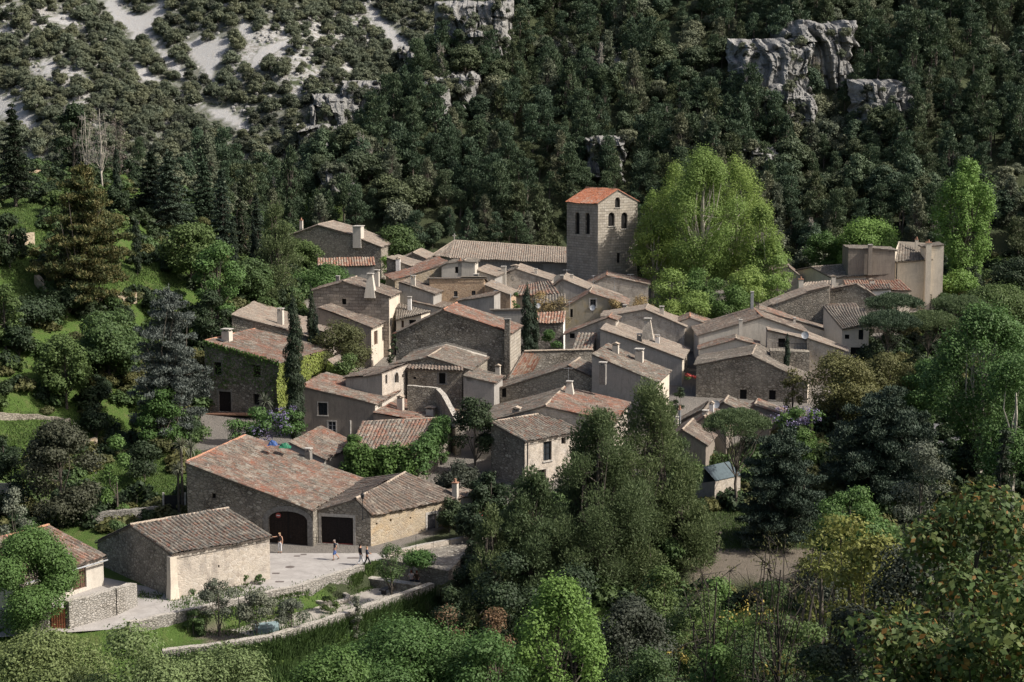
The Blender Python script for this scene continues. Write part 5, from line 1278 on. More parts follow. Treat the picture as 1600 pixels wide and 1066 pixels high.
 ('broad', 1010, 1010, 74, 150, 'mid', 'small green bush at the bottom by the lime tree', dict(leaf=0.072, dens=.6)),
 ('broad', 1330, 800, 66, 150, 'sumac', 'yellow-green leafed shrub on thin grey stems at right', dict(leaf=0.086, dens=.4, bark='bark')),
 ('broad', 1420, 850, 58, 220, 'holm', 'dark shaded tree behind the yellow-green shrub', dict(leaf=0.072, dens=.7)),
 ('broad', 1530, 740, 50, 300, 'redleaf', 'nearest dark tree with reddish leaf tips at the right edge', dict(leaf=0.115, dens=.5, bark='bark_dark')),
 ('broad', 1400, 940, 42, 330, 'redleaf', 'near foreground branches with dark and reddish leaves, bottom right', dict(leaf=0.115, dens=.45, bark='bark_dark')),
 ('broad', 1580, 900, 40, 300, 'redleaf', 'near leafy tree in the bottom right corner', dict(leaf=0.115, dens=.45, bark='bark_dark')),
 ('shrub', 1290, 990, 52, 200, 'dkgreen', 'dark low growth at the bottom right under the bare branches', dict(leaf=0.065, cat='shrub')),
 ('poplar', 1190, 320, 226, 80, 'plane', 'smaller pointed plane tree at the right side of the tall ones', dict(leaf=.144, dens=.5, bark='bark_pale', group='plane trees on the square')),
 ('poplar', 1018, 300, 232, 60, 'plane', 'narrow pointed plane tree nearest the bell tower', dict(leaf=.144, dens=.45, bark='bark_pale', group='plane trees on the square')),
 ('broad', 1050, 418, 216, 80, 'plane', 'low leafy plane suckers over the roofs, left', dict(leaf=.144, dens=.6, cb=.02)),
 ('broad', 1105, 410, 216, 90, 'lime_leaf', 'low leafy tree under the middle of the plane trees', dict(leaf=.144, dens=.7, cb=.02)),
 ('broad', 1165, 405, 214, 80, 'plane', 'low leafy tree under the right of the plane trees', dict(leaf=.144, dens=.6, cb=.02)),
 ('broad', 1215, 425, 216, 60, 'plane', 'low leafy tree beside the low pale roof', dict(leaf=.144, dens=.6, cb=.02)),
 ('broad', 1040, 880, 100, 120, 'mid', 'rounded green bush at the lower edge of the large pines', dict(leaf=.1, dens=.8)),
 ('broad', 1120, 900, 98, 110, 'lime_leaf', 'fresh green bush before the soil plot, left', dict(leaf=.1, dens=.8)),
 ('broad', 1210, 905, 94, 120, 'mid', 'twiggy green bush before the soil plot, middle', dict(leaf=.09, dens=.6)),
 ('broad', 1290, 850, 96, 140, 'holm', 'dark bush before the soil plot, right', dict(leaf=.1, dens=.8)),
 ('broad', 1370, 800, 100, 150, 'lime_leaf', 'green bushy tree below the grey olive', dict(leaf=.1, dens=.8)),
 ('broad', 1460, 770, 96, 150, 'mid', 'dark green bushy tree below the road', dict(leaf=.1, dens=.8)),
 ('broad', 1285, 775, 80, 120, 'sumac', 'yellow-green shrub in front of the blue cedars', dict(leaf=.1, dens=.45, bark='bark')),
 ('broad', 1370, 830, 64, 170, 'sumac', 'large yellow-green shrub with grey stems, lower right', dict(leaf=.1, dens=.5, bark='bark')),
 ('broad', 1250, 960, 70, 150, 'mid', 'leafy bush under the bare branched tree', dict(leaf=.08, dens=.7)),
 ('broad', 1340, 940, 60, 170, 'holm', 'dark leafy mass under the yellow-green shrub', dict(leaf=.08, dens=.8)),
 ('shrub', 1120, 1000, 66, 150, 'lime_leaf', 'low fresh green weeds at the bottom edge', dict(leaf=.08, cat='shrub')),
 ('broad', 560, 1000, 84, 120, 'lime_leaf', 'leafy bush between tall grass and bright tree', dict(leaf=.09, dens=.8)),
 ('broad', 1240, 570, 166, 40, 'olivebrown', 'slim olive-brown tree touching the rubble gable corner', dict(leaf=.115, dens=.5, bark='bark_dark')),
 ('broad', 1090, 452, 207, 80, 'plane', 'leafy plane suckers in front of the plane trees, left', dict(leaf=.13, dens=.7, cb=.02)),
 ('broad', 1145, 446, 207, 80, 'lime_leaf', 'leafy bush in front of the plane trees, right', dict(leaf=.13, dens=.7, cb=.02)),
 ('shrub', 1050, 468, 206, 70, 'plane', 'low greenery left of the plane suckers', dict(leaf=.13, cat='shrub')),
 ('pine', 905, 690, 126, 110, 'pine2', 'rear large pine left of the ragged tallest one', dict(leaf=.1, dens=.75)),
 ('pine', 1062, 680, 129, 120, 'pine2', 'rear pine at the right shoulder of the tallest one', dict(leaf=.1, dens=.75)),
 ('broad', 60, 300, 205, 60, 'mid', 'green tree beside the spire conifer', dict(leaf=.15)),
]
for kind, px, top, Y, w, mat, lab, kw in TL_:
    kw = dict(kw)
    if len(lab.split()) < 4: raise ValueError(lab)
    tree(kind, px, top, Y, w, mat, lab, **kw)
# flower and leaf accents belonging to climbing plants
def leafsheet(name, label, cat, quads_fn, mat, group=None):
    o = link(name, qmesh(name, quads_fn, M[mat])); tag(o, label, cat, group); return o
def ivy_on(F, poly_px, n, size, seed, d=-.12, thick=.14, droop=False):
    rs = np.random.RandomState(seed); xs_ = [p[0] for p in poly_px]; ys_ = [p[1] for p in poly_px]
    px = rs.uniform(min(xs_), max(xs_), n*2); py = rs.uniform(min(ys_), max(ys_), n*2); k = _inside0(px, py, poly_px); px, py = px[k][:n], py[k][:n]
    P = np.array([F.at(a, b, d-rs.rand()*thick) for a, b in zip(px, py)])
    nn = unit(np.array(-F.w)+rs.normal(size=(len(P), 3))*.45+np.array([0, 0, .35]))
    return leafquads(P, nn, np.array([0, 0, -1.])+rs.normal(size=(len(P), 3))*.5, size*rs.uniform(.6, 1.3, len(P)), .7)
def _inside0(px, py, poly):
    c = np.zeros(np.shape(px), bool); n = len(poly)
    for i in range(n):
        x1, y1 = poly[i]; x2, y2 = poly[(i+1) % n]
        c ^= ((y1 > py) != (y2 > py)) & (px < (x2-x1)*(py-y1)/((y2-y1)+1e-9)+x1)
    return c
# ivy on the lit right wall of the ivy house, and its shaded front
FR = Frame(437, 567, 170.6, yaw=0); FR.w = -FI.v.copy(); FR.v = FI.w.copy()
Q = [ivy_on(FR, [(437, 568), (465, 560), (488, 553), (513, 547), (519, 580), (519, 615), (437, 660), (432, 600)], 8000, .12, 5), ivy_on(Frame(538, 583, 175.7, yaw=14), [(512, 564), (538, 584), (538, 612), (505, 615)], 1500, .12, 55)]
leafsheet('ivy', 'yellow-green ivy covering the sunlit wall of the tall house', 'ivy', Q, 'ivy', 'climbing plants')
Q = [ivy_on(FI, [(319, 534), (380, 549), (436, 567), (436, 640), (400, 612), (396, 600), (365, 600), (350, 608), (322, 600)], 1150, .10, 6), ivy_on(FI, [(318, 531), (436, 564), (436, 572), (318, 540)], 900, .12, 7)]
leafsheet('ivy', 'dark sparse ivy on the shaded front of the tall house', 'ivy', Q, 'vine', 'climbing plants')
# vines on the shed
def edgevine(pts, r, n, size, seed):
    rs = np.random.RandomState(seed); P = [np.array(p) for p in pts]; cen = []
    for a, b in zip(P[:-1], P[1:]):
        m = max(2, int(np.linalg.norm(b-a)/(r*.5)))
        for k in range(m): cen.append(a+(b-a)*k/m+rs.normal(size=3)*r*.3)
    return crown(rs, cen, [r*rs.uniform(.7, 1.2) for _ in cen], n, size, 'leaf', (.4, 1.05))
a, b, c, d = AV; dn = UP*-1
Q = [edgevine([a+UP*.1, b+UP*.0], .75, 3800, .14, 1), edgevine([a-UP*.9-FV.w*.3, b-UP*1.0-FV.w*.3], .85, 4200, .14, 2), edgevine([a-UP*2.-FV.w*.5, b-UP*2.2-FV.w*.5], .9, 4000, .14, 3), edgevine([a-UP*3.2-FV.w*.5, b-UP*3.4-FV.w*.5], .9, 3600, .14, 13), edgevine([a, a.lerp(d, .45)], .5, 1500, .13, 4)]
leafsheet('climbing_vine', 'thick green vine hanging from the front eave of the striped shed', 'vine', Q, 'vine', 'climbing plants')
Q = [edgevine([b+FV.v*.3, c+FV.v*.6], .75, 3600, .14, 8), edgevine([b+FV.v*.6-UP*1.2, c+FV.v*.8-UP*1.], .8, 2500, .14, 9)]
leafsheet('climbing_vine', 'bright green vine over the right verge of the striped shed', 'vine', Q, 'lime_leaf', 'climbing plants')
p = TR(400, 690, 140, 165)
rs = np.random.RandomState(3)
def clump(px, py, Y, r, n, size, seed, flat=.6, mode='leaf'):
    rs = np.random.RandomState(seed); q = np.array(V(px, py, Y)); cen = q+rs.normal(size=(7, 3))*r*np.array([.7, .5, .3]); return crown(rs, cen, [r*.55]*7, n, size, mode, (.3, 1.05), flat)
def plant(name, label, cat, parts, group=None):
    o = None
    for k, (nm, Q, mat) in enumerate(parts):
        if k == 0: o = link(name, qmesh(name, Q, M[mat])); tag(o, label, cat, group)
        else: link(nm, qmesh(nm, Q, M[mat]), o)
    return o
plant('wisteria', 'wisteria with violet flower clusters beside the tall cypress', 'wisteria', [('w', [clump(425, 662, 158, 2.0, 2600, .13, 11), clump(398, 672, 157, 1.6, 1500, .13, 12), clump(445, 650, 158, 1.2, 900, .13, 14)], 'lime_leaf'), ('flowers', [clump(428, 668, 156.6, 1.9, 500, .10, 15), clump(412, 690, 155.6, 1.2, 260, .10, 16), clump(442, 648, 157, 1.0, 240, .1, 17)], 'flower_v')], 'climbing plants')
plant('wisteria', 'violet wisteria row below the rubble gable', 'wisteria', [('w', [clump(1246, 652, 158, 1.6, 900, .12, 21), clump(1225, 655, 158, 1.2, 600, .12, 22)], 'lime_leaf'), ('flowers', [clump(1240, 649, 157.6, 1.5, 420, .09, 23), clump(1256, 652, 157.6, 1.2, 300, .09, 24)], 'flower_v')], 'climbing plants')
plant('geraniums', 'red flowers hanging on the wall of the dark alley', 'flowers', [('g', [clump(1077, 590, 176, .5, 160, .08, 31)], 'mid'), ('blossoms', [clump(1077, 589, 175.8, .5, 160, .09, 32)], 'flower_r')])
plant('climbing_rose', 'red leafed creeper beside the pale outhouse door', 'creeper', [('g', [clump(766, 806, 136, .6, 110, .08, 33)], 'flower_r')])
plant('broom_bush', 'yellow flowering bush among the bare branches', 'bush', [('g', [clump(1200, 985, 64, 1.0, 300, .08, 34), clump(1160, 960, 64.4, .7, 120, .07, 44)], 'mid'), ('blossoms', [clump(1180, 955, 64, .9, 130, .06, 35), clump(1225, 1040, 60, .6, 90, .06, 36), clump(1065, 1030, 66, .5, 80, .06, 37)], 'flower_y')])
for k, (px, py, Y, w) in enumerate([(845, 452, 203, 46), (872, 456, 202.5, 44), (958, 466, 206, 40), (1000, 460, 212, 50)]):
    tree('broad', px, py, Y, w, 'lichen_tw', ['ochre twiggy tree right of the central cypress', 'second ochre twiggy tree beside the mossy gable', 'thin ochre twigged tree at the corner of the mossy gable', 'ochre twiggy tree below the low house at the tower foot'][k], leaf=.075, dens=.22, group='ochre twiggy trees', name='lichened_tree')
# yucca and palms
def rosette(px, py, Y, r, n, seed, hstem, label, name='yucca_plant', cat='yucca'):
    rs = np.random.RandomState(seed); q = V(px, py, Y); gz = H(q.x, Y); e = empty(name, (q.x, Y, gz)); tag(e, label, cat, 'yuccas and palms')
    mb = MB(); mb.tube([(0, 0, -.3), (0, 0, q.z-gz)], [.14, .10], 7); link('trunk', mb.mesh('trunk', M['bark']), e)
    d = unit(rs.normal(size=(n, 3))+np.array([0, 0, .35])); L = r*rs.uniform(.75, 1.1, n)[:, None]
    c0 = np.array([0, 0, q.z-gz]); mid = c0+d*L*.55; tip = c0+d*L-np.array([0, 0, .28])*L*(1-d[:, 2:3]); sd = unit(np.cross(d, np.array([0, 0, 1.])))*.05
    Q = np.concatenate([np.stack([np.broadcast_to(c0, mid.shape)-sd*.4, mid-sd, mid+sd, np.broadcast_to(c0, mid.shape)+sd*.4], 1), np.stack([mid-sd, tip-sd*.1, tip+sd*.1, mid+sd], 1)])
    link('leaves', qmesh('leaves', Q, M['olive']), e)
rosette(414, 628, 165.5, 1.0, 90, 1, 1, 'spiky yucca before the shaded ivy wall')
rosette(283, 697, 141, 1.0, 80, 2, 2, 'tall palm left of the long barn gable', 'palm_tree', 'palm')
rosette(298, 700, 142, .9, 80, 3, 2, 'second palm close behind the tall one', 'palm_tree', 'palm')
rosette(278, 733, 139.5, .8, 70, 4, 1, 'low spiky yucca beneath the two palms')
# pollarded stump
e = tree('bare', 1113, 796, 128, 6, 'mid', 'pollarded tree stump with two thick dark arms on the lawn', dens=0, bark='bark_dark', name='pollarded_tree')
for o in list(e.children): bpy.data.objects.remove(o)
mb = MB(); kz = .05
for sx, hh in ((-.45, 1.0), (.45, .85)):
    mb.tube([(0, 0, -.5), (sx*.4, 0, .8), (sx, 0, 1.3), (sx*1.1, 0, 1.6+hh)], [.26, .22, .19, .17], 8)
    for q in range(6):
        a_ = q*1.05; mb.tube([(sx*1.1, 0, 1.5+hh), (sx*1.1+.32*math.cos(a_), .3*math.sin(a_), 1.75+hh)], [.09, .11], 6)
link('trunk', mb.mesh('trunk', M['bark_dark']), e)
rs9 = np.random.RandomState(9); link('crown', qmesh('crown', [crown(rs9, [np.array([-.5, 0, 2.7]), np.array([.5, 0, 2.5])], [.35, .35], 90, .07)], M['mid']), e)
# ------------------------------------------------------------------ forest on the hills
M['stonep'] = plain('pale_limestone', (.25, .243, .23), var=.35)
MB_empty = bpy.data.meshes.new('none'); MB_empty.from_pydata([(0, 0, 0)], [], [])
def protos(kind, specs, leaf, mats, seed0):
    out = []
    for i, (h_, w_) in enumerate(specs):
        Q, mb = make_tree(kind, h_, w_, seed0+i, leaf, 1.)
        out.append((qmesh('crown', Q, M[mats[i % len(mats)]]), mb.mesh('trunk', M['bark'])))
    return out
PR_pine = protos('fpine', [(8, 5.4), (9, 5.6), (7, 5.2), (8.5, 5.0), (7.5, 6.0), (9.5, 5.8)], .18, ['fpine1', 'fpine1', 'fpine2', 'fpine1', 'pine', 'fpine1'], 100)
PR_full = protos('pine', [(8, 5.2), (7, 4.8), (9, 5.6)], .18, ['fpine1', 'fpine2', 'oak'], 200)
PR_oak = protos('shrub', [(3.4, 4.6), (3.0, 4.2), (3.9, 5.0), (2.6, 3.8)], .17, ['oak', 'oak', 'oak', 'holm'], 300)
PR_br = protos('broad', [(6.5, 6.2), (5.5, 6.4), (7.5, 6.0)], .19, ['fpine2', 'oak', 'fpine1'], 250)
PRO = PR_pine+PR_full+PR_br
CLIFFPX = [c[:4] for c in CLIFFS]
fr = np.random.RandomState(11)
def scatter(x0, x1, y0, y1, st):
    gx = np.arange(x0, x1, st); gy = np.arange(y0, y1, st); a, b = np.meshgrid(gx, gy)
    a = a+fr.uniform(-.46, .46, a.shape)*st+(np.arange(len(gy)) % 2)[:, None]*st*.5; b = b+fr.uniform(-.46, .46, b.shape)*st
    return a.ravel(), b.ravel()
def spurf(x, y): 
    base = .56*np.clip(y-318-.10*(x+40), 0, 800)
    crx = np.array([-300, -60, -38, -23, -12.5, 5.4, 25, 60, 120, 300.]); crz = np.array([5, 8, 22, 36, 49, 66, 84, 105, 125, 150.])
    return (10.5+.62*(y-258) < np.interp(x, crx, crz)+10) & (x > -52)
pts = []
fx, fy = scatter(-55, 175, 257, 362, 3.1)
fz = hz(fx, fy); u_, v_ = proj((fx, fy, fz))
ok = (u_ > -200) & (u_ < 1980) & (v_ > -110) & spurf(fx, fy)
thin = fr.rand(len(fx))
for x0, y0, x1, y1 in CLIFFPX:
    ok &= ~((u_ > x0+6) & (u_ < x1-6) & (v_ > y0+16) & (v_ < y1+6) & (thin < .94))
ok &= ~((u_ < 1000) & (fy < 262)) 
for x, y, z in zip(fx[ok], fy[ok], fz[ok]):
    nz = noise.noise(Vector((x*.045, y*.06, 3.))); nz2 = noise.noise(Vector((x*.11, y*.11, 9.)))
    if nz2 < -.42: continue
    k = fr.randint(len(PR_pine)+len(PR_full)) if nz > -.12 or fr.rand() < .25 else len(PR_pine)+len(PR_full)+fr.randint(len(PR_br)); s = fr.uniform(.42, 1.15)*(1.12+.45*nz)
    pts.append((x, y, z, s, k, 0))
# valley slope left: conifers/oaks between the grove and the scree, and the far slope
ox, oy = scatter(-185, 60, 236, 480, 2.45); oz = hz(ox, oy); u_, v_ = proj((ox, oy, oz))
ok = (u_ > -330) & (u_ < 900) & (v_ > -90) & (v_ < 420) & ~(spurf(ox, oy) & (oy > 255) & (ox > -45)) & ~((ox > -40) & (oy < 262)) & (hz(ox, oy-0) > 0)
# hidden behind the spur: skip
vis = ~((u_ > 480) & (oy > 300) & (v_ > 330-(u_-450)*.86+30))
ok &= vis & ~_inside0(u_, v_, [(-60, 245), (60, 245), (92, 285), (80, 315), (-60, 310)]) & ~(_inside0(u_, v_-12, [(-60, 245), (60, 245), (92, 285), (80, 315), (-60, 310)]))
sc = np.zeros(len(ox), bool)
for s in SCREE0: sc |= _inside0(u_, v_, s) | _inside0(u_, v_-11, s) | _inside0(u_+5, v_-5, s) | _inside0(u_-5, v_-5, s)
ok &= ~(sc & (fr.rand(len(ox)) < .985))
rk0 = np.sin(ox*.16+1)*np.sin(oy*.13)+.6*np.sin(ox*.37+oy*.21)
rocky = np.zeros(len(ox), bool)
for s in ROCKY0: rocky |= _inside0(u_, v_, s)
ok &= ~(rocky & (oy > 315) & (rk0 > -.45) & (fr.rand(len(ox)) < .45))
for x, y, z, a, b in zip(ox[ok], oy[ok], oz[ok], u_[ok], v_[ok]):
    if y < 318 and fr.rand() < .14: pts.append((x, y, z, fr.uniform(.35, .7), fr.randint(len(PRO)), 0))
    else: pts.append((x, y, z, fr.uniform(.5, 1.1), len(PRO)+fr.randint(len(PR_oak)), 1))
ALLP = PRO+PR_oak
# how large each shows; the nearest pines become individual trees
pts.sort(key=lambda p: (p[5], p[1]/p[3]))
NI = 290
ind = pts[:NI]; rest = pts[NI:]
print('forest', len(pts))
for (x, y, z, s, k, t_) in ind:
    cm, tm = ALLP[k]
    e = empty('pine_tree', (x, y, z)); tag(e, 'dark green pine in the forest on the slope behind the village', 'tree', 'pines of the hillside forest')
    e.rotation_euler = (0, 0, fr.uniform(0, 6.28)); e.scale = (s, s, s*fr.uniform(.9, 1.15))
    link('crown', cm, e); link('trunk', tm, e)
def stuff(name, label, cat, plist, protos_, off):
    """one object whose geometry nodes place the trees"""
    col = bpy.data.collections.new(name+'_kinds')
    for i, (cm, tm) in enumerate(protos_):
        o = bpy.data.objects.new('%s_%02d' % (name, i), None)
        bm_ = cm.copy()
        n0 = len(bm_.vertices)
        # join trunk mesh into crown mesh with numpy
        cv = np.empty(len(cm.vertices)*3, np.float32); cm.vertices.foreach_get('co', cv); tv = np.empty(len(tm.vertices)*3, np.float32); tm.vertices.foreach_get('co', tv)
        me = bpy.data.meshes.new('k'); fc = np.arange(len(cv)//3).reshape(-1, 4)
        tf = [tuple(p.vertices) for p in tm.polygons if len(p.vertices) == 4]
        if not tf: o = bpy.data.objects.new('%s_kind' % name, cm); col.objects.link(o); continue
        me = npmesh('kind', np.concatenate([cv, tv]).reshape(-1, 3), np.concatenate([fc, np.array(tf, int).reshape(-1, 4)+len(cv)//3]), [cm.materials[0], tm.materials[0]], mi=np.concatenate([np.zeros(len(fc)), np.ones(len(tf))]))
        o = bpy.data.objects.new('%s_kind' % name, me); col.objects.link(o)
    me = bpy.data.meshes.new(name); me.from_pydata([(p[0], p[1], p[2]) for p in plist], [], [])
    a = me.attributes.new('kindi', 'INT', 'POINT'); a.data.foreach_set('value', np.array([p[4]-off for p in plist], np.int32))
    a = me.attributes.new('sc', 'FLOAT', 'POINT'); a.data.foreach_set('value', np.array([p[3] for p in plist], np.float32))
    a = me.attributes.new('rz', 'FLOAT', 'POINT'); a.data.foreach_set('value', fr.uniform(0, 6.28, len(plist)).astype(np.float32))
    o = link(name, me); tag(o, label, cat, kind='stuff')
    ng = bpy.data.node_groups.new(name, 'GeometryNodeTree'); ng.interface.new_socket('Geometry', in_out='INPUT', socket_type='NodeSocketGeometry'); ng.interface.new_socket('Geometry', in_out='OUTPUT', socket_type='NodeSocketGeometry')
    N = ng.nodes; L = ng.links.new; gi = N.new('NodeGroupInput'); go = N.new('NodeGroupOutput'); ip = N.new('GeometryNodeInstanceOnPoints'); ci = N.new('GeometryNodeCollectionInfo')
    ci.inputs['Collection'].default_value = col; ci.inputs['Separate Children'].default_value = True; ci.inputs['Reset Children'].default_value = True
    def attr(nm, ty):
        n = N.new('GeometryNodeInputNamedAttribute'); n.data_type = ty; n.inputs[0].default_value = nm; return n.outputs[0]
    cx = N.new('ShaderNodeCombineXYZ'); L(attr('rz', 'FLOAT'), cx.inputs[2])
    L(gi.outputs[0], ip.inputs['Points']); L(ci.outputs[0], ip.inputs['Instance']); ip.inputs['Pick Instance'].default_value = True
    L(attr('kindi', 'INT'), ip.inputs['Instance Index']); L(cx.outputs[0], ip.inputs['Rotation']); L(attr('sc', 'FLOAT'), ip.inputs['Scale'])
    L(ip.outputs[0], go.inputs[0]); md = o.modifiers.new('scatter', 'NODES'); md.node_group = ng
    return o
dq, dt = make_tree('dead', 7, 3.0, 77, .08, .8); dm = (qmesh('crown', dq, M['deadneedle']), dt.mesh('trunk', M['bark_pale']))
nd = 0
for (x, y, z, s, k, t_) in rest[40:]:
    if t_ == 0 and nd < 34 and fr.rand() < .045:
        e = empty('dead_tree', (x, y, z)); tag(e, 'bare grey dead pine standing among the hillside forest', 'tree', 'dead pines in the forest'); e.rotation_euler = (0, 0, fr.uniform(0, 6)); e.scale = (1, 1, fr.uniform(.9, 1.4)); link('crown', dm[0], e); link('trunk', dm[1], e); nd += 1
stuff('pine_forest', 'dense dark pine forest covering the steep hillside', 'forest', [p for p in rest if p[5] == 0], PRO, 0)
stuff('oak_scrub', 'grey-green scrub oaks dotted over the far scree slope', 'scrub', [p for p in rest if p[5] == 1], PR_oak, len(PRO))
# undergrowth under everything that is not village or paving
UP_ = protos('shrub', [(1.2, 2.4), (1.6, 2.6), (.9, 2.0)], .16, ['mid', 'dkgreen', 'olivebrown'], 400)
UG_ = protos('shrub', [(.45, 1.2), (.35, 1.5)], .09, ['grassb', 'grassb'], 500)
gx, gy = scatter(-90, 118, 40, 262, 1.85); gz_ = hz(gx, gy); u_, v_ = proj((gx, gy, gz_))
vil = _inside0(u_, v_, VIL0)
sq = (gx > -42) & (gx < 1) & (gy > 105.5) & (gy < 137)
lawn = _inside0(u_, v_, [(150, 725), (275, 715), (280, 790), (150, 780)]) | _inside0(u_, v_, [(0, 640), (120, 650), (150, 690), (60, 720), (0, 700)]) | _inside0(u_, v_, [(0, 430), (60, 430), (90, 480), (0, 490)]) | _inside0(u_, v_, [(140, 425), (300, 425), (300, 455), (140, 455)]) | _inside0(u_, v_, [(0, 310), (60, 310), (60, 385), (0, 385)])
soil_ = _inside0(u_, v_, [(1080, 800), (1300, 800), (1250, 910), (1090, 910)])
ok = ~vil & ~sq & ~lawn & ~soil_ & (u_ > -330) & (u_ < 1980) & (v_ < 1250) & (v_ > 100)
pl = [(x, y, z-.1, fr.uniform(.6, 1.25)*(1.0 if y < 120 else 1.25), fr.randint(3), 0) for x, y, z in zip(gx[ok], gy[ok], gz_[ok]) if fr.rand() < .8]
TH_ = protos('broad', [(3.2, 3.2), (4.2, 3.8), (2.6, 3.0)], .13, ['mid', 'dkgreen', 'olivebrown'], 600)
hx, hy = scatter(-90, 118, 108, 262, 3.0); hzz = hz(hx, hy); u2, v2 = proj((hx, hy, hzz))
ok2 = (((u2 > 1290) & (v2 > 400) & (v2 < 800)) | ((u2 < 560) & (v2 < 640) & (v2 > 330)) | ((u2 > 700) & (u2 < 1060) & (v2 > 800)) | ((u2 < 300) & (v2 > 560) & (v2 < 760) & (fr.rand(len(hx)) < .35))) & (u2 > -330) & (u2 < 1980) & ~_inside0(u2, v2, VIL0) & ~(_inside0(u2, v2, [(0, 405), (320, 405), (320, 480), (0, 490)]) | _inside0(u2, v2, [(150, 725), (275, 715), (290, 800), (120, 830)]) | _inside0(u2, v2, [(0, 640), (150, 650), (150, 720), (0, 720)]) | _inside0(u2, v2, [(1460, 660), (1580, 660), (1580, 730), (1460, 730)])|_inside0(u2, v2, [(0, 300), (70, 300), (90, 390), (0, 390)]))
pl2 = [(x, y, z-.1, fr.uniform(.6, 1.1), fr.randint(3), 0) for x, y, z, k in zip(hx, hy, hzz, ok2) if k and fr.rand() < .6]
stuff('thicket', 'mixed green thickets filling the gaps between the garden trees', 'thicket', pl2, TH_, 0)
stuff('undergrowth', 'tangled green undergrowth covering the banks between trees', 'undergrowth', pl, UP_, 0)

# loose limestone on the far slope
rp_ = []
for q in range(4):
    mb = MB(); rs = random.Random(q); n = 7; ring = []
    for lv, (rr_, zz_) in enumerate([(.5, -.2), (.55, .15), (.3, .45)]): ring.append([Vector((math.cos(6.283*k/n)*rr_*rs.uniform(.7, 1.3), math.sin(6.283*k/n)*rr_*rs.uniform(.7, 1.3), zz_*rs.uniform(.8, 1.2))) for k in range(n)])
    for a_, b_ in zip(ring[:-1], ring[1:]):
        for k in range(n): mb.face([a_[k], a_[(k+1) % n], b_[(k+1) % n], b_[k]])
    c_ = sum(ring[-1], Vector())/n+Vector((0, 0, .08))
    for k in range(n): mb.face([ring[-1][k], ring[-1][(k+1) % n], c_, c_])
    v_ = np.array(mb.v); rp_.append((npmesh('stone', v_, np.arange(len(v_)).reshape(-1, 4), M['stonep']), MB_empty))
sx, sy = scatter(-150, 40, 322, 460, 1.35); sz = hz(sx, sy); u_, v_ = proj((sx, sy, sz)); dn_ = np.sin(sx*.3+2)*np.sin(sy*.23)+.8*np.sin(sx*.71+sy*.5)
scm = np.zeros(len(sx), bool)
for s in SCREE0: scm |= _inside0(u_, v_, s)
ok = (u_ > -30) & (u_ < 700) & (v_ < 330) & ~spurf(sx, sy) & ~(scm & (fr.rand(len(sx)) < .9)) & (dn_+fr.normal(size=len(sx))*.5 > .55)
stuff('loose_stones', 'pale limestone blocks and rubble scattered over the far slope', 'rubble', [(x, y, z, fr.uniform(.35, 1.05), fr.randint(4), 0) for x, y, z in zip(sx[ok], sy[ok], sz[ok])], rp_, 0)
# ------------------------------------------------------------------ square, walls and small things
def sheet(name, pts, mat, dz=.012, kind='structure', n=1):
    me = bpy.data.meshes.new(name); v = [(p[0], p[1], p[2]+dz) for p in pts]; tr = tessellate_polygon([[Vector((a, b, 0)) for a, b, c in v]])
    fs = []
    for t_ in tr:
        a, b, c = (v[i] for i in t_)
        fs.append(tuple(t_) if (b[0]-a[0])*(c[1]-a[1])-(c[0]-a[0])*(b[1]-a[1]) > 0 else tuple(t_[::-1]))
    me.from_pydata(v, [], fs); me.materials.append(mat); me.update(); o = link(name, me); tag(o, kind=kind); return o
def pavemat(name, a, b, c):
    t = NT(name); p = t.pos(); n1 = t.noise(p, .6, 6, .7); n2 = t.noise(p, 9, 4, .7)
    col = t.mix(t.range(n1, .35, .65), a, b); col = t.mix(t.range(n2, .5, .75, 0, .5), col, c)
    j = t('ShaderNodeTexVoronoi', {'Vector': p, 'Scale': .35}, feature='DISTANCE_TO_EDGE').outputs['Distance']
    col = t.mix(t.range(j, .0, .02, .35, 0), col, c)
    t.color(col); t.bump(n2, .3, .02); return t.m
M['paving'] = pavemat('pale_paving', (.27, .252, .235), (.37, .348, .325), (.19, .175, .16))
M['gravel'] = pavemat('pale_gravel', (.28, .255, .22), (.36, .33, .29), (.17, .15, .12))
P0 = lambda px, py, z=0.: tuple(G(px, py, z))
sheet('square', [P0(150, 900), P0(268, 925), P0(300, 915), P0(418, 885), P0(421, 850), P0(500, 850), P0(582, 858), (-10.3, 128.8, 0), (-10.6, 128.3, 0), (-11.9, 126.0, 0), (-16.1, 120.4, 0), (-21, 116.1, 0), (-27, 110.8, 0), (-36, 108.6, 0)], M['paving'])
sheet('path', [(-11.6, 134.4, 0), (-10.3, 128.8, 0), (-2.6, 134.9, 0), (0, 139, 0), (-4.4, 139.4, 0)], M['paving'], .01)
sheet('courtyard', [(-20.5, 114.4, -1.3), (-17, 111.6, -1.3), (-13.5, 115.4, -1.3), (-6.3, 124.2, -1.3), (-10.2, 127.3, -1.3), (-12, 125.2, -1.3), (-16, 119.6, -1.3)], M['gravel'], .02)
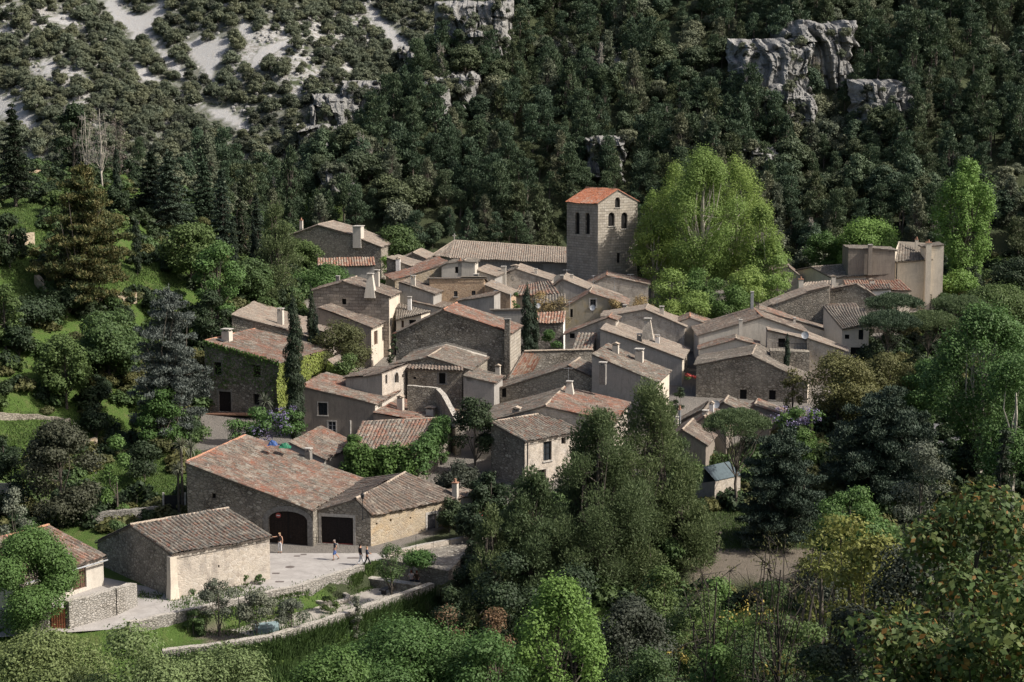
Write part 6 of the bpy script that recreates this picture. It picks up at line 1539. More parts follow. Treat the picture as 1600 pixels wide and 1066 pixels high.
def wallrun(name, label, pts, zt, zb, th, mat, cop=None, seed=1, step=.5, jag=.05, group='stone walls', cat='wall', parent=None):
    """pts: (x,y) polyline, irregular top"""
    rs = random.Random(seed); mb = MB(); tp = MB(); L0 = 0
    for (a, b) in zip(pts[:-1], pts[1:]):
        A_ = Vector((a[0], a[1], 0)); B_ = Vector((b[0], b[1], 0)); d = (B_-A_); L = d.length; d.normalize(); n = Vector((d.y, -d.x, 0)); m = max(1, int(L/step))
        za = a[2] if len(a) > 2 else zt; zb_ = b[2] if len(b) > 2 else zt
        ts_ = [(k/m) for k in range(m+1)]; hs = [za+(zb_-za)*t_+rs.uniform(-jag, jag) for t_ in ts_]
        if getattr(wallrun, 'last', None) is not None and wallrun.lastp == (a[0], a[1]): hs[0] = wallrun.last
        wallrun.last = hs[-1]; wallrun.lastp = (b[0], b[1])
        for k in range(m):
            p = A_+d*L*ts_[k]; q = A_+d*L*ts_[k+1]
            for s_ in (1, -1):
                P_, Q_ = p+n*th/2*s_, q+n*th/2*s_
                f = [P_+UP*zb, Q_+UP*zb, Q_+UP*hs[k+1], P_+UP*hs[k]]; u0 = L0+L*ts_[k]; u1 = L0+L*ts_[k+1]
                uv = [(u0, zb), (u1, zb), (u1, hs[k+1]), (u0, hs[k])]
                if s_ < 0: f = f[::-1]; uv = uv[::-1]
                mb.face(f, uv)
            f = [p+n*th/2+UP*hs[k], q+n*th/2+UP*hs[k+1], q-n*th/2+UP*hs[k+1], p-n*th/2+UP*hs[k]]
            uvt = [(L0+L*ts_[k], 0), (L0+L*ts_[k+1], 0), (L0+L*ts_[k+1], th), (L0+L*ts_[k], th)]
            mb.face(f, uvt, 1)
        L0 += L
    a, b = pts[0], pts[1]
    for e0, e1 in ((pts[0], pts[1]), (pts[-1], pts[-2])):
        d = Vector((e1[0]-e0[0], e1[1]-e0[1], 0)).normalized(); n = Vector((d.y, -d.x, 0)); c = Vector((e0[0], e0[1], 0)); h_ = e0[2] if len(e0) > 2 else zt
        mb.face([c+n*th/2+UP*zb, c-n*th/2+UP*zb, c-n*th/2+UP*h_, c+n*th/2+UP*h_])
    o = mb.build(name, [M[mat], M[cop or mat]]); tag(o, label, cat, group); return o
wallrun('stone_wall', 'low pale stone wall between the paved square and the sunken garden', [(-27, 110.6), (-21, 115.9), (-16.1, 120.2), (-11.9, 125.8)], .5, -1.6, .45, 'drystone', 'coping', 2)
wallrun('stone_wall', 'long curved parapet wall at the garden edge with pale flat coping', [(-24, 107.6), (-20, 109.2), (-17, 110.9), (-13.4, 114.9), (-9.6, 119.8), (-6.3, 124.0)], -.5, -5.6, .55, 'drystone', 'coping', 3, jag=.03)
wallrun('stone_wall', 'low rubble wall of the raised path in front of the ochre barn', [(-10.2, 128.8), (-6.5, 131.9), (-2.5, 134.8), (0.5, 138)], .75, -2.4, .4, 'lime', 'coping', 4, jag=.02)
# high retaining wall as a solid block under the path
mb = MB(); c_ = [(-10.6, 128.2), (-5.0, 124.4), (-2.6, 134.6), (-8, 131)]
for k in range(4):
    a, b = c_[k], c_[(k+1) % 4]; mb.face([(a[0], a[1], -3), (b[0], b[1], -3), (b[0], b[1], .35), (a[0], a[1], .35)])
mb.face([(a[0], a[1], .35) for a in c_]); o = mb.build('retaining_wall', M['dark']); tag(o, 'high dark retaining wall draped with vine beside the sunken courtyard', 'wall', 'stone walls')
wallrun('stone_bench', 'long low stone bench wall under the small tree in the courtyard', [tuple(G(572, 914, -1.3)[:2]), tuple(G(612, 920, -1.3)[:2]), tuple(G(655, 926, -1.3)[:2])], -.62, -1.6, .8, 'rubble', 'coping', 5, jag=.01, cat='bench', group='benches')
wallrun('courtyard_wall', 'curving pale topped wall below the arched window house', [tuple(V(637, 602, 165.5)), tuple(V(684, 606, 165)), tuple(V(694, 617, 163.2)), tuple(V(704, 636, 160.5)), tuple(V(716, 658, 158))], 0, 1.5, .55, 'rubble', 'coping', 25, jag=.03)
# planter ring
mb = MB(); c = G(516, 938, -1.3); n = 18
for k in range(n):
    a0, a1 = 6.283*k/n, 6.283*(k+.96)/n
    for r0, r1 in ((1.25, 1.55),):
        pts_ = [c+Vector((math.cos(a)*r, math.sin(a)*r, 0)) for a, r in ((a0, r1), (a1, r1), (a1, r0), (a0, r0))]; h_ = .34+.04*math.sin(k*5)
        mb.face([p+UP*h_ for p in pts_]); 
        for q in range(4): mb.face([pts_[q]-UP*.1, pts_[(q+1) % 4]-UP*.1, pts_[(q+1) % 4]+UP*h_, pts_[q]+UP*h_])
o = mb.build('round_planter', M['coping']); tag(o, 'round stone planter ring in the sunken courtyard', 'planter')
# dry stone walls on the left
def px_wall(name, label, pxs, h_, th, mat, seed, Yr=(100, 240), sink=.6, jag=.08, cat='wall', group='stone walls'):
    P = [TR(px, py, *Yr) for px, py in pxs]
    z0 = min(p.z for p in P)-sink
    return wallrun(name, label, [(p.x, p.y, p.z+h_) for p in P], 0, z0, th, mat, None, seed, jag=jag, group=group, cat=cat)
px_wall('dry_stone_wall', 'grey dry stone field wall behind the small barn', [(112, 822), (160, 819), (205, 815), (252, 810)], 1.1, .6, 'drystone', 6, (115, 180))
px_wall('dry_stone_wall', 'ochre terrace wall beside the trunk of the gold-tinged conifer', [(150, 474), (180, 475), (212, 474)], 1.3, .6, 'ochre', 7, (120, 230))
px_wall('dry_stone_wall', 'short ochre wall end beside the garden steps on the terraces', [(58, 448), (70, 462), (80, 474)], 1.3, .6, 'ochre', 8, (120, 230))
px_wall('dry_stone_wall', 'upper ochre terrace wall near the left edge', [(-10, 392), (20, 390), (52, 386)], 1.7, .6, 'ochre', 9, (120, 260))
px_wall('dry_stone_wall', 'topmost rough terrace wall below the spire conifer', [(-10, 300), (40, 286), (78, 276)], 1.2, .6, 'ochre2', 10, (120, 300))
px_wall('dry_stone_wall', 'low mossy garden wall at the edge of the left meadow', [(-10, 652), (60, 655), (110, 662)], .45, .4, 'rubble', 11, (120, 230))
px_wall('dry_stone_wall', 'small stone wall beside the yellow-green bush', [(118, 712), (136, 706), (150, 700)], 1.1, .5, 'ochre', 12, (120, 230))
px_wall('garden_wall', 'grey garden wall between the silvery cedar and the ivy clad house', [(268, 700), (285, 694), (310, 688)], 1.2, .5, 'lime', 13, (120, 230))
p = G(105, 982, 0); q = G(178, 961, 0)
wallrun('stone_wall', 'short rubble yard wall with rounded top at the lower left', [(p.x, p.y, 2.0), ((p.x+q.x)/2, (p.y+q.y)/2, 1.9), (q.x, q.y, 2.0), (q.x+.9, q.y+2.4, 1.7)], 2, -.8, .6, 'drystone', 'coping', 14)
p2 = G(0, 1000, -1); wallrun('stone_wall', 'rubble wall disappearing under the round vivid tree', [(p2.x-3, p2.y, 1.2), (p.x-1.2, p.y, 1.5)], 1.5, -2, .6, 'drystone', 'coping', 15)
mb = MB(); a = Vector((p.x-1.1, p.y-.05, 0)); mb.box(a+UP*.7+Vector((.5, 0, 0)), (.5, 0, 0), (0, .04, 0), (0, 0, .8))
for k in range(6): mb.box(a+UP*.7+Vector((.08+k*.17, -.05, 0)), (.012, 0, 0), (0, .012, 0), (0, 0, .8))
o = mb.build('garden_gate', M['rust']); tag(o, 'rusty metal garden gate beside the lower left yard wall', 'gate')
p = TR(256, 806, 115, 180); q = TR(290, 806, 115, 180); mb = MB(); m_ = (p+q)/2
mb.box(m_+UP*.9, (q-p)/2, Vector((0, .03, 0)), UP*.95); e = empty('metal_gate', tuple(m_)); tag(e, 'plain black sheet metal gate between field wall and long barn', 'gate'); mb.build('panel', M['metal'], e)
mb = MB()
for x in (p, q): mb.box(x+UP*1.0, (.08, 0, 0), (0, .08, 0), UP*1.1)
mb.build('post', M['dress'], e)
p = G(34, 785, 2.0); e = empty('metal_gate', tuple(p)); tag(e, 'small white barred gate at the far left edge', 'gate'); mb = MB()
for k in range(9): mb.box(p+Vector((-.55+k*.14, 0, .6)), (.012, 0, 0), (0, .012, 0), (0, 0, .5))
mb.box(p+Vector((0, 0, 1.1)), (.6, 0, 0), (0, .02, 0), (0, 0, .025)); mb.box(p+Vector((0, 0, .12)), (.6, 0, 0), (0, .02, 0), (0, 0, .025)); mb.build('bars', M['paint_white'], e)
wallrun('garden_wall', 'pale rendered wall stub left of the small white gate', [(p.x-3, p.y+.1), (p.x-.7, p.y+.1)], p.z+1.7, p.z-1, .3, 'lime', None, 16)
p1_ = G(400, 1062, -4.6); p2_ = G(508, 1040, -4.4); wallrun('stone_wall', 'flat topped pale wall glimpsed at the bottom under the bright tree', [(p1_.x, p1_.y, -3.9), (p2_.x, p2_.y, -3.9), (p2_.x+3, p2_.y+3, -3.8)], -3.9, -7, .7, 'lime', 'coping', 17)
# manholes and drains
def disc(px, py, r, sq=False, label=''):
    c = G(px, py, .016); mb = MB(); n = 16
    if sq: mb.face([c+Vector((-r, -.2, 0)), c+Vector((r, -.2, 0)), c+Vector((r, .2, 0)), c+Vector((-r, .2, 0))]); mb.face([c+Vector((-r*.9, -.15, .004)), c+Vector((r*.9, -.15, .004)), c+Vector((r*.9, .15, .004)), c+Vector((-r*.9, .15, .004))])
    else:
        for R_, z in ((r, 0), (r*.85, .005)): mb.face([c+Vector((R_*math.cos(6.283*k/n), R_*math.sin(6.283*k/n), z)) for k in range(n)])
    o = mb.build('manhole_cover', plain('iron_%d' % px, (.13, .11, .10), rough=.6)); tag(o, label, 'manhole cover', 'iron covers in the paving')
disc(453, 886, .38, label='round iron manhole cover in the middle of the square')
disc(464, 869, .25, True, 'rectangular iron cover nearer the arched door, left one')
disc(474.5, 866.5, .25, True, 'rectangular iron cover near the arched door, right one')
disc(431, 896, .3, True, 'rectangular iron cover beside the small barn corner')
disc(437, 909, .34, True, 'rectangular iron cover near the low garden wall')
disc(552, 872, .5, True, 'wide iron cover at the feet of the walking couple')
# litter bin
def at_z(px, py, z): return G(px, py, z)
b = at_z(538, 912, -1.3); b = Vector((b.x+.15, min(b.y, 124.3), -1.3)); e = empty('litter_bin', tuple(b)); tag(e, 'brown wooden slatted litter bin at the end of the low wall', 'litter bin')
mb = MB()
for k in range(14):
    a = 6.283*k/14; mb.box(b+Vector((.25*math.cos(a), .25*math.sin(a), .48)), (.05*math.sin(a), -.05*math.cos(a), 0), (.015*math.cos(a), .015*math.sin(a), 0), (0, 0, .42))
mb.build('slats', M['rust'], e); mb = MB(); mb.tube([b+UP*.03, b+UP*.88], .22, 12); mb.build('liner', M['metal'], e); mb = MB(); mb.tube([b+UP*.9, b+UP*.96], .28, 14); mb.build('rim', M['metal'], e)
# dark plank bench
p = G(594, 932, -1.3); q = G(622, 919, -1.3); e = empty('plank_bench', tuple(p)); tag(e, 'black plank lying on low supports beside the parapet wall', 'bench', 'benches')
d = (q-p).normalized(); n = Vector((d.y, -d.x, 0)); mb = MB(); mb.box((p+q)/2+UP*.42, d*1.1, n*.24, UP*.04); mb.build('seat', M['metal'], e)
for s_ in (-.8, .8):
    mb = MB(); mb.box((p+q)/2+d*s_+UP*.19, d*.06, n*.2, UP*.19); mb.build('leg', M['metal'], e)
# cold frame
p = G(400, 992, -1.3); e = empty('cold_frame', tuple(p)); tag(e, 'small glass cold frame tunnel in the garden by the parapet', 'cold frame'); mb = MB(); d = Vector((.94, .34, 0)); n = Vector((-.34, .94, 0)); c = p+d*.85+n*.4
prf = [(-.5, 0), (-.48, .42), (-.25, .66), (.25, .66), (.48, .42), (.5, 0)]
for (a0, z0), (a1, z1) in zip(prf[:-1], prf[1:]): mb.face([c-d*.85+n*a0+UP*z0, c+d*.85+n*a0+UP*z0, c+d*.85+n*a1+UP*z1, c-d*.85+n*a1+UP*z1])
for s_ in (-1, 1): mb.face([c+d*.85*s_+n*a+UP*z for a, z in (prf if s_ > 0 else prf[::-1])])
mb.build('cover', plain('frosted_glass', (.20, .27, .28), rough=.25), e)
mb = MB()
for s_ in (-1, 0, 1):
    for (a0, z0), (a1, z1) in zip(prf[:-1], prf[1:]): mb.tube([c+d*.86*s_+n*a0*1.02+UP*z0, c+d*.86*s_+n*a1*1.02+UP*z1*1.02], .018, 4)
mb.build('hoops', M['zinc'], e)
# garden posts and wire stakes
def stake(px, pyb, pyt, z, Y=None, r=.035, lab='', mat='metal', name='fence_post'):
    p = G(px, pyb, z); h_ = (pyb-pyt)*p.y/FPX; mb = MB(); mb.tube([p-UP*.3, p+UP*h_], [r, r*.8], 6); o = mb.build(name, M[mat]); tag(o, lab, 'post', 'garden posts and stakes')
stake(374, 984, 929, -1.3, lab='tall dark post standing between the olive trees'); stake(306, 949, 932, -1.3, lab='short dark post below the lane near the small barn'); stake(92, 972, 940, 0, lab='dark post beside the rusty garden gate', r=.05)
for k, (px, pb, pt) in enumerate([(650, 862, 837), (677, 850, 828), (703, 845, 826), (728, 838, 818)]):
    stake(px, pb, pt, .7, r=.02, lab=['leftmost thin iron stake on the path wall', 'second thin iron stake from the left on the path wall', 'third thin iron stake on the path wall', 'rightmost thin iron stake on the path wall'][k], name='iron_stake')
# street lamp in front of the barn corner
p = Vector(FB2[0].at(569, 811)); p = p-FB2[0].w*.45; e = empty('street_lamp', tuple(p)); tag(e, 'old black street lamp on bracket at the barn corner', 'street lamp'); top = FB2[0].at(569, 778)-FB2[0].w*.45
mb = MB(); mb.tube([p, top], [.04, .03], 6); mb.tube([p+UP*.1, p+UP*.1+FB2[0].w*.5], .025, 5); mb.tube([p+UP*.9, p+UP*.9+FB2[0].w*.5], .025, 5); mb.build('bracket', M['metal'], e)
mb = MB(); c = top; a = [(0.10, 0), (.17, .38)]
for k in range(6):
    a0, a1 = 6.283*k/6, 6.283*(k+1)/6; P_ = lambda an, r, z: c+Vector((math.cos(an)*r, math.sin(an)*r, z))
    mb.face([P_(a0, .09, .02), P_(a1, .09, .02), P_(a1, .16, .36), P_(a0, .16, .36)])
lg = mb.build('lantern_glass', M['glass'], e)
mb = MB()
for k in range(6):
    a0, a1 = 6.283*k/6, 6.283*(k+1)/6; mb.face([P_(a0, .19, .36), P_(a1, .19, .36), c+UP*.6]); mb.tube([P_(a0, .09, .02), P_(a0, .16, .36)], .012, 4)
mb.tube([c+UP*.6, c+UP*.85], [.03, .008], 5); mb.build('lantern_frame', M['metal'], e)
# tarps on the barn roof
def tarp(px, py, Y, col, lab, r=.6, seed=0):
    c = V(px, py, Y); rs = np.random.RandomState(seed); n = 11; v = []; f = []
    for i in range(n):
        for j in range(n):
            x = (i/(n-1)-.5)*2; y = (j/(n-1)-.5)*2; z = .45*max(0, 1-x*x)*max(0, 1-y*y)+.13*noise.noise(Vector((x*3+seed, y*3, 0)))
            v.append((c.x+x*r*(1+.2*rs.rand()), c.y+y*r*.8, c.z+z-.08))
    for i in range(n-1):
        for j in range(n-1): k = i*n+j; f.append((k, k+n, k+n+1, k+1))
    me = bpy.data.meshes.new('tarpaulin'); me.from_pydata(v, [], f); me.materials.append(plain('tarp_%d' % seed, col, rough=.5)); me.update(); tag(link('tarpaulin', me), lab, 'tarpaulin', 'tarpaulins on the barn roof')
tarp(426, 694, 144.2, (.03, .07, .20), 'crumpled blue tarpaulin at the upper edge of the long barn roof', .4, 1)
tarp(445, 698, 145.0, (.02, .13, .07), 'crumpled green tarpaulin right of the blue one on the barn roof', .5, 2)
# antennas and dishes
def antenna(px, py, pt, Y, lab, yaw=0):
    p = V(px, py, Y); h_ = (py-pt)*Y/FPX; e = empty('roof_antenna', tuple(p)); tag(e, lab, 'antenna', 'roof antennas')
    mb = MB(); mb.tube([p-UP*.4, p+UP*h_], .022, 5); mb.build('mast', M['zinc'], e)
    mb = MB(); c = p+UP*(h_-.08); d = Vector((math.cos(yaw), math.sin(yaw), 0)); n = Vector((-d.y, d.x, 0)); mb.tube([c-d*.5, c+d*.5], .014, 4)
    for k in range(6): q = c+d*(-.45+.18*k); mb.tube([q-n*.22, q+n*.22], .009, 4)
    mb.build('aerial', M['zinc'], e)
def dish(px, py, Y, r, lab, col='zinc'):
    p = V(px, py, Y); e = empty('satellite_dish', tuple(p)); tag(e, lab, 'satellite dish', 'satellite dishes'); mb = MB(); n = 14; ax = Vector((-.2, -.9, .35)).normalized(); a = ax.cross(UP).normalized(); b_ = a.cross(ax)
    prev = [p]*n
    for R_, dpt in ((.35, .02), (.7, .08), (1., .18)):
        ring = [p+a*math.cos(6.283*k/n)*r*R_+b_*math.sin(6.283*k/n)*r*R_*1.1+ax*dpt*r for k in range(n)]
        for k in range(n): mb.face([prev[k], prev[(k+1) % n], ring[(k+1) % n], ring[k]] if R_ > .35 else [p, ring[k], ring[(k+1) % n]])
        prev = ring
    mb.build('reflector', M[col], e); mb = MB(); mb.tube([p-b_*r*.9, p+ax*r*.9], .012, 4); mb.tube([p, p-UP*.8-ax*.2], .025, 5); mb.build('arm', M['metal'], e)
antenna(642, 452, 418, 202, 'tall thin antenna over the grey side wall left of the ochre front', .3)
antenna(776, 474, 440, 204, 'antenna above the narrow warm stone gable', .8); antenna(885, 436, 421, 218, 'antenna before the dark foot of the bell tower', .2)
antenna(927, 442, 430, 219, 'small antenna right below the bell tower', 1.2); antenna(888, 590, 574, 166, 'thin rod antenna above the rendered ridge chimney', .1)
antenna(938, 556, 520, 186, 'antenna at the edge of the long grey walled house', .6); antenna(1214, 486, 466, 204, 'antenna on the stepped rubble wall', .4)
antenna(890, 496, 470, 206, 'antenna beside the tiled courtyard wall', .9); antenna(960, 456, 433, 221, 'dark antenna pole by the tower foot house', .2); antenna(985, 450, 428, 223, 'dark antenna with stubby arms against the tower', .1)
dish(1258, 524, 183, .42, 'large grey satellite dish at the terrace roof edge'); dish(1119, 632, 162, .38, 'grey satellite dish above the orange patched roof'); dish(926, 481, 204, .35, 'pale satellite dish in front of the mossy gable window')
dish(841, 478, 200, .3, 'small satellite dish near the courtyard wall', 'paint_white'); dish(775, 458, 202, .35, 'blue-grey satellite dish on the narrow warm gable')
# road glimpsed at right
rp = [TR(1478, 716, 100, 200), TR(1540, 716, 100, 200), TR(1560, 672, 100, 220), TR(1470, 672, 100, 220)]
t = NT('asphalt'); t.color(t.mix(t.noise(t.pos(), 3, 5), (.10, .10, .105), (.15, .15, .155))); M['asphalt'] = t.m
xs_ = np.linspace(min(p.x for p in rp)-3, max(p.x for p in rp)+3, 16); ys_ = np.linspace(min(p.y for p in rp), max(p.y for p in rp)+4, 16); XX, YY = np.meshgrid(xs_, ys_); ZZ = hz(XX, YY)+.06
i = np.arange(15)[:, None]*16+np.arange(15)[None, :]; tag(link('road', npmesh('road', np.stack([XX, YY, ZZ], -1).reshape(-1, 3), np.stack([i, i+1, i+17, i+16], -1).reshape(-1, 4), M['asphalt'])), kind='structure')
# ------------------------------------------------------------------ cliffs
LEDGE = []; rl = random.Random(5)
def cliff(x0, y0, x1, y1, seed, push=1.5, yr=(255, 520), relief=1.):
    c = TR((x0+x1)/2, y1-(y1-y0)*.25, *yr); Y = c.y; k = Y/FPX; w = (x1-x0)*k/2; h_ = (y1-y0)*k/2; top = V((x0+x1)/2, (y0+y1)/2, Y)
    n = 90; v = []; f = []
    for i in range(n):
        for j in range(n):
            a = (i/(n-1)-.5)*2; b = (j/(n-1)-.5)*2
            r = Vector((a*w*1.15, 0, b*h_*1.25))
            wv = noise.noise_vector(Vector((r.x*.16, seed*2., r.z*.16)))*2.2; X_ = r.x+wv.x+r.z*.15; Z_ = r.z+wv.z
            cell = lambda sx, sz, o: noise.cell(Vector((X_/sx+o+seed*.37, math.floor(seed)+o, Z_/sz+o*1.7)))
            bulge = (1-min(1, a*a)**1.2)*(1-min(1, max(0, b)**2*.8+max(0, -b)**2*.35))
            fine = noise.fractal(Vector((r.x*.55, r.z*.35, seed*2.)), 1., 2., 4)
            crack = max(0, .12-abs(noise.noise(Vector((X_*.28, seed*3., Z_*.06)))))*14
            y = -bulge*2.0*relief+(b+1)*h_*.30-cell(3.4, 9.5, 1)*1.6-cell(1.3, 4.6, 5)*.8-cell(.9, 1.1, 9)*.35-fine*.55+crack*.7
            edge = max(abs(a), abs(b))
            edge += .24*noise.noise(Vector((a*2.0+seed, b*2.0, seed*5.)))+.13*noise.noise(Vector((a*5.5, b*5.5, seed*5.)))
            if edge > .74: y += (edge-.74)*22
            if edge < .8 and rl.random() < .004: LEDGE.append((top.x+r.x, Y+y-push-.1, top.z+r.z-.4, rl.uniform(.25, .7), rl.randrange(4), 0))
            v.append((top.x+r.x, Y+y-push, top.z+r.z))
    for i in range(n-1):
        for j in range(n-1): q = i*n+j; f.append((q, q+n, q+n+1, q+1))
    me = bpy.data.meshes.new('cliff'); me.from_pydata(v, [], f); me.materials.append(M['rock']); me.update(); tag(link('cliff', me), kind='structure')
for k, (a, b, c, d, p_) in enumerate(CLIFFS):
    cliff(a-4, b-4, c+4, d+8, k+1, p_+.8)
stuff('ledge_scrub', 'small shrubs rooted on ledges of the limestone cliffs', 'scrub', LEDGE, PR_oak, 0)
# ------------------------------------------------------------------ grass
def grass(name, label, polys_px, n, hgt, Yr, seed):
    rs = np.random.RandomState(seed); out = []
    for poly in polys_px:
        xs_ = [p[0] for p in poly]; ys_ = [p[1] for p in poly]; px = rs.uniform(min(xs_), max(xs_), n*2); py = rs.uniform(min(ys_), max(ys_), n*2); k = _inside0(px, py, poly); px = px[k][:n]; py = py[k][:n]
        yy = np.arange(Yr[0], Yr[1], .6)
        dx = (px-800)/FPX; dy_ = -(py-533)/FPX; D = np.stack([dx, cp+dy_*sp, -sp+dy_*cp], -1)
        tt = yy[None, :]/D[:, 1:2]; Xx = D[:, 0:1]*tt; Zz = CZ+D[:, 2:3]*tt; hit = hz(Xx, yy[None, :]+0*Xx) >= Zz; kk = np.argmax(hit, 1); r_ = np.arange(len(px)); good = hit.any(1)
        P = np.stack([Xx[r_, kk], yy[kk]+0*Xx[r_, kk], hz(Xx[r_, kk], yy[kk])], -1)[good]; P[:, :2] += rs.normal(size=(len(P), 2))*.35; P[:, 2] = hz(P[:, 0], P[:, 1])
        m = len(P); up = unit(np.array([0, 0, 1.])+rs.normal(size=(m, 3))*.35); sd_ = unit(np.cross(up, rs.normal(size=(m, 3)))); L = (hgt*rs.uniform(.4, 1.3, m))[:, None]
        b0 = P-np.array([0, 0, .05]); out.append(np.stack([b0-sd_*.05, b0+sd_*.05, b0+up*L+sd_*.008, b0+up*L-sd_*.008], 1))
    tag(link(name, qmesh(name, out, M['grassb'])), label, 'grass', kind='stuff')

grass('grass', 'green lawns and meadow grass on the terraces and in the garden', [[(150, 725), (275, 715), (280, 790), (150, 790)], [(0, 640), (130, 655), (150, 700), (100, 730), (0, 720)], [(0, 425), (60, 425), (100, 490), (0, 490)], [(130, 420), (300, 420), (305, 456), (130, 456)], [(0, 305), (70, 305), (90, 390), (0, 390)], [(1090, 800), (1300, 800), (1280, 858), (1090, 862)], [(280, 905), (480, 930), (470, 990), (330, 995), (270, 950)], [(545, 905), (592, 885), (600, 912), (560, 925)]], 9000, .22, (104, 300), 5)
grass('weeds', 'weeds along the foot of the barn walls and lane edges', [[(274, 934), (414, 893), (414, 900), (276, 942)], [(180, 925), (262, 932), (262, 940), (170, 930)], [(455, 918), (560, 888), (560, 893), (457, 924)], [(480, 935), (560, 920), (560, 950), (470, 950)]], 900, .2, (105, 140), 8)
grass('tall_grass', 'long lush grass below the curved parapet wall', [[(250, 1040), (400, 1010), (560, 960), (680, 935), (700, 1000), (560, 1066), (250, 1066)]], 26000, .75, (80, 126), 6)
# ------------------------------------------------------------------ people
SK = plain('skin', (.45, .26, .18), rough=.6, var=.08)
def skinmesh(name, verts, edges, radii, mat, parent, root=0, sub=1):
    me = bpy.data.meshes.new(name); me.from_pydata([tuple(v) for v in verts], edges, []); me.materials.append(mat); me.update()
    o = bpy.data.objects.new(name, me); COL.objects.link(o); o.parent = parent
    me.skin_vertices if hasattr(me, 'skin_vertices') else None
    md = o.modifiers.new('skin', 'SKIN'); md.use_smooth_shade = True
    sv = me.skin_vertices[0].data if len(me.skin_vertices) else None
    if sv is None: return o
    for i, r in enumerate(radii):
        sv[i].radius = (r, r) if not isinstance(r, tuple) else r
        sv[i].use_root = (i == root)
    ms = o.modifiers.new('sub', 'SUBSURF'); ms.levels = sub; ms.render_levels = sub
    return o
def person(x, y, z, face, label, J, shirt, trousers, hair, shoes, short=False, bag=None, sleeve=True, scale=1., hairlen=.0, name='person', tuck=None):
    """J: joint dict in metres, x right, y forward, z up"""
    e = empty(name, (x, y, z), face); e.scale = (scale,)*3; tag(e, label, 'person', 'people on the square')
    D = dict(pel=(0, 0, .93), sp=(0, 0, 1.12), ch=(0, 0, 1.33), nk=(0, 0, 1.45), hd=(0, .01, 1.585), tp=(0, .0, 1.69),
             sl=(-.17, 0, 1.40), sr=(.17, 0, 1.40), el=(-.23, -.02, 1.13), er=(.23, -.02, 1.13), wl=(-.24, .07, .90), wr=(.24, .07, .90),
             hl=(-.09, 0, .90), hr=(.09, 0, .90), kl=(-.10, .02, .49), kr=(.10, .02, .49), al=(-.10, -.02, .09), ar=(.10, -.02, .09), tl=(-.11, .15, .03), tr=(.11, .15, .03))
    D.update(J); V_ = {k: Vector(v) for k, v in D.items()}
    keys = ['pel', 'sp', 'ch', 'nk', 'hd', 'tp', 'sl', 'el', 'wl', 'sr', 'er', 'wr', 'hl', 'kl', 'al', 'tl', 'hr', 'kr', 'ar', 'tr']
    rad = dict(pel=(.13, .10), sp=(.115, .09), ch=(.15, .10), nk=.052, hd=(.078, .09), tp=.055, sl=.058, el=.042, wl=.028, sr=.058, er=.042, wr=.028, hl=.085, kl=.058, al=.038, tl=.032, hr=.085, kr=.058, ar=.038, tr=.032)
    vs = [V_[k] for k in keys]; rr = [rad[k] for k in keys]; ix = {k: i for i, k in enumerate(keys)}
    ed = [(ix[a], ix[b]) for a, b in [('pel', 'sp'), ('sp', 'ch'), ('ch', 'nk'), ('nk', 'hd'), ('hd', 'tp'), ('ch', 'sl'), ('sl', 'el'), ('el', 'wl'), ('ch', 'sr'), ('sr', 'er'), ('er', 'wr'), ('pel', 'hl'), ('hl', 'kl'), ('kl', 'al'), ('al', 'tl'), ('pel', 'hr'), ('hr', 'kr'), ('kr', 'ar'), ('ar', 'tr')]]
    for sd in 'lr':           # palm, four fingers and a thumb
        w = V_['w'+sd]; d = (w-V_['e'+sd]).normalized(); s = Vector((1 if sd == 'l' else -1, 0, 0)); s = (s-d*s.dot(d)).normalized(); n_ = d.cross(s)
        pm = len(vs); vs.append(w+d*.07); rr.append((.036, .018)); ed.append((ix['w'+sd], pm))
        for q, (o_, l_) in enumerate([(-.028, .062), (-.010, .074), (.010, .070), (.028, .055)]):
            a = len(vs); vs.append(w+d*.10+n_*o_); rr.append(.0095); ed.append((pm, a)); b = len(vs); vs.append(w+d*(.10+l_*.55)+n_*o_*1.1+s*.006); rr.append(.009); ed.append((a, b)); c = len(vs); vs.append(w+d*(.10+l_*.9)+n_*o_*1.1+s*.024); rr.append(.007); ed.append((b, c))
        a = len(vs); vs.append(w+d*.05+n_*-.04+s*.012); rr.append(.011); ed.append((pm, a)); b = len(vs); vs.append(w+d*.09+n_*-.055+s*.02); rr.append(.009); ed.append((a, b))
    f0 = len(vs); fw = Vector((0, 1, 0)); H_ = V_['hd']; vs.append(H_+Vector((0, .095, -.015))); rr.append(.016); ed.append((ix['hd'], f0))
    body = skinmesh('body', vs, ed, rr, SK, e)
    # clothes follow the same joints
    tv = ['hl', 'kl', 'pel', 'hr', 'kr'] if short else ['hl', 'kl', 'al', 'pel', 'hr', 'kr', 'ar']
    P_ = [V_['pel']+Vector((0, 0, .07)), V_['pel'], V_['hl'], V_['kl'], V_['hr'], V_['kr']]; r_ = [(.128, .112), (.15, .122), .102, .085 if short else .072, .102, .085 if short else .072]; E_ = [(0, 1), (1, 2), (2, 3), (1, 4), (4, 5)]
    if short: P_[3] = V_['kl'].lerp(V_['hl'], .0)-Vector((0, 0, .08)); P_[5] = V_['kr']-Vector((0, 0, .08))
    else: P_ += [V_['al']+Vector((0, 0, .02)), V_['ar']+Vector((0, 0, .02))]; r_ += [.062, .062]; E_ += [(3, 6), (5, 7)]
    skinmesh('trousers', P_, E_, r_, trousers, e, 1)
    P_ = [V_['pel']+Vector((0, 0, -.02)), V_['sp'], V_['ch'], V_['nk']-Vector((0, 0, .035))]; r_ = [(.155, .128), (.14, .115), (.172, .122), .066]; E_ = [(0, 1), (1, 2), (2, 3)]
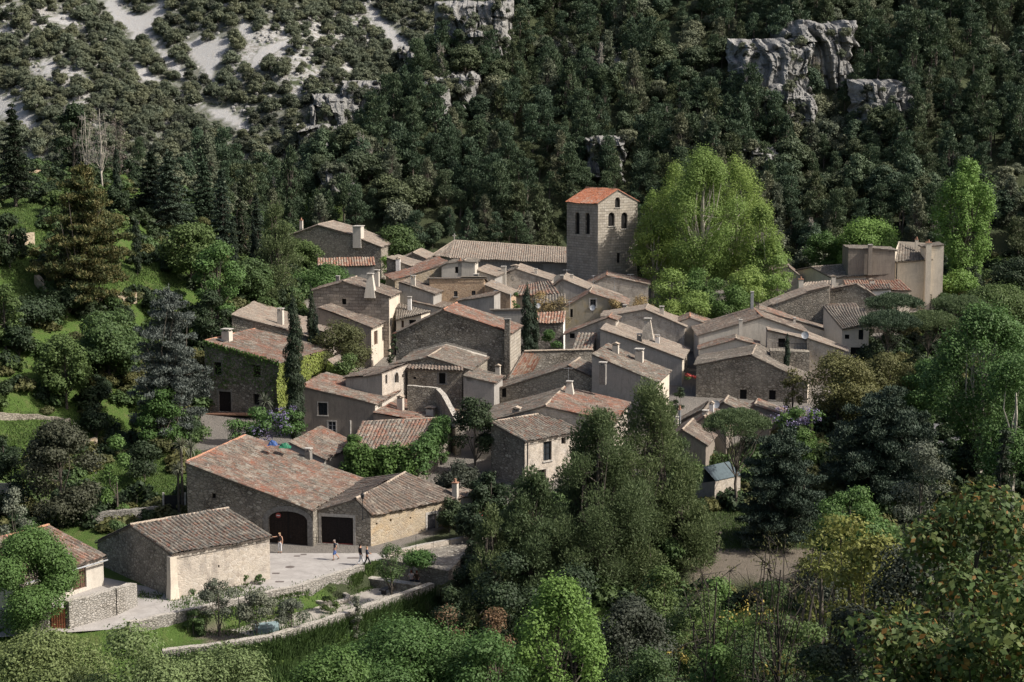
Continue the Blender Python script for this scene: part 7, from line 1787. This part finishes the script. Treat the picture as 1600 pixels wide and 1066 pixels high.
    if sleeve is not None:
        P_ += [V_['sl'], V_['sl'].lerp(V_['el'], .6 if not sleeve else 1), V_['sr'], V_['sr'].lerp(V_['er'], .6 if not sleeve else 1)]; r_ += [.078, .062, .078, .062]; E_ += [(2, 4), (4, 5), (2, 6), (6, 7)]
        if sleeve: P_ += [V_['wl'].lerp(V_['el'], .12), V_['wr'].lerp(V_['er'], .12)]; r_ += [.042, .042]; E_ += [(5, 8), (7, 9)]
    skinmesh('shirt', P_, E_, r_, shirt, e, 2)
    skinmesh('hair', [H_+Vector((0, -.02, .075)), H_+Vector((0, -.045, .03)), H_+Vector((0, -.05, -.05-hairlen))], [(0, 1), (1, 2)], [(.085, .085), (.085, .075), (.06, .04)], hair, e, 1)
    for sd in 'lr':
        a = V_['a'+sd]; t_ = V_['t'+sd]; skinmesh('shoe', [a-Vector((0, .03, .04)), a.lerp(t_, .5)-Vector((0, 0, .015)), t_+Vector((0, .03, 0))], [(0, 1), (1, 2)], [.046, .045, .036], shoes, e, 1)
    mb = MB()
    for s in (-.032, .032): mb.box(H_+Vector((s, .088, .015)), (.011, 0, 0), (0, .004, 0), (0, 0, .006))
    mb.box(H_+Vector((0, .088, -.048)), (.022, 0, 0), (0, .004, 0), (0, 0, .004)); o = link('face_features', mb.mesh('face_features', M['wood_dark']), e)
    for s in (-1, 1):
        mb = MB(); mb.tube([H_+Vector((s*.083, -.01, .02)), H_+Vector((s*.092, -.012, -.02))], [.016, .012], 6); link('ear', mb.mesh('ear', SK, True), e)
    if bag:
        mb = MB(); c = V_['ch']+Vector((0, -.19, -.12)); n = 8
        rings = [(z, w_) for z, w_ in ((-.22, .10), (-.16, .16), (.05, .155), (.16, .11), (.2, .04))]
        for (z0, w0), (z1, w1) in zip(rings[:-1], rings[1:]):
            for k in range(n):
                a0, a1 = 6.283*k/n, 6.283*(k+1)/n; Pp = lambda an, w_, z: c+Vector((math.cos(an)*w_, math.sin(an)*w_*.62, z)); mb.face([Pp(a0, w0, z0), Pp(a1, w0, z0), Pp(a1, w1, z1), Pp(a0, w1, z1)])
        o = link('backpack', mb.mesh('backpack', bag, True), e)
        mb = MB()
        for s in (-.10, .10): mb.tube([c+Vector((s, .08, .14)), V_['ch']+Vector((s, .0, .155)), V_['ch']+Vector((s, .135, .02)), c+Vector((s*1.3, .15, -.16))], .018, 4)
        so_ = link('strap', mb.mesh('strap', bag), o)
    return e
cw = plain('white_cloth', (.60, .60, .62), var=.06); cb_ = plain('black_cloth', (.015, .015, .018), var=.2); cblu = plain('blue_cloth', (.07, .13, .32), var=.15); cnav = plain('slate_cloth', (.035, .04, .06), var=.2)
hb = plain('blond_hair', (.42, .30, .17)); hd_ = plain('dark_hair', (.03, .02, .015)); hg = plain('grey_hair', (.35, .31, .28)); hr_ = plain('auburn_hair', (.16, .05, .03)); beige = plain('beige_cloth', (.40, .37, .30)); pink = plain('pale_pink_cloth', (.55, .44, .43)); grb = plain('grey_bag', (.22, .21, .19)); brs = plain('brown_leather', (.06, .035, .025))
def stand(px, py, z=0.02): p = G(px, py, z); return p.x, p.y, z
x, y, z = stand(437.5, 864)
person(x, y, z, R(172), 'blonde woman in black top and white trousers, arm stretched out before the arched door', dict(er=(.42, .10, 1.36), wr=(.66, .16, 1.40), tr=(.13, .13, .03)), cb_, cw, hb, brs, sleeve=None, short=False, hairlen=.02)
x, y, z = stand(523.5, 875)
person(x, y, z, R(105), 'man with grey backpack, slate shirt and blue shorts walking across the square', dict(kl=(-.10, .14, .50), al=(-.10, .10, .09), tl=(-.11, .26, .03), kr=(.10, -.06, .50), ar=(.10, -.34, .16), tr=(.11, -.22, .04), el=(-.24, -.10, 1.14), wl=(-.24, -.02, .92), hd=(0, .06, 1.575), tp=(0, .06, 1.68)), cnav, cblu, hg, brs, short=True, bag=grb, sleeve=False)
x, y, z = stand(563, 883)
person(x, y, z, R(-60), 'dark haired man in black jacket and white trousers walking beside a woman', dict(kl=(-.10, .20, .50), al=(-.10, .36, .10), tl=(-.11, .50, .06), kr=(.10, -.06, .49), ar=(.10, -.28, .12), tr=(.11, -.16, .03)), cb_, cw, hd_, cb_, sleeve=True)
x, y, z = stand(573.5, 884)
person(x, y, z, R(-75), 'blonde woman in dark clothes with bag, walking beside the man in white trousers', dict(kl=(-.09, -.04, .49), al=(-.09, -.26, .12), tl=(-.10, -.14, .03), kr=(.09, .16, .50), ar=(.09, .30, .10), tr=(.10, .44, .05), wl=(-.12, .26, 1.05), wr=(.12, .26, 1.05)), cnav, cb_, hb, cb_, sleeve=True, scale=.95)
SIT = dict(pel=(0, 0, .12), sp=(0, -.01, .32), ch=(0, .0, .53), nk=(0, .01, .65), hd=(0, .03, .785), tp=(0, .03, .89), sl=(-.16, 0, .60), sr=(.16, 0, .60), el=(-.22, .04, .36), er=(.22, .04, .36), wl=(-.12, .26, .26), wr=(.12, .26, .26), hl=(-.09, .03, .10), hr=(.09, .03, .10), kl=(-.10, .42, .10), kr=(.10, .42, .10), al=(-.10, .44, -.34), ar=(.10, .44, -.34), tl=(-.10, .58, -.38), tr=(.10, .58, -.38))
b0 = G(641, 922, -1.3); b1 = G(612, 920, -1.3); bd = Vector((b0.x-b1.x, b0.y-b1.y, 0)).normalized()
for k, (dx_, sh, lab) in enumerate([(0.1, pink, 'auburn haired person in pale pink top sitting on the stone bench'), (.55, brs, 'auburn haired person in brown top sitting right of the pink one on the bench')]):
    q = b0+bd*dx_; person(q.x, q.y+.02, -.60, math.atan2(bd.y, bd.x)+R(5), lab, SIT, sh, cnav, hr_, brs, sleeve=False)
# ------------------------------------------------------------------ light
SUN_EL, SUN_AZ = 44.0, 104.0   # azimuth clockwise from +Y
ts = Vector((math.sin(R(SUN_AZ))*math.cos(R(SUN_EL)), math.cos(R(SUN_AZ))*math.cos(R(SUN_EL)), math.sin(R(SUN_EL))))
sd = bpy.data.lights.new('sun', 'SUN'); so = bpy.data.objects.new('sun', sd); COL.objects.link(so)
sd.energy = 4.8; sd.angle = R(.6); sd.color = (1, .945, .865)
so.rotation_euler = ts.to_track_quat('Z', 'Y').to_euler(); so.location = (200, -50, 200)
wd = bpy.data.worlds.new('World'); SC.world = wd; wd.use_nodes = True
bg = wd.node_tree.nodes['Background']; sky = wd.node_tree.nodes.new('ShaderNodeTexSky')
sky.sky_type = 'NISHITA'; sky.sun_disc = False; sky.sun_elevation = R(SUN_EL); sky.sun_rotation = R(SUN_AZ); sky.dust_density = 4.0; sky.air_density = .8; sky.ozone_density = .3
wd.node_tree.links.new(sky.outputs[0], bg.inputs[0]); bg.inputs[1].default_value = .12
SC.view_settings.view_transform = 'Standard'; SC.view_settings.look = 'None'; SC.view_settings.gamma = 1; SC.view_settings.exposure = .36
SC.cycles.max_bounces = 5; SC.cycles.diffuse_bounces = 3; SC.cycles.transparent_max_bounces = 4
SC.cycles.use_denoising = True
